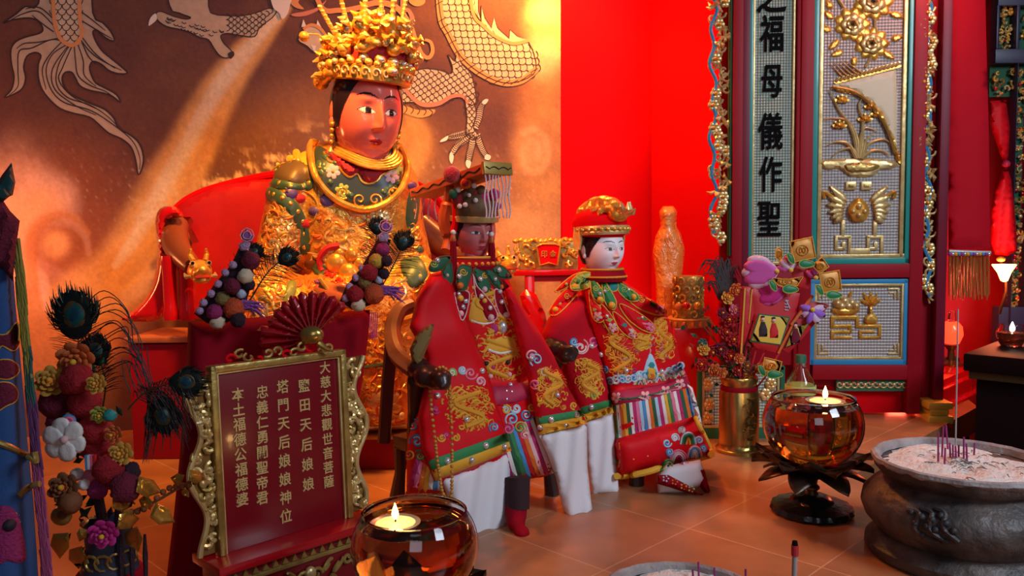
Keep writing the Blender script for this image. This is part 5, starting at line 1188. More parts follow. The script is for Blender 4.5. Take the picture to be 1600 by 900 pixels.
# left shoulder leaves
lg=bvh(rb2,R1g); ALLP.clear()
for poly,deco in (([(892,446),(906,452),(884,480),(866,494),(857,488),(870,466)],(('d',868,484,.008,'t_yel'),('d',875,475,.006,'t_lgrn'),('s',886,462,5,'t_yel'))),([(884,438),(900,428),(918,424),(905,436),(880,452),(866,456)],(('d',885,444,.004,'t_lgrn'),)),([(920,452),(928,470),(940,482),(944,500),(934,504),(924,490)],(('f',934,494,7,'t_lpnk'),('l',928,484,5,'t_lgrn'))),([(937,474),(950,486),(962,505),(966,520),(954,521),(942,500)],(('f',957,512,8,'t_lpnk'),('l',952,500,6,'t_lgrn'),('g',948,494,.005,0))),([(956,486),(972,496),(990,515),(998,528),(984,528),(966,512)],(('f',990,521,8,'t_lpnk'),('l',976,508,6,'t_teal'),('d',980,500,.006,'t_wht'))),([(966,474),(990,484),(1020,505),(1022,520),(1004,516),(980,498)],(('f',1018,511,8,'t_pnk'),('l',1008,498,6,'t_grn'),('g',1003,496,.004,0))),([(972,458),(1000,462),(1034,478),(1042,490),(1024,492),(994,480)],(('f',1032,484,8,'t_pnk'),('l',1020,476,6,'t_grn'),('s',1002,468,5,'t_yel')))):
    petal(D2,poly,lg,'red_silk','t_yel',.009,deco=deco,label='long red collar leaf with a flower tip')
lf=bvh(rb2,R1g,*ALLP)
for poly,mat_,deco,lb in (([(892,440),(905,428),(924,426),(926,444),(912,453),(893,453)],'t_lgrn',(('l',900,447,8,'t_yel'),('s',915,438,5,'t_dgrn'),('d',903,440,.005,'t_grn')),'green and yellow collar leaf'),([(924,434),(936,446),(944,464),(940,474),(928,466),(923,450)],'t_grn',(('g',937,459,.005,0),('d',938,468,.008,'t_yel'),('s',931,450,5,'t_lgrn')),'green collar leaf'),([(941,434),(953,452),(963,472),(960,484),(950,480),(942,462)],'t_grn',(('g',945,455,.005,0),('d',956,477,.009,'t_yel'),('s',948,450,5,'t_lgrn')),'green collar leaf'),([(958,434),(972,444),(996,460),(998,470),(982,470),(966,455)],'t_grn',(('d',990,464,.008,'t_yel'),('g',981,453,.005,0),('s',975,452,5,'t_lgrn')),'green collar leaf'),([(945,432),(962,436),(966,450),(958,456),(948,446)],'t_teal',(),'teal collar leaf')):
    petal(D2,poly,lf,mat_,'t_yel',.010,deco=deco,label=lb)
g=MB(); rc=P(941,428,2.06); g.add(lathe([(.060,-.018),(.064,-.008),(.052,.014),(.046,.012)],rc,32),'red_velvet'); g.add(tube([rc+V((.053*math.cos(a),.053*math.sin(a),.013)) for a in np.linspace(0,2*PI,30)[:-1]],.003,6,True),'t_gold'); g.add(tube([rc+V((.062*math.cos(a),.062*math.sin(a),-.006)) for a in np.linspace(0,2*PI,30)[:-1]],.003,6,True),'t_gold'); D2.part('neck_band',g)
h2=P(940,388,2.06); r2_=(.055,.060,.071)
hg,hc,hh,m2=head(h2,*r2_,math.radians(33),math.radians(2),0,skin=(.95,.86,.90),lip=(.55,.04,.10),n=160,taper=.12,eye=1.1)
nk=lathe([(.036,-.10),(.032,-.06),(.030,0)],m=hm(h2,m2),seg=18); al=merge(hg,*ears(h2,m2,*r2_),nk)
M('face_satin',(.8,.7,.7),.42,vcol=True,spec=.35)
D2.part('head',mb(al,'face_satin'),smooth=80,cols=np.array(list(hc)+[(.95,.86,.90)]*(len(al[0])-len(hc)),np.float32)); D2.part('hair',mb(hh,'hair'),smooth=80)
H2=hm(h2,m2); x2=lambda g:xf(g,H2)
cap=D2.part('cap',mb(x2(lathe([(.058,.03),(.066,.045),(.068,.065),(.060,.085),(.038,.10),(.001,.104)],seg=30,m=Matrix.Translation((0,.010,0))@Matrix.Diagonal((1,1.12,1,1)))),'red_paint'))
w2=lambda a,r,z:V((r*math.sin(a),.006-r*1.1*math.cos(a),z))
g=MB(); g.add(x2(tube([w2(a,.0655,.038+.006*math.cos(a)) for a in np.linspace(-1.75,1.75,30)],[.006]*30,8)),'gold_pale'); g.add(x2(tube([w2(a,.0665,.050+.006*math.cos(a)) for a in np.linspace(-1.75,1.75,30)],[.006]*30,8)),'gold_pale')
for i,a in enumerate(np.linspace(-1.6,1.6,15)): g.add(x2(ball(w2(a,.070,.046+.006*math.cos(a)),(.006,.005,.006),8,6)),'gold')
for s in (-1,1): g.add(x2(puff_local:=prism([(-.012,-.02),(.010,-.026),(.016,0),(.008,.030),(-.004,.016),(-.014,.030),(-.016,0)],Matrix.Translation((s*.068,.010,.024))@Matrix.Rotation(s*PI/2,4,'Z')@Matrix.Rotation(PI/2,4,'X'),.005)),'gold_pale')
D2.part('cap_band',g,of=cap,label='gold band with flared side wings')
bs=[]
for i in range(9):
    t=i/8; a=-PI*.15+t*PI*.95; bs.append(ball((.0,.005+.070*math.cos(a+.35)*1.0,.066+.050*math.sin(a+.2)),(.034-.012*abs(t-.5),.022,.020),10,8))
for s in (-1,1):
    for i in range(4): bs.append(tube([(s*.02,.05-i*.028,.10),(s*.036,.045-i*.028,.098),(s*.045,.05-i*.028,.084)],[.012,.010,.005],8))
D2.part('cap_top',mb(x2(fuse(bs,.006,1)),'gold'),of=cap,label='gilded crest over the cap')
g=MB()
for dx,dz in ((0,0),(.006,.002)): g.add(x2(tube([(dx,-.055,.085),(dx,-.085,.090),(dx,-.100,.102),(dx,-.098,.118)],[.012,.010,.008,.002],8)),'gold_pale')
g.add(x2(tube([(0,-.085,.09),(-.014,-.088,.108),(-.012,-.086,.118)],[.007,.006,.0015],8)),'gold_pale'); g.add(x2(tube([(0,-.09,.088),(.0,-.118,.092),(.0,-.125,.102)],[.007,.006,.0015],8)),'gold_pale'); D2.part('cap_finial',g,of=cap,label='pronged gilt phoenix finial')
# lotus shoes
g=MB(); g.add(puff([(1026,742),(1042,728),(1094,718),(1100,735),(1104,752),(1090,762),(1068,772),(1028,772)],2.03,.03,12,6,.8),'white_cloth'); D2.part('stocking',g,smooth=80,label='white stockings')
g=MB(); sh=puff([(1027,742),(1044,742),(1075,758),(1086,768),(1100,772),(1098,774),(1078,772),(1048,762),(1027,756)],1.995,.02,7,5,.8); g.add(sh,'red_velvet'); XB=bvh(sh)
for x,y,c in ((1040,748,'t_lblu'),(1054,753,'t_org'),(1068,760,'t_yel'),(1080,764,'t_lgrn')):
    for a in range(5): g.add(dot(XB,x+4*math.cos(a*1.25),y+4*math.sin(a*1.25),.0026,1.97),c)
D2.part('shoe',g,label='red shoe with coloured beads'); g=MB(); g.add(puff([(1082,728),(1094,722),(1102,738),(1111,772),(1103,772),(1090,756)],2.03,.02,6,5,.8),'red_velvet'); D2.part('shoe',g,label='red shoe turned away')
# ================================================================ spirit tablet, cloth and ornaments
BL=P(349,866,1.40); BR=P(541,806,1.575); tx=(BR-BL); tx.z=0; tx.normalize(); tn=V((tx.y,-tx.x,0)); ty=(V((0,0,1))-tn*.035).normalized(); tz=tx.cross(ty)
TM=Matrix((tx,ty,tz)).transposed().to_4x4(); TM.translation=BL
def TP(x,y,o=0):
    r=ray(x,y); h=CAM+r*((BL-CAM).dot(tz)/r.dot(tz)); q=h-BL; return (q.dot(tx),q.dot(ty))
TW=TP(541,806)[0]; TH=TP(349,580)[1]
def tb(u0,v0,u1,v1,z0,z1,bev=.001): return box(((u0+u1)/2,(v0+v1)/2,(z0+z1)/2),(abs(u1-u0),abs(v1-v0),abs(z1-z0)),TM,bev)
tab=Thing('spirit_tablet','red spirit tablet with five columns of gold characters in a gilded carved frame','tablet',V((BL.x+tx.x*TW/2,BL.y+tx.y*TW/2,0)))
tab.part('board',mb(tb(0,0,TW,TH,-.018,0),'maroon_board' if M('maroon_board',(.20,.004,.010),.3,coat=.3) else ''))
g=MB(); g.add(tb(-.010,0,.002,TH+.012,-.012,.012,.003),'gold_dull'); g.add(tb(TW-.002,0,TW+.010,TH+.012,-.012,.012,.003),'gold_dull'); g.add(tb(-.010,TH,TW+.010,TH+.012,-.012,.012,.003),'gold_dull')
tab.part('frame',g)
g=MB(); g.add(tb(.002,0,.006,TH,0,.006),'gold_pale'); g.add(tb(TW-.006,0,TW-.002,TH,0,.006),'gold_pale'); g.add(tb(.002,TH-.004,TW-.002,TH,0,.006),'gold_pale'); tab.part('inner_bead',g,label='pale gold inner bead')
M('letter_gold',(.72,.50,.20),.4,.3)
for s_,x0,y0,x1,y1,k in (('本土福德公福德婆',371,616,378,780,.025),('忠義仁勇關聖帝君',409,612,409,778,.025),('塔門天后娘娘神位',441,604,446,806,.026),('鹽田天后娘娘',474,602,481,756,.026),('大慈大悲觀世音菩薩',507,574,513,752,.0245)):
    for i,ch in enumerate(s_):
        t=i/(len(s_)-1); u,v=TP(x0+(x1-x0)*t,y0+(y1-y0)*t); tab.part('character',mb(xf(glyph(ch,.05,.95),TM@Matrix.Translation((u,v,.0012))@Matrix.Scale(k,4)),'letter_gold'),smooth=None)
def wing(s):
    """pierced gilded side carving with wavy outer edge"""
    u0=TW+.008 if s>0 else -.008; wd=.050 if s>0 else .046; n=26; q=random.Random(5+s); g=MB()
    edge=[(u0+s*(wd*(.72+.28*math.sin(t*13+(.6 if s>0 else 2)))*(1-.25*(1-t)**3)),TH*(.02+.96*t)) for t in np.linspace(0,1,n)]
    e3=sp(edge,3); g.add(tube([TM@V((u,v,.001)) for u,v in e3],.0052,8),'gold_pale'); g.add(prism([(u0,TH*.02)]+[(u0+(u-u0)*.97,v) for u,v in e3]+[(u0,TH*.98)],TM@Matrix.Translation((0,0,-.006)),.004),'wing_dark' if M('wing_dark',(.20,.10,.02),.45,.4) else '')
    w_=tab.part('side_carving',g,label='wavy gold outer edge'); g=MB()
    for i in range(64):
        t=q.uniform(.03,.97); e=np.interp(t,np.linspace(0,1,n),[abs(a[0]-u0) for a in edge]); c=V((u0+s*q.uniform(.1,.85)*e,TH*(.02+.96*t),q.uniform(-.002,.003)))
        r_=q.uniform(.006,.012); a0=q.uniform(0,6.28); tw=q.choice((-1,1)); pts=[TM@(c+V((r_*(1-.8*j/12)*math.cos(a0+tw*j*.45),r_*(1-.8*j/12)*math.sin(a0+tw*j*.45),.002*math.sin(j)))) for j in range(13)]
        g.add(tube(pts,[.0044*(1-.5*j/12) for j in range(13)],6),q.choice(['gold_pale','gold_dull','gold_pale']))
        if i%3==0: g.add(xf(ball(c,(.006,.008,.005),8,6),TM),'gold_pale')
    tab.part('pierced_scroll',g,of=w_)
wing(1); wing(-1)
g=MB(); q=random.Random(9)
for i in range(12):
    u=TW*(.12+.78*i/11); c=V((u,TH+.020+.006*math.sin(i*1.7),0)); g.add(tube([TM@(c+V((.012*(1-.07*j)*math.cos(j*.5+i),.009*(1-.07*j)*math.sin(j*.5+i),.002))) for j in range(12)],.0028,6),'gold_dull' if i%3 else 'red_paint')
tab.part('crest_carving',g)
M('slab_red',(.46,.004,.010),.28,coat=.5)
g=MB(); g.add(tb(-.035,-.016,TW+.045,0,-.05,.060,.003),'slab_red'); tab.part('base',g,label='red base slab')
g=MB(); g.add(tb(-.02,-BL.z+.001,TW+.03,-.016,-.045,.040,.002),'maroon_board'); tab.part('plinth',g)
g=MB()
for i in range(17):
    u=-.02+(TW+.05)*i/16; g.add(xf(prism([(u-.006,-.033),(u+.006,-.033),(u,-.019)],Matrix.Translation((0,0,.040)),.006),TM),'gold_dull')
g.add(tb(.0,-.042,TW+.03,-.034,.040,.048),'gold_dull'); g.add(tb(.018,-.1,.030,-.042,.040,.048),'gold_dull')
for s in (-1,1):
    for j,(du,dv,r_) in enumerate(((.012,-.072,.014),(.036,-.062,.011),(.058,-.068,.014),(.080,-.060,.011),(.05,-.088,.010))):
        pts=[TM@V((TW*.56+s*(du+r_*(1-.8*i/14)*math.cos(i*.5)),dv+r_*(1-.8*i/14)*math.sin(i*.5+j),.045)) for i in range(15)]; g.add(tube(pts,.0036,7),'gold_dull')
g.add(xf(ball((TW*.56,-.066,.046),(.012,.014,.008),12,8),TM),'gold_pale'); tab.part('base_carving',g)
rcd=lambda x,y:1.56+.00065*(x-296)
rc_=puff([(294,503),(350,500),(420,494),(500,489),(578,484),(576,520),(570,570),(562,620),(556,700),(552,800),(548,905),(300,922),(258,922),(272,800),(282,700),(290,600)],rcd,.035,26,9,.8,cloth_folds(.004,60,.1))
single('draped_cloth',mb(rc_,'red_velvet'),'crimson cloth draped over the block behind the gilded spirit tablet','cloth',V((P(420,920,1.6).x,1.62,0)),smooth=80)
FB=bvh(rc_)
fn=Thing('fan_ornament','pleated red fan ornament with a gold knob above the spirit tablet','ornament',P(470,560,1.47))
M('red_foil',(.42,.004,.012),.25,coat=.5); hub=P(488,528,1.50); g=MB(); n=13
for i in range(n):
    a=math.radians(214-166*i/(n-1)); L_=(72 if i>3 else 84); px_=lambda r_,o=0,b=0:P(488+r_*math.cos(a+o),528-r_*math.sin(a+o),1.53-b)
    g.add(puff([(488+r_*math.cos(a+o),528-r_*math.sin(a+o)) for r_,o in ((14,-.13),(L_*.8,-.135),(L_*.97,-.11),(L_*1.04,0),(L_*.97,.11),(L_*.8,.135),(14,.13))],1.53-.004*(i%2),.012,8,4,.7),'red_foil')
    fn.part('pleat',g); g=MB(); 
    fn.part('rib',mb(tube([px_(14,0,.018),px_(L_*.92,0,.016)],.0013,5),'crimson'))
g=MB(); g.add(fuse([ball(P(487,523,1.505),(.024,.016,.018),14,10),ball(P(478,531,1.51),(.012,.012,.010),10,8)],.004,1),'brass'); g.add(tube([P(*p) for p in ((498,536,1.51),(510,545,1.51),(520,549,1.515))],[.007,.005,.002],8),'brass'); fn.part('knob',g,label='polished gold knob')
def pom(c,r,seed=0):
    q=random.Random(seed); g=ball(c,r,16,12); C_=V(c); return [C_+(v-C_)*q.uniform(.90,1.06) for v in g[0]],g[1]
for n_,c in dict(p_maroon=(.16,.008,.03),p_cream=(.62,.42,.14),p_olive=(.22,.15,.04),p_mag=(.32,.02,.12),p_org=(.55,.07,.015),p_blue=(.50,.58,.75),p_purple=(.36,.10,.40),p_dark=(.03,.01,.02),p_red=(.34,.008,.015),p_yel=(.60,.36,.04),p_lilac=(.50,.30,.48),p_fuchsia=(.62,.03,.30)).items(): M(n_,c,.9,bump=(260,1,.004))
M('feather',(.008,.013,.012),.6,spec=.2); M('feather_bronze',(.06,.035,.012),.45); M('feather_eye',(.008,.05,.09),.3); M('feather_teal',(.006,.085,.08),.35); M('feather_brown',(.10,.05,.012),.5); M('barb_dark',(.02,.010,.010),.6)
def peacock(pts,es,dep,seed=1,nb=40,L=38,mat='barb_dark',droop=.3,hide_stem=False):
    """peacock feather: rachis, loose barbs, layered eye at the tip (last point); pts in photo pixels"""
    q=random.Random(seed); s_=sp(pts,10); k=len(s_); out={}
    out['rachis']=mb(tube([P(x,y,dep) for x,y in s_],[.0016*(1-.5*i/k) for i in range(k)],5),'feather_bronze')
    g=MB()
    for i in range(nb):
        t=.25+.75*i/nb; j=min(k-2,int(t*(k-1))); x,y=s_[j]; dx,dy=s_[j+1][0]-x,s_[j+1][1]-y; l=math.hypot(dx,dy)+1e-6; dx/=l;dy/=l
        for s in (-1,1):
            LL=L*q.uniform(.6,1.1)*(1-.25*t); w=.9*q.uniform(.7,1.2); p=[(x,y,dep)]
            for m in range(1,6):
                u=m/5; p.append((x+s*(-dy)*LL*u*(1-.25*u)+dx*LL*w*u*.7,y+s*dx*LL*u*(1-.25*u)+dy*LL*w*u*.7+droop*LL*u*u,dep+q.uniform(-.012,.012)*u))
            g.add(tube([P(*a) for a in p],[.0007,.0006,.0006,.0005,.0004,.0002],4),mat)
    out['barbs']=g
    x,y=pts[-1]; x2,y2=pts[-2]; a=math.atan2(y-y2,x-x2); g=MB()
    for (rx,ry,o,m_) in ((1.1,.85,0,'feather'),(.66,.55,.002,'feather_brown'),(.5,.42,.004,'feather_teal'),(.30,.26,.006,'feather_eye')):
        q_=[(x+(rx*math.cos(t)*es*q.uniform(.93,1.07))*math.cos(a)-(ry*math.sin(t)*es)*math.sin(a),y+(rx*math.cos(t)*es)*math.sin(a)+(ry*math.sin(t)*es)*math.cos(a)) for t in np.linspace(0,2*PI,15)[:-1]]
        g.add(puff(q_,dep-o,.003,4,max(2.5,es/4),.6),m_)
    out['eye']=g; b=out['barbs']
    for k in range(110):
        t0=q.uniform(-2.5,2.5); r0=es*q.uniform(.5,.9); r1=es*q.uniform(1.15,1.75)*(1-.12*abs(t0)); dz=q.uniform(-.003,.010); A_=lambda f:a+t0*f
        b.add(tube([P(x+r0*math.cos(A_(1)),y+r0*.85*math.sin(A_(1)),dep+dz),P(x+(r0+r1)*.5*math.cos(A_(.86)),y+(r0+r1)*.45*math.sin(A_(.86)),dep+dz),P(x+r1*math.cos(A_(.62)),y+r1*.9*math.sin(A_(.62)),dep+dz)],[.0016,.0013,.0003],4),'feather' if k%4 else 'feather_bronze')
    return out
def add_feather(T,d,of=None):
    r=T.part('feather_rachis',d['rachis'],of=of); T.part('barbs',d['barbs'],of=r,stuff=True,smooth=None); T.part('feather_eye',d['eye'],of=r,label='dark blue feather eye')
for nm,lab,dx,dy,poms,lst,fe in (('flower_spray','slanted spray of pompoms with a violet badge beside the gilded dragon head',0,0,[(392,407,14,'p_maroon'),(384,432,12.5,'p_cream'),(363,447,13,'p_maroon'),(377,459,7.5,'p_blue'),(348,467,12,'p_olive'),(336,488,13,'p_mag'),(366,482,17,'p_org'),(340,503,12,'p_cream'),(372,500,12,'p_dark'),(390,445,9,'p_dark')],[(364,414),(352,426),(341,444),(330,459),(318,473),(312,486)],(386,372)),('flower_spray','slanted spray of pompoms with a violet badge in front of the goddess robe',0,0,[(598,390,11,'p_mag'),(588,408,12,'p_yel'),(577,426,14,'p_red'),(592,437,6.5,'p_blue'),(570,441,11,'p_olive'),(555,460,14,'p_red'),(584,459,16.5,'p_org'),(560,476,11.5,'p_cream'),(604,408,9,'p_dark'),(600,428,9,'p_dark')],[(566,420),(556,434),(546,448),(540,466)],(603,358))):
    x0,y0=lst[-1]; dpt=1.53 if fe[0]<500 else 1.66
    T=Thing(nm,lab,'flower spray',P(x0+20,y0+20,dpt))
    bk_=[(fe[0]-12,fe[1]+14),(lst[0][0]-3,lst[0][1]),(lst[2][0]-6,lst[2][1]),(lst[-1][0]-9,lst[-1][1]+4),(lst[-1][0]+10,lst[-1][1]+18),(poms[7][0],poms[7][1]+8),(poms[6][0]+14,poms[6][1]+10),(poms[1][0]+12,poms[1][1]),(fe[0]+8,fe[1]+16)]
    T.part('backing',mb(puff(bk_,dpt+.015,.012,8,6,.7),'p_dark'))
    for i,(x,y,r_,m_) in enumerate(poms): T.part('pompom',mb(pom(P(x,y,dpt-.004*(i%3)),r_/FPX*dpt,i),m_))
    for i,(x,y) in enumerate(lst): T.part('bud',mb(pom(P(x,y,dpt-.008),6.2/FPX*dpt,i+40),'p_lilac'))
    g=MB(); x,y=fe; g.add(puff([(x,y-15),(x+10,y-4),(x+6,y+6),(x-8,y+4),(x-10,y-6)],dpt-.004,.006,4,3,.6),'p_purple'); g.add(puff([(x-4,y+4),(x+6,y+8),(x+2,y+20),(x-10,y+20),(x-14,y+10)],dpt-.005,.006,4,3,.6),'p_lilac'); 
    for rr in (.55,.9): g.add(tube([P(x+12*rr*math.sin(t),y-4-13*rr*math.cos(t)*(.8 if math.cos(t)<0 else 1),dpt-.011) for t in np.linspace(0,2*PI,9)[:-1]],.0009,4,True),'t_lpnk')
    T.part('badge',g,label='violet diamond badge')
    g=MB(); bx_,by_=poms[6][0]+18,poms[6][1]-6; q=random.Random(3)
    for i in range(26):
        e=(bx_+q.uniform(14,34),by_+q.uniform(-4,22)); g.add(tube([P(bx_-6,by_+q.uniform(-6,8),dpt),P((bx_+e[0])/2,(by_+e[1])/2-3,dpt+q.uniform(-.006,.006)),P(*e,dpt)],[.003,.0022,.0004],5),'p_purple')
    T.part('feather_tuft',g,label='purple feather tuft')
    if fe[0]<500: fs_=([(350,470),(375,425),(392,400),(397,394)],[(390,470),(415,430),(435,410),(448,402)])
    else: fs_=([(575,450),(585,400),(588,370),(589,354)],[(590,460),(612,420),(624,395),(630,377)])
    for i,f in enumerate(fs_): add_feather(T,peacock(f,14 if i else 12,dpt+.025,i+3,34,44,droop=.25))
    if fe[0]>500: T.part('tassel',mb(merge(*[tube([P(578+k*3,488,1.65),P(577+k*3,508,1.65),P(580+k*2,528,1.65)],.0009,4) for k in range(5)]),'p_fuchsia'),label='thin fuchsia tassel')
# ---------------------------------------------------------------- bouquet at the left
BD=1.25
vs_=Thing('flower_vase','dark patterned vase with a red band under the pompom bouquet','vase',V((P(155,900,BD).x,BD,0)))
vx=P(155,900,BD).x
g=mb(lathe([(.03,0),(.045,.01),(.05,.06),(.046,.12),(.034,.17),(.036,.205),(.040,.21),(.034,.205),(.030,.17)],(vx,BD,0),28),'vase_dark' if M('vase_dark',(.05,.06,.10),.3,.3,bump=(70,.6,.004)) else '')
vs_.part('body',g); vs_.part('band',mb(lathe([(.0495,.095),(.0515,.10),(.051,.125),(.047,.13)],(vx,BD,0),28),'red_velvet'),label='red cloth band')
g=MB()
for k in range(14): 
    a=2*PI*k/14; g.add(tube([V((vx+.040*math.cos(a+.3*math.cos(t)),BD+.040*math.sin(a+.3*math.cos(t)),.155+.012*math.sin(t))) for t in np.linspace(0,5,9)],.0022,5),'gold_dull')
vs_.part('scroll_relief',g)
def blossom(x,y,r,dep,m1,m2,layers=3,seed=0,n=7):
    """open flower facing the front"""
    q=random.Random(seed); g=MB(); k=dep/FPX; rr=r*k; o=P(x,y,dep); m=frame(o,-FW,RT)@Matrix.Rotation(q.uniform(-.4,.4),4,'X')@Matrix.Rotation(q.uniform(-.4,.4),4,'Y')
    for L_ in range(layers):
        R_=rr*(1-.27*L_)
        for i in range(n):
            a=2*PI*i/n+L_*.5; z=rr*.22*L_
            g.add(xf(ball((0,0,0),(R_*.40,R_*.34,rr*.10),10,6),m@Matrix.Rotation(a,4,'Z')@Matrix.Translation((R_*.62,0,z))@Matrix.Rotation(-.55-.25*L_,4,'Y')),m1)
    g.add(xf(ball((0,0,rr*.55),rr*.17,8,6),m),m2); return g
for n_,c in dict(f_org=(.62,.14,.03),f_yel=(.60,.30,.04),f_red=(.34,.008,.012),f_white=(.80,.76,.72),f_mag=(.55,.02,.22),f_lg=(.36,.36,.05),f_pink=(.65,.16,.24),f_brn=(.22,.07,.02)).items(): M(n_,c,.75,bump=(120,.5,.003))
bq=Thing('bouquet','tall bouquet of pompoms paper flowers and gold foil leaves beside the blue banner','bouquet',V((P(150,860,BD).x,BD,.21)))
stem=bq.part('stem',mb(merge(tube([V((vx,BD,.15)),P(150,760,BD+.02),P(125,640,BD+.03),P(118,560,BD+.03)],.008,8),tube([V((vx+.01,BD,.15)),P(185,780,BD+.02),P(165,700,BD+.03)],.005,8)),'p_dark'))
q=random.Random(12)
g=MB()
for i in range(70):
    t=q.uniform(0,1); x=q.gauss(128,24)+t*18; y=560+t*280; a=q.uniform(0,6.28); L_=q.uniform(16,30); 
    g.add(puff([(x,y),(x+L_*.5*math.cos(a)-5*math.sin(a),y+L_*.5*math.sin(a)+5*math.cos(a)),(x+L_*math.cos(a),y+L_*math.sin(a)),(x+L_*.5*math.cos(a)+5*math.sin(a),y+L_*.5*math.sin(a)-5*math.cos(a))],BD+.02+q.uniform(0,.03),.003,3,6,.5),'t_dgrn' if i%3 else 'p_dark')
bq.part('leaf_mass',g,label='dark foliage backing',stuff=True)
for i,(x,y,r_,m_,kind) in enumerate([(119,560,28,'f_org','b'),(80,596,24,'f_yel','b'),(120,593,23,'p_red','p'),(151,600,16,'f_yel','b'),(89,627,25,'p_maroon','p'),(133,629,23,'p_red','p'),(156,647,14,'f_lg','b'),(172,649,9,'t_teal','p'),(110,643,7,'f_white','p'),(149,671,23,'p_red','p'),(178,678,15,'f_org','b'),(100,687,29,'f_white','b'),(151,696,23,'p_red','p'),(189,709,19,'f_yel','b'),(169,733,21,'p_red','p'),(196,762,21,'p_maroon','p'),(142,745,12,'f_pink','p'),(153,764,14,'p_mag','p'),(100,762,23,'f_brn','b'),(162,833,23,'f_mag','b'),(202,738,15,'p_dark','p'),(120,741,9,'f_white','p'),(131,757,8,'f_white','p'),(110,785,16,'f_brn','p'),(88,660,14,'p_maroon','p')]):
    dz=BD-.012*(i%4); 
    if kind=='p': bq.part('pompom',mb(pom(P(x,y,dz),1.12*r_/FPX*dz,i),m_))
    elif m_=='f_white':
        g=MB()
        for k in range(6): g.add(puff([(x+u*36*math.cos(k*1.05+.3)-v*17*math.sin(k*1.05+.3),y+u*36*math.sin(k*1.05+.3)+v*17*math.cos(k*1.05+.3)) for u,v in ((0,-.3),(.4,-.95),(.85,-.7),(.98,0),(.85,.7),(.4,.95),(0,.3))],dz-.022-.002*(k%2),.006,8,4,.5,smooth=2),m_)
        g.add(ball(P(x,y,dz-.032),.006,8,6),'t_lpnk'); bq.part('blossom',g,smooth=80)
    else: bq.part('blossom',blossom(x,y,r_*1.1,dz-.01,m_,'t_yel',3,i,7))
g=MB(); 
for r_,m_ in ((12,'t_blu'),(9,'t_pnk'),(5,'t_mag')): g.add(ball(P(107,659,BD-.03-.002*(12-r_)),(r_/FPX*BD,.006,r_/FPX*BD),14,10),m_)
bq.part('rosette',g,label='blue and pink ringed rosette')
g=MB(); 
for i,m_ in enumerate(('t_blu','t_wht','t_pnk','t_red')): g.add(box(P(136+i*4,722,BD-.03),(.004,.006,.022)),m_)
bq.part('striped_tag',g)
g=MB(); g.add(ball(P(96,806,BD-.02),(.016,.010,.015),14,10),'gold_dull'); g.add(ball(P(97,804,BD-.032),(.008,.004,.007),10,8),'t_brn'); bq.part('foil_ball',g)
M('foil_gold',(.62,.34,.06),.22,.75,bump=(20,.5,.006))
for i,(x,y,a,L_) in enumerate(((231,762,.3,26),(191,785,.1,24),(253,805,.5,26),(198,813,2.4,24),(209,842,1.2,24),(278,748,-.5,14),(307,745,.2,18),(290,770,.9,10),(94,850,1.6,26),(120,870,1.4,22),(228,785,1.0,16),(128,835,1.9,14))):
    c,s=math.cos(a),math.sin(a); pg=[(x+u*L_*c-v*L_*s,y+u*L_*s+v*L_*c) for u,v in ((-.7,-.5),(.2,-.55),(.9,0),(.1,.6),(-.6,.45))]
    bq.part('foil_leaf',mb(puff(pg,lambda xx,yy,x=x,a=a:BD-.03+.0012*(xx-x)*math.sin(a*3+1),.004,4,6,.6),'foil_gold'))
g=MB(); g.add(tube([P(*p) for p in sp([(205,800,BD-.01),(240,785,BD-.02),(275,765,BD-.02),(318,740,BD-.02)],6)],.0025,6),'f_brn')
for t in np.linspace(0,1,12): x,y=205+110*t,800-58*t+6*math.sin(t*9); g.add(ball(P(x,y,BD-.02),.005,8,6),'f_brn')
bq.part('twig',g)
g=MB()
for k,x in enumerate((188,205,226)): g.add(tube([P(x,835,BD),P(x+1,870,BD),P(x+2,905,BD)],[.002,.004,.003],6),'p_dark')
bq.part('tassel',g,label='dark hanging tassels')
pf=0
for pts,es,dp,sd_,nb,L_,dr_,lb in (([(135,640),(130,580),(122,530),(116,492)],36,1.27,1,46,62,.25,'upright peacock feather rising highest above the orange flower'),([(160,640),(165,600),(158,570),(150,548)],22,1.30,2,36,48,.4,'short dark peacock feather close behind the orange flower'),([(200,640),(225,615),(262,600),(291,597)],24,1.26,3,46,56,.9,'arching peacock feather with its eye beside the tablet frame'),([(215,600),(235,612),(248,630),(254,650)],26,1.27,4,40,60,.9,'drooping peacock feather hanging in front of the crimson cloth')):
    T=Thing('peacock_feather',lb,'feather',P(*pts[0],dp),'peacock feathers beside the bouquet'); add_feather(T,peacock(pts,es,dp,sd_,nb,L_,droop=dr_))
    if sd_ in (1,3):
        g=MB(); q=random.Random(sd_)
        for k in range(16):
            if sd_==1: x,y=130+k*2,480+k*7; e=[(x,y),(x+30+q.uniform(0,20),y-14-q.uniform(0,14)),(x+62+q.uniform(-8,12),y+6),(x+82+q.uniform(-8,8),y+44+q.uniform(0,24))]
            else: x,y=205+k*6,615-k*2; e=[(x,y),(x-8+q.uniform(-6,6),y-26),(x-12+q.uniform(-10,4),y-48-q.uniform(0,20))] if k<7 else [(x,y),(x-4,y+30),(x-12+q.uniform(-10,10),y+70+q.uniform(0,60))]
            p=sp(e,5); g.add(tube([P(*a,dp+.01) for a in p],[.0008]*(len(p)-1)+[.0003],4),'barb_dark')
        T.part('loose_barb',g,label='long curling loose barbs',stuff=True)
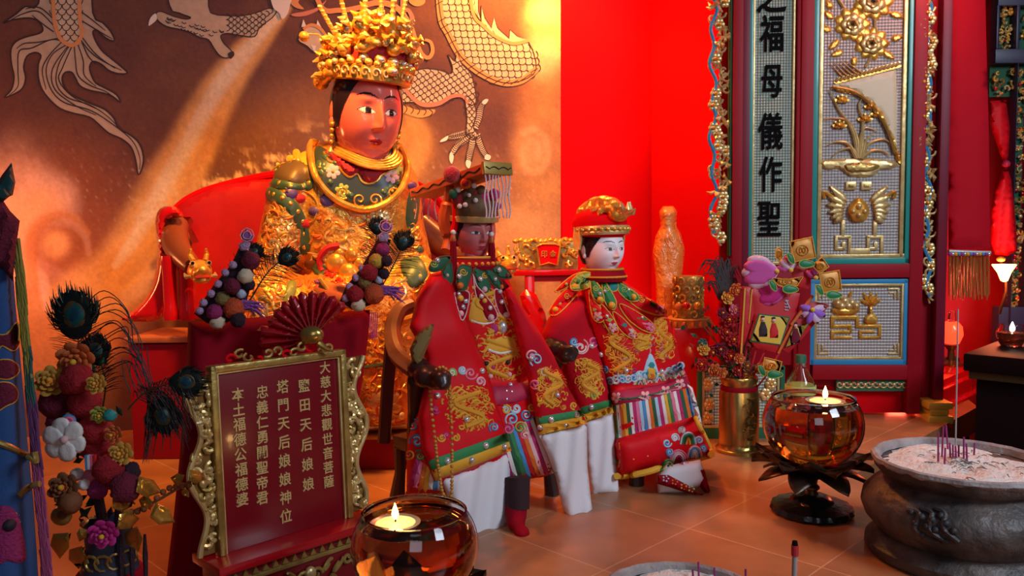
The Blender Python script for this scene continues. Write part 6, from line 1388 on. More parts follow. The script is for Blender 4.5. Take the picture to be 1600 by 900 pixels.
# ---------------------------------------------------------------- embroidered banner at the left edge
M('banner_blue',(.018,.075,.24),.8,bump=(300,.3,.002)); M('fringe_yel',(.30,.24,.03),.8); M('fringe_grn',(.03,.10,.07),.8); M('fringe_pur',(.14,.03,.12),.8); M('fringe_pnk',(.36,.06,.16),.8)
bn=Thing('banner','blue embroidered temple banner with a dark leafy finial and silk fringe','banner',V((P(0,900,1.02).x,1.03,0)))
bp=puff([(-75,380),(18,392),(24,470),(32,560),(42,680),(52,780),(60,900),(66,1010),(-75,1010)],lambda x,y:1.03+.0006*x,.03,18,10,.7,cloth_folds(.004,60,0)); bn.part('cloth',mb(bp,'banner_blue'),smooth=80); NB=bvh(bp)
bn.part('top_cloth',mb(puff([(-75,300),(4,312),(16,330),(31,345),(26,380),(20,440),(4,420),(-75,410)],1.0,.02,12,8,.7,cloth_folds(.004,26,.3)),'p_maroon'),smooth=80,label='maroon top cloth')
g=MB(); g.add(puff([(18,254),(24,285),(20,305),(8,310),(-6,312),(-8,290),(4,272)],1.0,.014,7,5,.7),'t_teal_dark' if M('t_teal_dark',(.01,.06,.06),.5) else ''); g.add(puff([(-10,285),(8,292),(16,306),(4,316),(-12,312)],.985,.012,6,5,.7),'t_teal_dark'); bn.part('finial',g,label='dark green leaf finial')
bn.part('pole',mb(tube([V((P(-12,900,1.05).x,1.07,0)),P(-12,300,1.05)],.010,10),'dark_wood'))
g=MB(); q=random.Random(6)
for k in range(300):
    t=q.uniform(0,1); y=372+t*530; x=24+t*48+q.uniform(-4,6)*(1+t*.3); L_=q.uniform(40,80); m_='fringe_yel' if t<.3+q.uniform(-.06,.06) else 'fringe_grn' if t<.42 else 'fringe_pur' if t<.62 else 'fringe_pnk'
    g.add(tube([P(x,y,1.01),P(x+3+q.uniform(-1,2),y+L_*.5,1.005),P(x+7+q.uniform(-2,3),y+L_,1.005)],[.0022,.002,.0008],4),m_)
bn.part('fringe',g,stuff=True,label='yellow green and pink silk fringe')
g=MB()
for pg in ([(-5,525),(10,522),(24,505),(30,512),(28,540),(18,548),(4,540),(-5,548)],[(-5,566),(12,562),(26,570),(28,582),(14,592),(-5,588)],[(-5,602),(14,598),(26,610),(24,626),(10,634),(-5,640)]):
    g=MB(); g.add(patch(NB,pg,.003,4,1.0,4,3),'p_maroon'); g.add(line(NB,pg,.0011,5,True,1.0),'t_gold'); bn.part('applique',g,label='maroon cloud applique edged in gold')
g=MB()
g.add(patch(NB,[(-5,800),(10,790),(24,800),(34,830),(40,870),(30,880),(10,876),(-5,880)],.004,5,1.0,5,3),'p_mag'); 
bn.part('beast_applique',g); g=MB()
for pts in ([(-5,690),(14,698),(34,708),(50,716),(56,722),(54,706)],[(28,776),(38,765),(52,758),(62,756)]): g.add(line(NB,pts,.004,8,fall=.99),'gold_dull')
bn.part('tinsel',g,label='twisted gold tinsel'); g=MB(); gem(NB,13,820,.006,g,.99,'pearl'); gem(NB,13,820,.008,g,1.0,'t_drk'); scribble(NB,[(-3,800),(30,800),(42,872),(0,878)],40,['p_mag','t_gold','t_lpnk'],.0014,(8,16),.99,2,g); bn.part('beast_face',g)
# ================================================================ oil lamps, burners, incense
M('glass',(1,.98,.95),.0,trans=1,ior=1.38,spec=.5); M('oil',(.62,.16,.018),.02,trans=1,ior=1.33); M('wax',(.85,.62,.30),.5,emit=.25); M('tin',(.62,.62,.64),.28,.9); M('flame',(1,.62,.20),.5,emit=14); M('petal_dark',(.035,.020,.014),.32,.5,bump=(40,.3,.003),var=(10,(.10,.06,.03))); M('base_dark',(.012,.014,.013),.25,.2,bump=(60,.5,.004))
def oil_lamp(lab,o,k,cup,yaw=0,light=.25):
    T=Thing('oil_lamp',lab,'oil lamp',o); o=V(o); S4=Matrix.Translation(o)@Matrix.Rotation(yaw,4,'Z')@Matrix.Scale(k,4); L_=lambda g:xf(g,S4)
    R_=.113; zc=.212; out=[]; inn=[]
    for i in range(25):
        a=-PI/2+ (PI/2+.62)*i/24; out.append((max(.0005,R_*math.cos(a)),zc+R_*.92*math.sin(a)))
    for i in range(25):
        a=.62-(PI/2+.62)*i/24; inn.append((max(.0005,(R_-.003)*math.cos(a)),zc+(R_-.003)*.92*math.sin(a)))
    tip=[(out[-1][0]+.0015,out[-1][1]+.003),(out[-1][0]-.002,out[-1][1]+.003)]
    g=lathe(out+tip+inn,seg=56); T.part('glass_bowl',mb(L_(g),'glass'),smooth=60)
    zt_=.455; pr=[]
    for i in range(24):
        a=-PI/2+(PI/2+zt_)*i/23; pr.append((max(.0005,(R_-.0045)*math.cos(a)),zc+(R_-.0045)*.92*math.sin(a)))
    pr.append((.0005,pr[-1][1])); T.part('oil',mb(L_(lathe(pr,seg=56)),'oil'),smooth=50); zo=pr[-1][1]
    cx,cy=cup; Cm=Matrix.Translation((cx,cy,zo))
    g=MB(); g.add(L_(lathe([(.001,-.006),(.030,-.006),(.036,-.001),(.0425,.007),(.044,.010),(.040,.009),(.034,.004),(.001,.004)],m=Cm,seg=36)),'tin'); f=T.part('float_cup',g)
    T.part('wax_disc',mb(L_(lathe([(.001,.004),(.033,.0055),(.035,.009),(.030,.0105),(.001,.0105)],m=Cm,seg=32)),'wax'),of=f)
    T.part('wick',mb(L_(tube([V((cx,cy,zo+.010)),V((cx+.001,cy,zo+.020))],.0015,6)),'ink'),of=f)
    T.part('flame',mb(L_(lathe([(.0005,.014),(.0045,.018),(.0062,.024),(.005,.031),(.0024,.038),(.0004,.044)],m=Cm,seg=14)),'flame'),of=f)
    lamp('lamp_flame','POINT',S4@V((cx,cy,zo+.05)),(1,.55,.2),light,.012)
    def pet(a,r0,z0,r1,z1,w,curl,nm):
        vs=[];fs=[];n=9;m=5
        for sd in (0,1):
            for i in range(n):
                t=i/(n-1); r=r0+(r1-r0)*t; z=z0+(z1-z0)*t+curl*math.sin(t*PI)*.02+curl*.02*t*t; wd=w*math.sin(PI*min(1,.18+.82*t))**.7*(1 if t<.97 else .1)
                for j in range(m):
                    s=(j/(m-1)-.5)*2; p=V((r*math.cos(a)-s*wd*math.sin(a),r*math.sin(a)+s*wd*math.cos(a),z+.008*s*s*(1 if z1>z0 else -.6)-sd*.0025)); vs.append(p)
        K=n*m
        for i in range(n-1):
            for j in range(m-1):
                q=i*m+j; fs.append((q,q+1,q+m+1,q+m)); fs.append((K+q,K+q+m,K+q+m+1,K+q+1))
        for i in range(n-1):
            for j in (0,m-1): q=i*m+j; fs.append((q,q+m,K+q+m,K+q))
        for j in range(m-1): q=(n-1)*m+j; fs.append((q,q+1,K+q+1,K+q)); fs.append((j,j+1,K+j+1,K+j))
        T.part('petal',mb(L_((vs,fs)),'petal_dark'),smooth=70)
    for i in range(8): pet(2*PI*i/8+.2,.03,.112,.128,.168,.038,-1.0,'u')
    for i in range(8): pet(2*PI*i/8+.58,.03,.108,.142,.112,.036,.6,'m')
    for i in range(7): pet(2*PI*i/7+.3,.025,.104,.128,.064,.034,1.0,'l')
    T.part('cup_base',mb(L_(lathe([(.0005,.085),(.02,.088),(.05,.10),(.062,.115),(.05,.112),(.0005,.10)],seg=28)),'petal_dark'))
    T.part('stem',mb(L_(lathe([(.020,.038),(.014,.046),(.011,.052),(.018,.058),(.018,.062),(.012,.068),(.013,.078),(.022,.088)],seg=24)),'brass_dark' if M('brass_dark',(.16,.10,.03),.3,.8) else ''))
    T.part('base',mb(L_(lathe([(.0005,.0),(.088,.0),(.094,.008),(.090,.018),(.070,.024),(.05,.028),(.042,.038),(.022,.044),(.0005,.044)],seg=96,wob=lambda a,z:1+(.014*math.cos(16*a) if z<.02 else 0))),'base_dark'),label='black fluted foot')
    return T
o=F(1268,800); oil_lamp('amber glass oil lamp on a dark lotus stand in front of the brass vase',o,.99,(.028,-.005),.2,.3)
o2_=P(645,880,1.2); o2_=V((o2_.x,1.2,0)); oil_lamp('amber glass oil lamp burning in front of the spirit tablet base',o2_,.86,(-.030,-.028),0,.25)
# bottle of oil behind the lotus lamp
bo=F(1258,735); bo=V((P(1257,700,2.18).x,2.18,0)); bt=Thing('oil_bottle','small clear bottle with a green cap behind the lotus lamp','bottle',bo)
zz=lambda y:P(1257,y,2.18).z
M('label_green',(.50,.60,.16),.5); M('bottle_glass',(.9,.95,.92),.02,trans=1,ior=1.4)
bt.part('body',mb(lathe([(.0005,0),(.036,.0),(.040,.01),(.040,zz(606)),(.036,zz(598)),(.016,zz(578)),(.012,zz(572)),(.013,zz(568)),(.010,zz(567)),(.010,zz(572)),(.034,zz(598)),(.037,zz(608)),(.037,.012),(.0005,.004)],bo,28),'bottle_glass'),smooth=50)
bt.part('label',mb(lathe([(.0405,zz(616)),(.0412,zz(615)),(.0412,zz(605)),(.0405,zz(604))],bo,28),'label_green'),label='pale green label')
bt.part('cap',mb(lathe([(.0005,zz(556)),(.0135,zz(556)),(.0145,zz(559)),(.0145,zz(569)),(.010,zz(569))],bo,20),'green_paint'))
# incense burners
M('stone',(.13,.095,.08),.5,bump=(35,.8,.010),var=(14,(.04,.033,.033),.12)); M('ash_lip',(.42,.38,.36),.9,bump=(70,.8,.006),var=(22,(.25,.2,.2)))
def burner(lab,o,k,ash):
    T=Thing('incense_burner',lab,'incense burner',o); pr=[(.0005,.0),(.172,.0),(.178,.008),(.177,.022),(.168,.028),(.164,.038),(.150,.044),(.158,.052),(.178,.074),(.186,.096),(.182,.118),(.165,.136),(.143,.147),(.137,.153),(.139,.158),(.152,.164),(.162,.176),(.166,.190)]
    m=Matrix.Translation(V(o))@Matrix.Scale(k,4); T.part('pot',mb(lathe(pr+[(.160,.192),(.150,.180),(.0005,.165)],m=m,seg=64),'stone'),smooth=50)
    T.part('rim',mb(lathe([(.163,.184),(.1675,.190),(.166,.197),(.160,.199),(.153,.195),(.150,.182)],m=m,seg=80,wob=lambda a,z:1+.006*math.sin(a*17)+.005*math.sin(a*29)),'ash_lip'))
    n=22; vs=[V((0,0,.183))]; q=random.Random(4)
    for i in range(1,n+1):
        for j in range(60):
            r=.152*i/n; a=2*PI*j/60; vs.append(V((r*math.cos(a),r*math.sin(a),.182+q.uniform(-.0018,.0018)+.004*math.cos(a*3+i*.4))))
    fs=[(0,1+j,1+(j+1)%60) for j in range(60)]
    for i in range(n-1):
        for j in range(60): l=(j+1)%60; fs.append((1+i*60+j,1+i*60+l,1+(i+1)*60+l,1+(i+1)*60+j))
    T.part('ash',MB().add(([m@v for v in vs],fs),'ash'),smooth=80,stuff=True)
    if ash:
        g=MB()
        for j in range(60):
            r=abs(q.gauss(0,.055)); a=q.uniform(0,6.28); x,y=r*math.cos(a)+.01,r*math.sin(a)
            if math.hypot(x,y)>.14: continue
            b=q.uniform(0,6.28); l=q.uniform(.008,.02); g.add(tube([m@V((x,y,.1865)),m@V((x+l*.5*math.cos(b),y+l*.5*math.sin(b),.1885)),m@V((x+l*math.cos(b+.3),y+l*math.sin(b+.3),.1865))],.0009,4),'ash_curl' if M('ash_curl',(.16,.14,.13),.9) else '')
        T.part('ash_curl',g,stuff=True,label='fallen curls of burnt incense')
        g=MB(); bb=bvh((lathe(pr,m=m,seg=64)))
        for x,y in ((1424,800),(1440,808),(1430,818),(1448,822),(1456,812),(1470,806),(1478,818),(1462,828),(1442,836),(1490,830)): g.add(dot(bb,x,y,.007,1.5),'stone_dark' if M('stone_dark',(.03,.03,.035),.6) else '')
        for i in range(3): g.add(line(bb,[(1418+i*22,795),(1436+i*20,803),(1430+i*22,826),(1452+i*20,842),(1470+i*14,846)],.005,7,fall=1.5),'stone')
        T.part('cast_mask',g,label='worn cast animal mask')
    return T
bc=F(1500,866); burner('large grey stone incense burner full of pale ash',bc,1.0,True)
az=bc.z+.183
M('joss',(.30,.02,.16),.7); M('joss_grey',(.36,.34,.33),.8); M('joss_red',(.5,.02,.03),.6)
def stick(x0,y0,x1,y1,z,lab,r=.0019,mat='joss',grp='burnt incense stubs in the stone burner',proto=[None]):
    b=F(x0,y0,z); d=depth(b); t=P(x1,y1,d)
    g=mb(tube([b-V((0,0,.012)),b,t],r,7),mat); return single('incense_stick',g,lab,'incense stick',b-V((0,0,.012)),grp)
for i,(a,b,c,d) in enumerate(((1466,718,1466,676),(1472,710,1474,666),(1481,701,1478,664),(1485,716,1484,692),(1489,719,1489,695),(1494,718,1493,697),(1498,716,1498,695),(1506,718,1506,683),(1511,720,1510,693),(1522,710,1523,692),(1476,722,1477,700))):
    stick(a,b,c,d,az,'short magenta incense stub standing in pale ash of the large burner')
stick(1493,702,1497,483,az,'tall thin grey incense stick rising from the large burner',.0016,'joss_grey',None)
b2=V((P(1075,915,1.10).x,1.10,0)); T2=burner('small ash filled incense burner cut off by the bottom edge',b2,.73,False)
az2=.183*.73
for (a,b,c,d) in ((1092,905,1091,878),(1083,903,1082,890),(1117,904,1116,887),(1165,904,1165,889)): stick(a,b,c,d,az2,'magenta incense stub in the small burner at the bottom edge',.0016,'joss','incense stubs in the small burner')
sb=P(1240,905,1.33); sbz=V((sb.x,sb.y,0)); st=Thing('candle_stick','single thick joss stick with a red band and black tip at the bottom edge','incense stick',sbz)
st.part('shaft',mb(tube([sbz,P(1242,862,1.33)],.0042,10),'joss_grey')); st.part('band',mb(tube([P(1242,868,1.33),P(1242,852,1.33)],.0060,10),'joss_red'),label='red paper band'); st.part('tip',mb(tube([P(1242,853,1.33),P(1242,845,1.33)],[.0052,.004],10),'ink'),label='charred tip')
st.part('foot',mb(lathe([(.0005,0),(.02,0),(.018,.006),(.006,.010),(.0005,.010)],sbz,16),'base_dark'))
# ================================================================ things along the back and the screen
vb=F(1154,704); bv=Thing('brass_vase','engraved brass cylinder vase with a red ribbon holding paper flowers','vase',vb)
k=depth(vb)/FPX; hz=lambda y:P(1154,y,depth(vb)).z
bv.part('body',mb(lathe([(.0005,0),(.066,0),(.068,.010),(.060,.016),(.058,.03),(.058,hz(612)),(.050,hz(604)),(.050,hz(598)),(.056,hz(590)),(.053,hz(586)),(.046,hz(590)),(.044,hz(604)),(.050,.05),(.0005,.04)],vb,40),'brass'),smooth=50)
bv.part('ribbon',mb(lathe([(.052,hz(609)),(.0545,hz(607)),(.0545,hz(602)),(.052,hz(600))],vb,40),'red_velvet'),label='red ribbon at the neck')
VB=bvh(lathe([(.058,.03),(.058,hz(612))],vb,40)); g=MB(); scribble(VB,[(1160,622),(1182,622),(1182,690),(1160,690)],40,['gold_dull','brass_dark'],.0025,(8,16),None,3,g,1.0); bv.part('engraving',g)
fb=Thing('artificial_flowers','bunch of red and orange artificial flowers spilling over the mouth of the brass vase','flowers',V((vb.x,vb.y,hz(590))))
fd=depth(vb)-.02; q=random.Random(2); g=MB()
for i in range(46):
    x,y=q.uniform(1095,1185),q.uniform(470,585); 
    if x+y<1600: continue
    g.add(tube([P(1154,595,fd+.02),P((x+1154)/2+q.uniform(-6,6),(y+600)/2-10,fd+.02),P(x,y,fd+q.uniform(-.02,.04))],.0014,4),'t_dgrn')
fb.part('stem',g,stuff=True); g=MB()
for i in range(70):
    x,y=q.gauss(1130,24),q.gauss(540,36); a=q.uniform(0,6.28); L_=q.uniform(8,16)
    g.add(puff([(x,y),(x+L_*.5*math.cos(a)-3*math.sin(a),y+L_*.5*math.sin(a)+3*math.cos(a)),(x+L_*math.cos(a),y+L_*math.sin(a)),(x+L_*.5*math.cos(a)+3*math.sin(a),y+L_*.5*math.sin(a)-3*math.cos(a))],fd+q.uniform(0,.04),.003,3,5,.5),'t_dgrn' if i%2 else 'f_red')
fb.part('leaf_mass',g,stuff=True)
for i,(x,y,r_,m_) in enumerate([(1149,452,12,'f_org'),(1136,466,12,'f_yel'),(1110,548,13,'f_red'),(1099,546,11,'f_yel'),(1097,570,12,'f_red'),(1116,578,12,'f_org'),(1128,582,10,'f_org'),(1140,500,13,'f_red'),(1132,520,12,'f_red'),(1146,530,13,'f_red'),(1125,545,12,'p_maroon'),(1140,556,12,'f_red'),(1155,560,10,'f_org'),(1166,572,10,'f_brn'),(1152,580,10,'f_red'),(1098,535,8,'t_teal'),(1148,484,10,'f_pink'),(1175,580,9,'f_brn'),(1128,490,10,'p_maroon'),(1188,575,11,'f_org'),(1170,590,9,'f_yel')]):
    fb.part('blossom',blossom(x,y,r_,fd-.02+.01*(i%3),m_,'t_yel',3,i,6))
g=MB(); q=random.Random(8)
for i in range(70):
    x,y=1135+q.uniform(-12,10),470-q.uniform(0,40); e=q.uniform(-1,1); g.add(tube([P(x,y,fd+.02),P(x+e*10-4,y-24,fd+.02),P(x+e*22-8,y-34+abs(e)*10,fd+.02),P(x+e*34-10,y-26+abs(e)*22,fd+.02)],[.003,.0025,.0018,.0004],5),'barb_dark')
T=Thing('black_feather','tuft of black feathers standing behind the red artificial flowers','feather',P(1135,470,fd+.02)); T.part('barbs',g,stuff=True); T.part('rachis',mb(tube([P(1142,560,fd+.02),P(1136,470,fd+.02),P(1128,420,fd+.02)],.002,6),'feather'))
# paper fan lanterns (red packets) and lilies
def quad_pic(T,name,c,dep,mat,th=.004,lab=None,of=None): return T.part(name,mb(puff(c,dep,th,2,8,.5),mat),of=of,label=lab)
M('pk_red',(.52,.012,.02),.5); M('pk_yel',(.72,.50,.06),.6); M('lily_pink',(.62,.10,.42),.6); M('lily_violet',(.30,.12,.60),.6); M('lily_pale',(.66,.46,.62),.6); M('pk_gold',(.62,.26,.04),.45,.2)
pkd=depth(vb)-.05
def packet(lab,poly,pic,figs,rod):
    T=Thing('paper_packet',lab,'packet',P(poly[0][0],poly[0][1]+40,pkd),'red paper packets fanned out in the brass vase')
    b=T.part('card',mb(puff(poly,pkd,.006,3,8,.6),'pk_red'))
    if pic:
        cx=sum(p[0] for p in pic)/4; cy=sum(p[1] for p in pic)/4; T.part('picture',mb(puff([(cx+(x-cx)*1.09,cy+(y-cy)*1.10) for x,y in pic],pkd-.007,.002,2,8,.5),'t_dgrn'),of=b,label='green bordered picture'); T.part('picture_ground',mb(puff(pic,pkd-.0095,.0015,2,8,.5),'pk_yel'),of=b)
        for x,y,m_ in figs:
            g=MB(); g.add(puff([(x-3,y-9),(x+3,y-9),(x+7,y+3),(x+7,y+14),(x-6,y+14),(x-6,y+2)],pkd-.0115,.003,3,3,.5),m_); g.add(ball(P(x,y-13,pkd-.013),.0055,8,6),'t_lpnk'); g.add(ball(P(x,y-17,pkd-.012),(.006,.004,.0035),8,6),'t_drk'); T.part('printed_figure',g,of=b)
    T.part('stem',mb(tube([P(*rod[0],pkd+.012),P(*rod[1],pkd+.012),P(1154,640,depth(vb))],.0026,6),'joss_red'))
    return T
t=packet('red paper packet with a picture of two robed figures',[(1165,447),(1250,458),(1242,500),(1216,552),(1166,540),(1180,495)],[(1187,492),(1232,497),(1219,538),(1174,532)],[(1192,512,'t_drk'),(1209,514,'t_red')],((1200,470),(1178,560)))
t.part('edge_strip',mb(tube([P(1240,504,pkd-.008),P(1216,552,pkd-.008)],.004,6),'f_org')); t.part('lucky_mark',mb(merge(*[tube([P(1226+a,470+b,pkd-.008),P(1232+a,470+b+c,pkd-.008)],.0016,5) for a,b,c in ((0,0,0),(0,5,1),(0,10,0),(2,-2,14),(0,14,1))]),'p_blue'),label='pale printed mark')
t=packet('tall narrow red paper packet with thin yellow borders',[(1159,447),(1180,450),(1178,490),(1166,530),(1156,556),(1153,540)],None,(),((1165,470),(1158,560)))
t.part('border',mb(merge(tube([P(1164,450,pkd-.007),P(1158,552,pkd-.007)],.0024,5),tube([P(1175,452,pkd-.007),P(1170,505,pkd-.007)],.0018,5)),'pk_yel'))
t=packet('slanted red paper packet with a yellow picture and shiny orange tube',[(1240,500),(1266,470),(1296,476),(1282,495),(1262,520),(1232,552),(1222,545)],[(1240,512),(1263,506),(1244,536),(1228,542)],[(1243,522,'p_maroon')],((1255,490),(1195,590)))
t.part('edge_strip',mb(tube([P(1270,462,pkd-.01),P(1236,508,pkd-.01)],.0048,8),'f_org'),label='shiny orange tube edge')
t=packet('small red paper packet with a gold disc',[(1172,412),(1186,400),(1206,408),(1200,424),(1176,424)],None,(),((1190,420),(1170,520)))
t.part('disc',mb(ball(P(1189,409,pkd-.008),(.014,.004,.012),14,8),'gold'))
packet('plain red paper packet half hidden beneath the topmost gold card',[(1236,412),(1270,420),(1264,452),(1238,446)],None,(),((1250,430),(1190,560)))
def lily(lab,cx,cy,L_,a0,mat,m2,spread=2.4,n=5):
    T=Thing('paper_lily',lab,'flower',P(cx,cy,pkd-.02),'paper lilies on the fan of packets')
    for i in range(n):
        a=a0+(i/(n-1)-.5)*spread; l=L_*(1-.2*abs(i/(n-1)-.5)); w_=l*.26; c,s=math.cos(a),math.sin(a)
        T.part('petal',mb(puff([(cx+u*l*c-v*w_*s,cy+u*l*s+v*w_*c) for u,v in ((0,-.3),(.4,-1),(.8,-.7),(1.0,0),(.8,.8),(.4,1),(0,.3))],lambda x,y,i=i:pkd-.022-.004*(i%2)+.0006*abs(x-cx),.007,7,4,.5,smooth=3),mat if i%2 else m2),smooth=80)
    T.part('heart',mb(ball(P(cx,cy,pkd-.03),.007,10,8),'pk_yel'))
lily('large pink and violet paper lily beside the oval gold card',1214,424,56,PI-.05,'lily_pink','lily_pale',.9,5)
lily('rosy paper lily lying over the middle packet',1226,452,48,PI-.35,'f_mag','lily_pink',.5,4)
lily('violet paper lily on the slanted packet',1270,484,24,PI/2,'lily_violet','lily_pale',3.6,6)
lily('small pale pink paper lily next to the topmost gold card',1236,422,26,-PI/2-.6,'lily_pale','lily_pink',1.6,4)
lily('magenta paper lily behind the tilted gold card',1275,434,22,-PI/2,'p_mag','lily_pink',2.0,4)
def goldcard(lab,cx,cy,w_,h_,rot,leaves=True,poly=None):
    T=Thing('gold_card',lab,'card',P(cx,cy,pkd-.03),'gold diamond cards on the fan'); c,s=math.cos(rot),math.sin(rot); tr=lambda u,v:(cx+u*c-v*s,cy+u*s+v*c)
    pg=poly or [tr(-w_,-h_),tr(w_,-h_*1.15),tr(w_*1.05,h_*.9),tr(-w_*.8,h_)]
    T.part('card',mb(puff(pg,pkd-.03,.004,3,6,.6),'pk_gold')); T.part('rim',mb(tube([P(x,y,pkd-.034) for x,y in resample(pg,12)],.0016,5,True),'t_yel'))
    g=MB(); g.add(tube([P(cx+w_*.5*math.cos(t),cy+h_*.5*math.sin(t),pkd-.036) for t in np.linspace(0,2*PI,14)[:-1]],.0014,5,True),'gold'); 
    g.add(tube([P(cx+w_*.25*math.cos(t),cy+h_*.3*math.sin(t*2),pkd-.036) for t in np.linspace(0,2*PI,14)[:-1]],.0014,5,True),'gold'); T.part('medallion',g)
    if leaves:
        for sgn,(lx,ly) in ((-1,(cx-w_*.9,cy+h_*.95)),(1,(cx+w_*.25,cy+h_*1.35))):
            lp_=[(lx-10,ly-2),(lx-2,ly-7),(lx+12,ly-3),(lx+14,ly+2),(lx+2,ly+6),(lx-8,ly+4)] if sgn>0 else [(lx-8,ly-10),(lx,ly-8),(lx+4,ly+4),(lx,ly+6),(lx-6,ly)]
            l=T.part('leaf',mb(puff(lp_,pkd-.036,.003,4,4,.6,smooth=2),'green_leaf' if M('green_leaf',(.01,.20,.07),.5) else '')); T.part('leaf_edge',mb(tube([P(x,y,pkd-.038) for x,y in sp(lp_,2,True)],.0013,5,True),'t_lgrn'),of=l)
goldcard('square gold card with green leaves, topmost on the fan',1254,391,18,16,-.15)
goldcard('gold card with green leaves over the middle packet',1228,440,20,9,.05,True,[(1206,434),(1230,437),(1255,432),(1246,446),(1232,450),(1216,446)])
goldcard('square gold card with green leaves just above the violet lily',1297,441,16,15,-.1)
goldcard('small tilted gold card without leaves',1282,416,10,9,-.6,False)
goldcard('oval gold card standing upright beside the large pink lily',1217,397,6,10,0,False,[(1212,390),(1217,386),(1222,390),(1223,402),(1218,408),(1212,403)])
goldcard('gold card with leaves stuck low on the vase mouth',1205,572,14,10,.3,True)
# wrapped statue, small gilt offering on a red pedestal
M('wrap',(.95,.22,.04),.2,bump=(36,1,.014),coat=.4,var=(16,(1,.36,.08),.2)); 
ws=Thing('wrapped_statue','orange statue wrapped in crinkled clear plastic against the red wall','statue',V((P(1045,585,2.80).x,2.80,.0)))
wp=[(1030,330),(1036,322),(1052,322),(1058,330),(1056,352),(1064,366),(1070,390),(1066,430),(1060,480),(1062,540),(1066,586),(1026,586),(1028,540),(1026,480),(1024,430),(1020,395),(1024,370),(1032,354)]
ws.part('figure',mb(puff(wp,2.80,.06,14,4,1.0),'wrap'),smooth=80); WB=bvh(puff(wp,2.80,.06,14,5,.5)); g=MB(); q=random.Random(5)
for i in range(40):
    x,y=q.uniform(1024,1066),q.uniform(330,580); g.add(taper(WB,[(x,y),(x+q.uniform(-4,4),y+10),(x+q.uniform(-7,7),y+22)],.0035,3),'wrap')
ws.part('plastic_crease',g); zb=P(1045,586,2.8).z
ws.part('pedestal',mb(box((P(1045,586,2.80).x,2.80,zb/2),(.10,.10,zb),None,.004),'red_wood'))
pd=Thing('pedestal','red pedestal with an orange zigzag tray beside the wrapped statue','pedestal',V((P(1080,690,2.62).x,2.62,0))); zt2=P(1080,496,2.62).z; pxm=P(1079,690,2.62).x
pd.part('block',mb(box((pxm,2.62,(zt2-.03)/2),(.115,.11,zt2-.03),None,.004),'red_lacquer')); M('tray',(.50,.20,.05),.45)
tr_=pd.part('tray',mb(lathe([(.0005,zt2-.03),(.068,zt2-.03),(.074,zt2-.004),(.070,zt2),(.0005,zt2)],(pxm,2.62,0),8),'tray')); g=MB()
for i in range(16): a=2*PI*i/16; c_=V((pxm+.0705*math.cos(a),2.62+.0705*math.sin(a),zt2-.018)); g.add(ball(c_,(.009,.009,.010),4,4),'f_org')
pd.part('zigzag',g,of=tr_)
of_=Thing('gilt_offering','small stacked gilt crown offering on the red pedestal','offering',V((pxm,2.62,zt2))); g=MB(); q=random.Random(3)
g.add(lathe([(.0005,0),(.045,0),(.05,.02),(.042,.05),(.046,.075),(.044,.10),(.05,.12),(.046,.135),(.0005,.13)],(pxm,2.62,zt2),28),'gold_dull'); of_.part('core',g); g=MB()
for r in range(5):
    for i in range(9):
        a=2*PI*i/9+r*.3; o=V((pxm+.047*math.cos(a),2.62+.047*math.sin(a),zt2+.012+r*.027)); g.add(tube([o+V((.010*math.cos(t)*math.sin(a),-.010*math.cos(t)*math.cos(a),.010*math.sin(t))) for t in np.linspace(0,5,9)],.004,6),'gold' if (i+r)%2 else 'gold_dull')
of_.part('scrollwork',g)
for i,(x,y,m_) in enumerate(((1072,478,'red_lacquer'),(1090,478,'gold'),(1060,480,'f_org'))): of_.part('fruit',mb(ball(P(x,y,2.55),.013,12,10),m_))
# seal box on a red table
td=2.78; tt=P(855,420,td).z; xa=P(802,420,td).x; xb=P(915,420,td).x
tbk=Thing('red_table','narrow red lacquered table standing before the orange end of the mural','table',V(((xa+xb)/2,td,0)))
tbk.part('table_top',mb(box(((xa+xb)/2,td,tt-.010),(xb-xa,.15,.020),None,.004),'red_lacquer')); tbk.part('apron',mb(box(((xa+xb)/2+.02,td,tt-.030),(xb-xa-.07,.12,.022)),'red_wood'))
for sx in (xa+.055,xb-.04):
    for sy in (-.055,.055): tbk.part('leg',mb(box((sx,td+sy,(tt-.02)/2),(.032,.030,tt-.02),None,.003),'red_lacquer'))
sx_=Thing('seal_box','carved gilt seal box with a red cartouche on the red table','box',V((P(856,418,td).x,td,tt))); xl,xr=P(806,400,td-.05).x,P(908,400,td-.05).x; zu=P(856,376,td-.05).z
sx_.part('box',mb(box(((xl+xr)/2,td,(tt+zu)/2),(xr-xl-.02,.09,zu-tt),None,.004),'gold_dull')); fy=td-.047; g=MB(); q=random.Random(10)
for i in range(60):
    x=q.uniform(xl+.004,xr-.004); z=q.uniform(tt+.008,zu-.004); cxm=(xl+xr)/2
    if abs(x-cxm)<.042: continue
    r_=q.uniform(.008,.015); a0=q.uniform(0,6.28); g.add(tube([V((x+r_*(1-.07*j)*math.cos(a0+j*.5),fy-.004*math.sin(j*.5),z+r_*(1-.07*j)*math.sin(a0+j*.5))) for j in range(12)],[.0052*(1-.06*j) for j in range(12)],6),'gold')
for i in range(14): g.add(ball((xl+(xr-xl)*i/13,fy+.01,zu+.003*math.sin(i*2)),(.011,.012,.009),8,6),'gold')
sx_.part('dragon_carving',g); cm_=Matrix.Translation(((xl+xr)/2,fy-.004,(tt+zu)/2))@Matrix.Rotation(PI/2,4,'X')
fan_=[(-.040,.030),(-.02,.038),(.02,.038),(.040,.030),(.030,-.034),(.0,-.026),(-.030,-.034)]
c_=sx_.part('cartouche',mb(prism(fan_,cm_,.006),'red_paint')); sx_.part('cartouche_rim',mb(tube([cm_@V((u,v,.008)) for u,v in fan_],.0034,6,True),'gold'),of=c_)
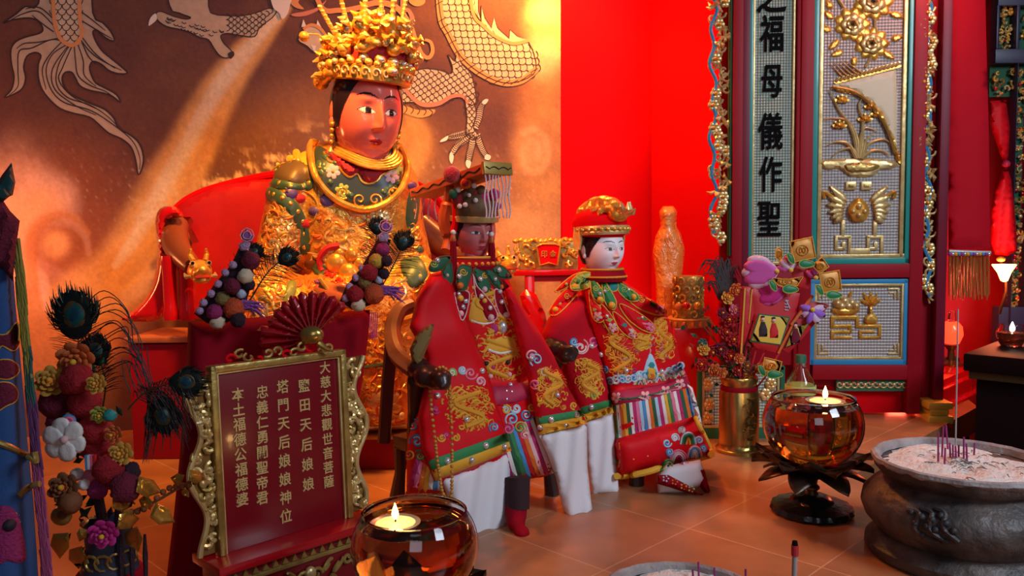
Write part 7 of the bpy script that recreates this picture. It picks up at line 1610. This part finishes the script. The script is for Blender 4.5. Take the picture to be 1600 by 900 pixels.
for ch,u in (('印',-.015),('金',.015)): sx_.part('character',mb(xf(glyph(ch,.06,.9),cm_@Matrix.Translation((u,.004,.007))@Matrix.Scale(.026,4)),'gold'),of=c_,smooth=None)
# ================================================================ neighbouring shrine on the right
struct('wall_far',mb(box((2.6,4.55,.8),(3.2,.1,3.4)),'red_wood'))
M('shrine_red',(.62,.006,.012),.5)
iw=struct('wall_shrine',mb(box(P(1535,330,3.55),(.56,.06,2.2),None),'shrine_red'))
struct('wall_hall',mb(box((3.6,2.0,.8),(.1,5.2,3.4)),'stone_floor'))
lamp('shrine_lamp','POINT',P(1556,440,3.0),(1,.14,.07),7,.06)
lamp('shrine_ceiling_lamp','POINT',P(1512,-120,2.45),(1,.35,.25),5,.06)
lamp('shrine_lamp_low','POINT',P(1400,640,2.93),(1,.10,.05),1.6,.04)
# red silk hanging with beaded fringe
hb_=puff([(1481,-90),(1538,-90),(1541,60),(1545,200),(1547,388),(1515,391),(1482,389)],2.82,.016,8,14,.8,cloth_folds(.003,30,.05))
hg_=Thing('silk_hanging','dark red silk hanging with a beaded fringe beside the carved screen','hanging',P(1514,400,2.82))
hg_.part('cloth',mb(hb_,'red_cloth'),smooth=80)
g=MB(); g.add(tube([P(1482,393,2.81),P(1547,395,2.81)],.007,8),'silver')
for i in range(14): g.add(ball(P(1484+i*4.7,397,2.80),.0065,8,6),('t_pur','silver','t_yel','t_blu')[i%4])
hg_.part('beaded_band',g,label='silver and violet beaded band'); g=MB(); q=random.Random(4); M('fringe_gold',(.40,.16,.03),.5,.2)
for i in range(60): x=1483+i*1.06; g.add(tube([P(x,400,2.81+q.uniform(-.004,.004)),P(x+q.uniform(-1,1),435,2.81),P(x+q.uniform(-1.5,1.5),464+q.uniform(-4,6),2.81)],.0014,4),'fringe_gold' if i%5 else 'red_velvet')
hg_.part('fringe',g,stuff=True)
# carved dark frame with gilded openings
fr=struct('window_1',MB()); fd_=3.3
def fbox(x0,y0,x1,y1,z0,z1,mat,nm,lab=None):
    a=P(x0,y0,fd_);b=P(x1,y1,fd_); o=struct(nm,mb(box(((a.x+b.x)/2,fd_+(z0+z1)/2,(a.z+b.z)/2),(abs(b.x-a.x),abs(z1-z0),abs(a.z-b.z)),None,.003),mat),fr)
    if lab: o['label']=lab
M('indigo',(.03,.03,.08),.4)
for a in ((1536,-60,1660,18),(1536,84,1660,104),(1566,18,1572,84),(1572,104,1576,545),(1596,150,1660,480),(1536,18,1541,84)): fbox(*a,-.03,.02,'indigo','frame_bar')
fbox(1560,480,1660,560,-.02,.03,'indigo','frame_bar')
def gild(x0,y0,x1,y1,n,seed):
    q=random.Random(seed); g=MB(); a=P(x0,y0,fd_);b=P(x1,y1,fd_); g.add(box(((a.x+b.x)/2,fd_+.02,(a.z+b.z)/2),(abs(b.x-a.x),.01,abs(a.z-b.z))),'t_dgrn')
    for i in range(n):
        x,y=q.uniform(x0+2,x1-2),q.uniform(y0+2,y1-2); r_=q.uniform(.006,.014); c=P(x,y,fd_); c.y=fd_
        if i%3: g.add(tube([c+V((r_*(1-.07*j)*math.cos(j*.55+i),-.004,r_*(1-.07*j)*math.sin(j*.55+i))) for j in range(10)],.0042,5),q.choice(['gold_pale','gold_dull','gold']))
        else: g.add(ball(c,(r_*.7,.008,r_*.7),8,6),q.choice(['gold','red_lacquer','gold_pale']))
    o=struct('carved_opening',g,fr); o['label']='gilded carved opening'
gild(1541,18,1566,84,40,1); gild(1572,18,1660,84,40,2); gild(1538,106,1660,152,70,3); gild(1577,152,1597,480,110,4)
# red drapes tied back
dp=Thing('red_drape','bright red tied back drape over the lamp of the neighbouring shrine','drape',P(1565,400,3.15))
dp.part('upper_fall',mb(puff([(1546,158),(1572,156),(1578,200),(1576,240),(1572,262),(1562,240),(1552,210),(1546,190)],3.15,.02,8,6,.8,cloth_folds(.005,12,0)),'red_silk'),smooth=80)
dp.part('lower_fall',mb(puff([(1572,255),(1580,280),(1586,330),(1590,392),(1575,400),(1555,398),(1548,380),(1548,330),(1556,290)],3.15,.022,9,6,.8,cloth_folds(.006,13,.1)),'red_silk'),smooth=80); dp.part('knot',mb(ball(P(1572,256,3.13),(.016,.014,.014),12,8),'magenta_cloth'))
# wall lamp with a bright bulb
lp_=Thing('shrine_lamp','glowing yellow flower lamp under the tied red drape','lamp',P(1572,455,3.05)); M('lamp_glow',(1,.55,.10),.4,emit=9); M('bulb',(1,.85,.55),.4,emit=26)
lp_.part('shade',mb(lathe([(.004,-.045),(.012,-.04),(.022,-.01),(.040,.02),(.036,.022),(.018,-.006),(.006,-.036)],P(1570,422,3.05),20,None,lambda a,z:1+.12*math.cos(5*a)),'lamp_glow')); lp_.part('bulb',mb(ball(P(1571,424,3.045),(.012,.012,.028),12,10),'bulb')); lp_.part('bracket',mb(tube([P(1572,438,3.05),P(1572,455,3.05),P(1566,475,3.07),P(1562,490,3.10)],.005,8),'brass_dark')); 
lp_.part('bud',mb(ball(P(1564,405,3.05),(.016,.014,.010),12,8),'gold'),label='gilt bud above the shade')
lamp('shrine_bulb','POINT',P(1556,424,2.98),(1,.6,.25),1.2,.02)
# shrine steps and glass lamp
stp=Thing('shrine_steps','glossy red stepped altar base behind the screen column','altar',V((P(1500,650,2.95).x,3.0,-.8)))
def diag(T,nm,p,ztop,zbot,back,L_,mat,off=0):
    c=V((p.x,p.y,0))+ra*(L_/2-off)-rb*(back/2); return T.part(nm,mb(xf(box((0,0,0),(L_,back,ztop-zbot),None,.005),frame(V((c.x,c.y,(ztop+zbot)/2)),(0,0,1),ra)),mat))
for y_,d_,bk in ((590,3.05,.55),(606,2.98,.55),(636,2.90,.55)):
    p=P(1482,y_,d_); diag(stp,'step',p,p.z,-.8,bk,.62,'red_lacquer',.08)
gl=Thing('glass_lamp','red glowing glass oil lamp on the shrine step beside the column','lamp',P(1492,548,3.22)); M('lamp_red',(1,.06,.02),.2,emit=1.6); zs=P(1482,590,3.05).z; gz=V((P(1492,560,3.3).x,3.3,zs))
gl.part('bowl',mb(lathe([(.0005,.085),(.030,.09),(.044,.125),(.040,.16),(.024,.18),(.020,.18),(.036,.16),(.038,.125),(.0005,.10)],gz,24),'lamp_red')); gl.part('neck',mb(lathe([(.012,.18),(.016,.19),(.012,.215),(.015,.225),(.0005,.225)],gz,16),'glass')); gl.part('stand',mb(lathe([(.0005,0),(.045,0),(.048,.008),(.014,.02),(.012,.06),(.03,.085),(.0005,.085)],gz,20),'brass_dark'))
dr_=Thing('wood_dragon','dark carved wooden ornament lying on the shrine step','ornament',P(1515,546,3.2)); dr_.part('body',mb(fuse([ball(V((P(1502,540,3.2).x,3.32,zs+.016)),(.02,.02,.014),12,8),ball(V((P(1516,536,3.2).x,3.32,zs+.016)),(.026,.022,.016),12,8),ball(V((P(1526,534,3.2).x,3.32,zs+.016)),(.014,.016,.018),10,8)],.005,1),'dark_wood'))
# black altar table with a lamp
a=P(1505,552,2.5); at=Thing('altar_table','black altar table with an olive carved edge carrying a small glass lamp','table',V((a.x+.5,2.6,-.85)))
M('black_body',(.006,.002,.004),.6,spec=.12); M('olive_trim',(.05,.042,.012),.5)
def dtab(nm,z1,z0,ins,mat):
    c=V((a.x,a.y,0))+ra*.40+rb*.45; return at.part(nm,mb(xf(box((0,0,0),(.80-2*ins,.90-2*ins,z1-z0),None,.006),frame(V((c.x,c.y,(z1+z0)/2)),(0,0,1),ra)),mat))
dtab('table_top',a.z,a.z-.055,0,'black_body'); dtab('body',a.z-.08,-.85,.03,'black_body'); dtab('carved_edge',a.z-.055,a.z-.08,.012,'olive_trim')
sl_=Thing('glass_lamp','small glass oil lamp with a white flame on the black altar table','lamp',P(1586,549,2.62)); z_=V((P(1586,540,2.62).x,2.62,a.z+.001)); M('oil_dark',(.25,.05,.02),.1,trans=.5)
sl_.part('bowl',mb(lathe([(.0005,.0),(.03,.0),(.042,.022),(.044,.045),(.036,.07),(.033,.07),(.041,.045),(.039,.024),(.0005,.004)],z_,28),'glass')); sl_.part('oil',mb(lathe([(.0005,.005),(.028,.005),(.038,.024),(.040,.044),(.0005,.044)],z_,28),'oil_dark')); sl_.part('flame',mb(lathe([(.0005,.046),(.007,.052),(.008,.060),(.003,.074),(.0005,.080)],z_+V((-.004,-.01,0)),12),'bulb'))
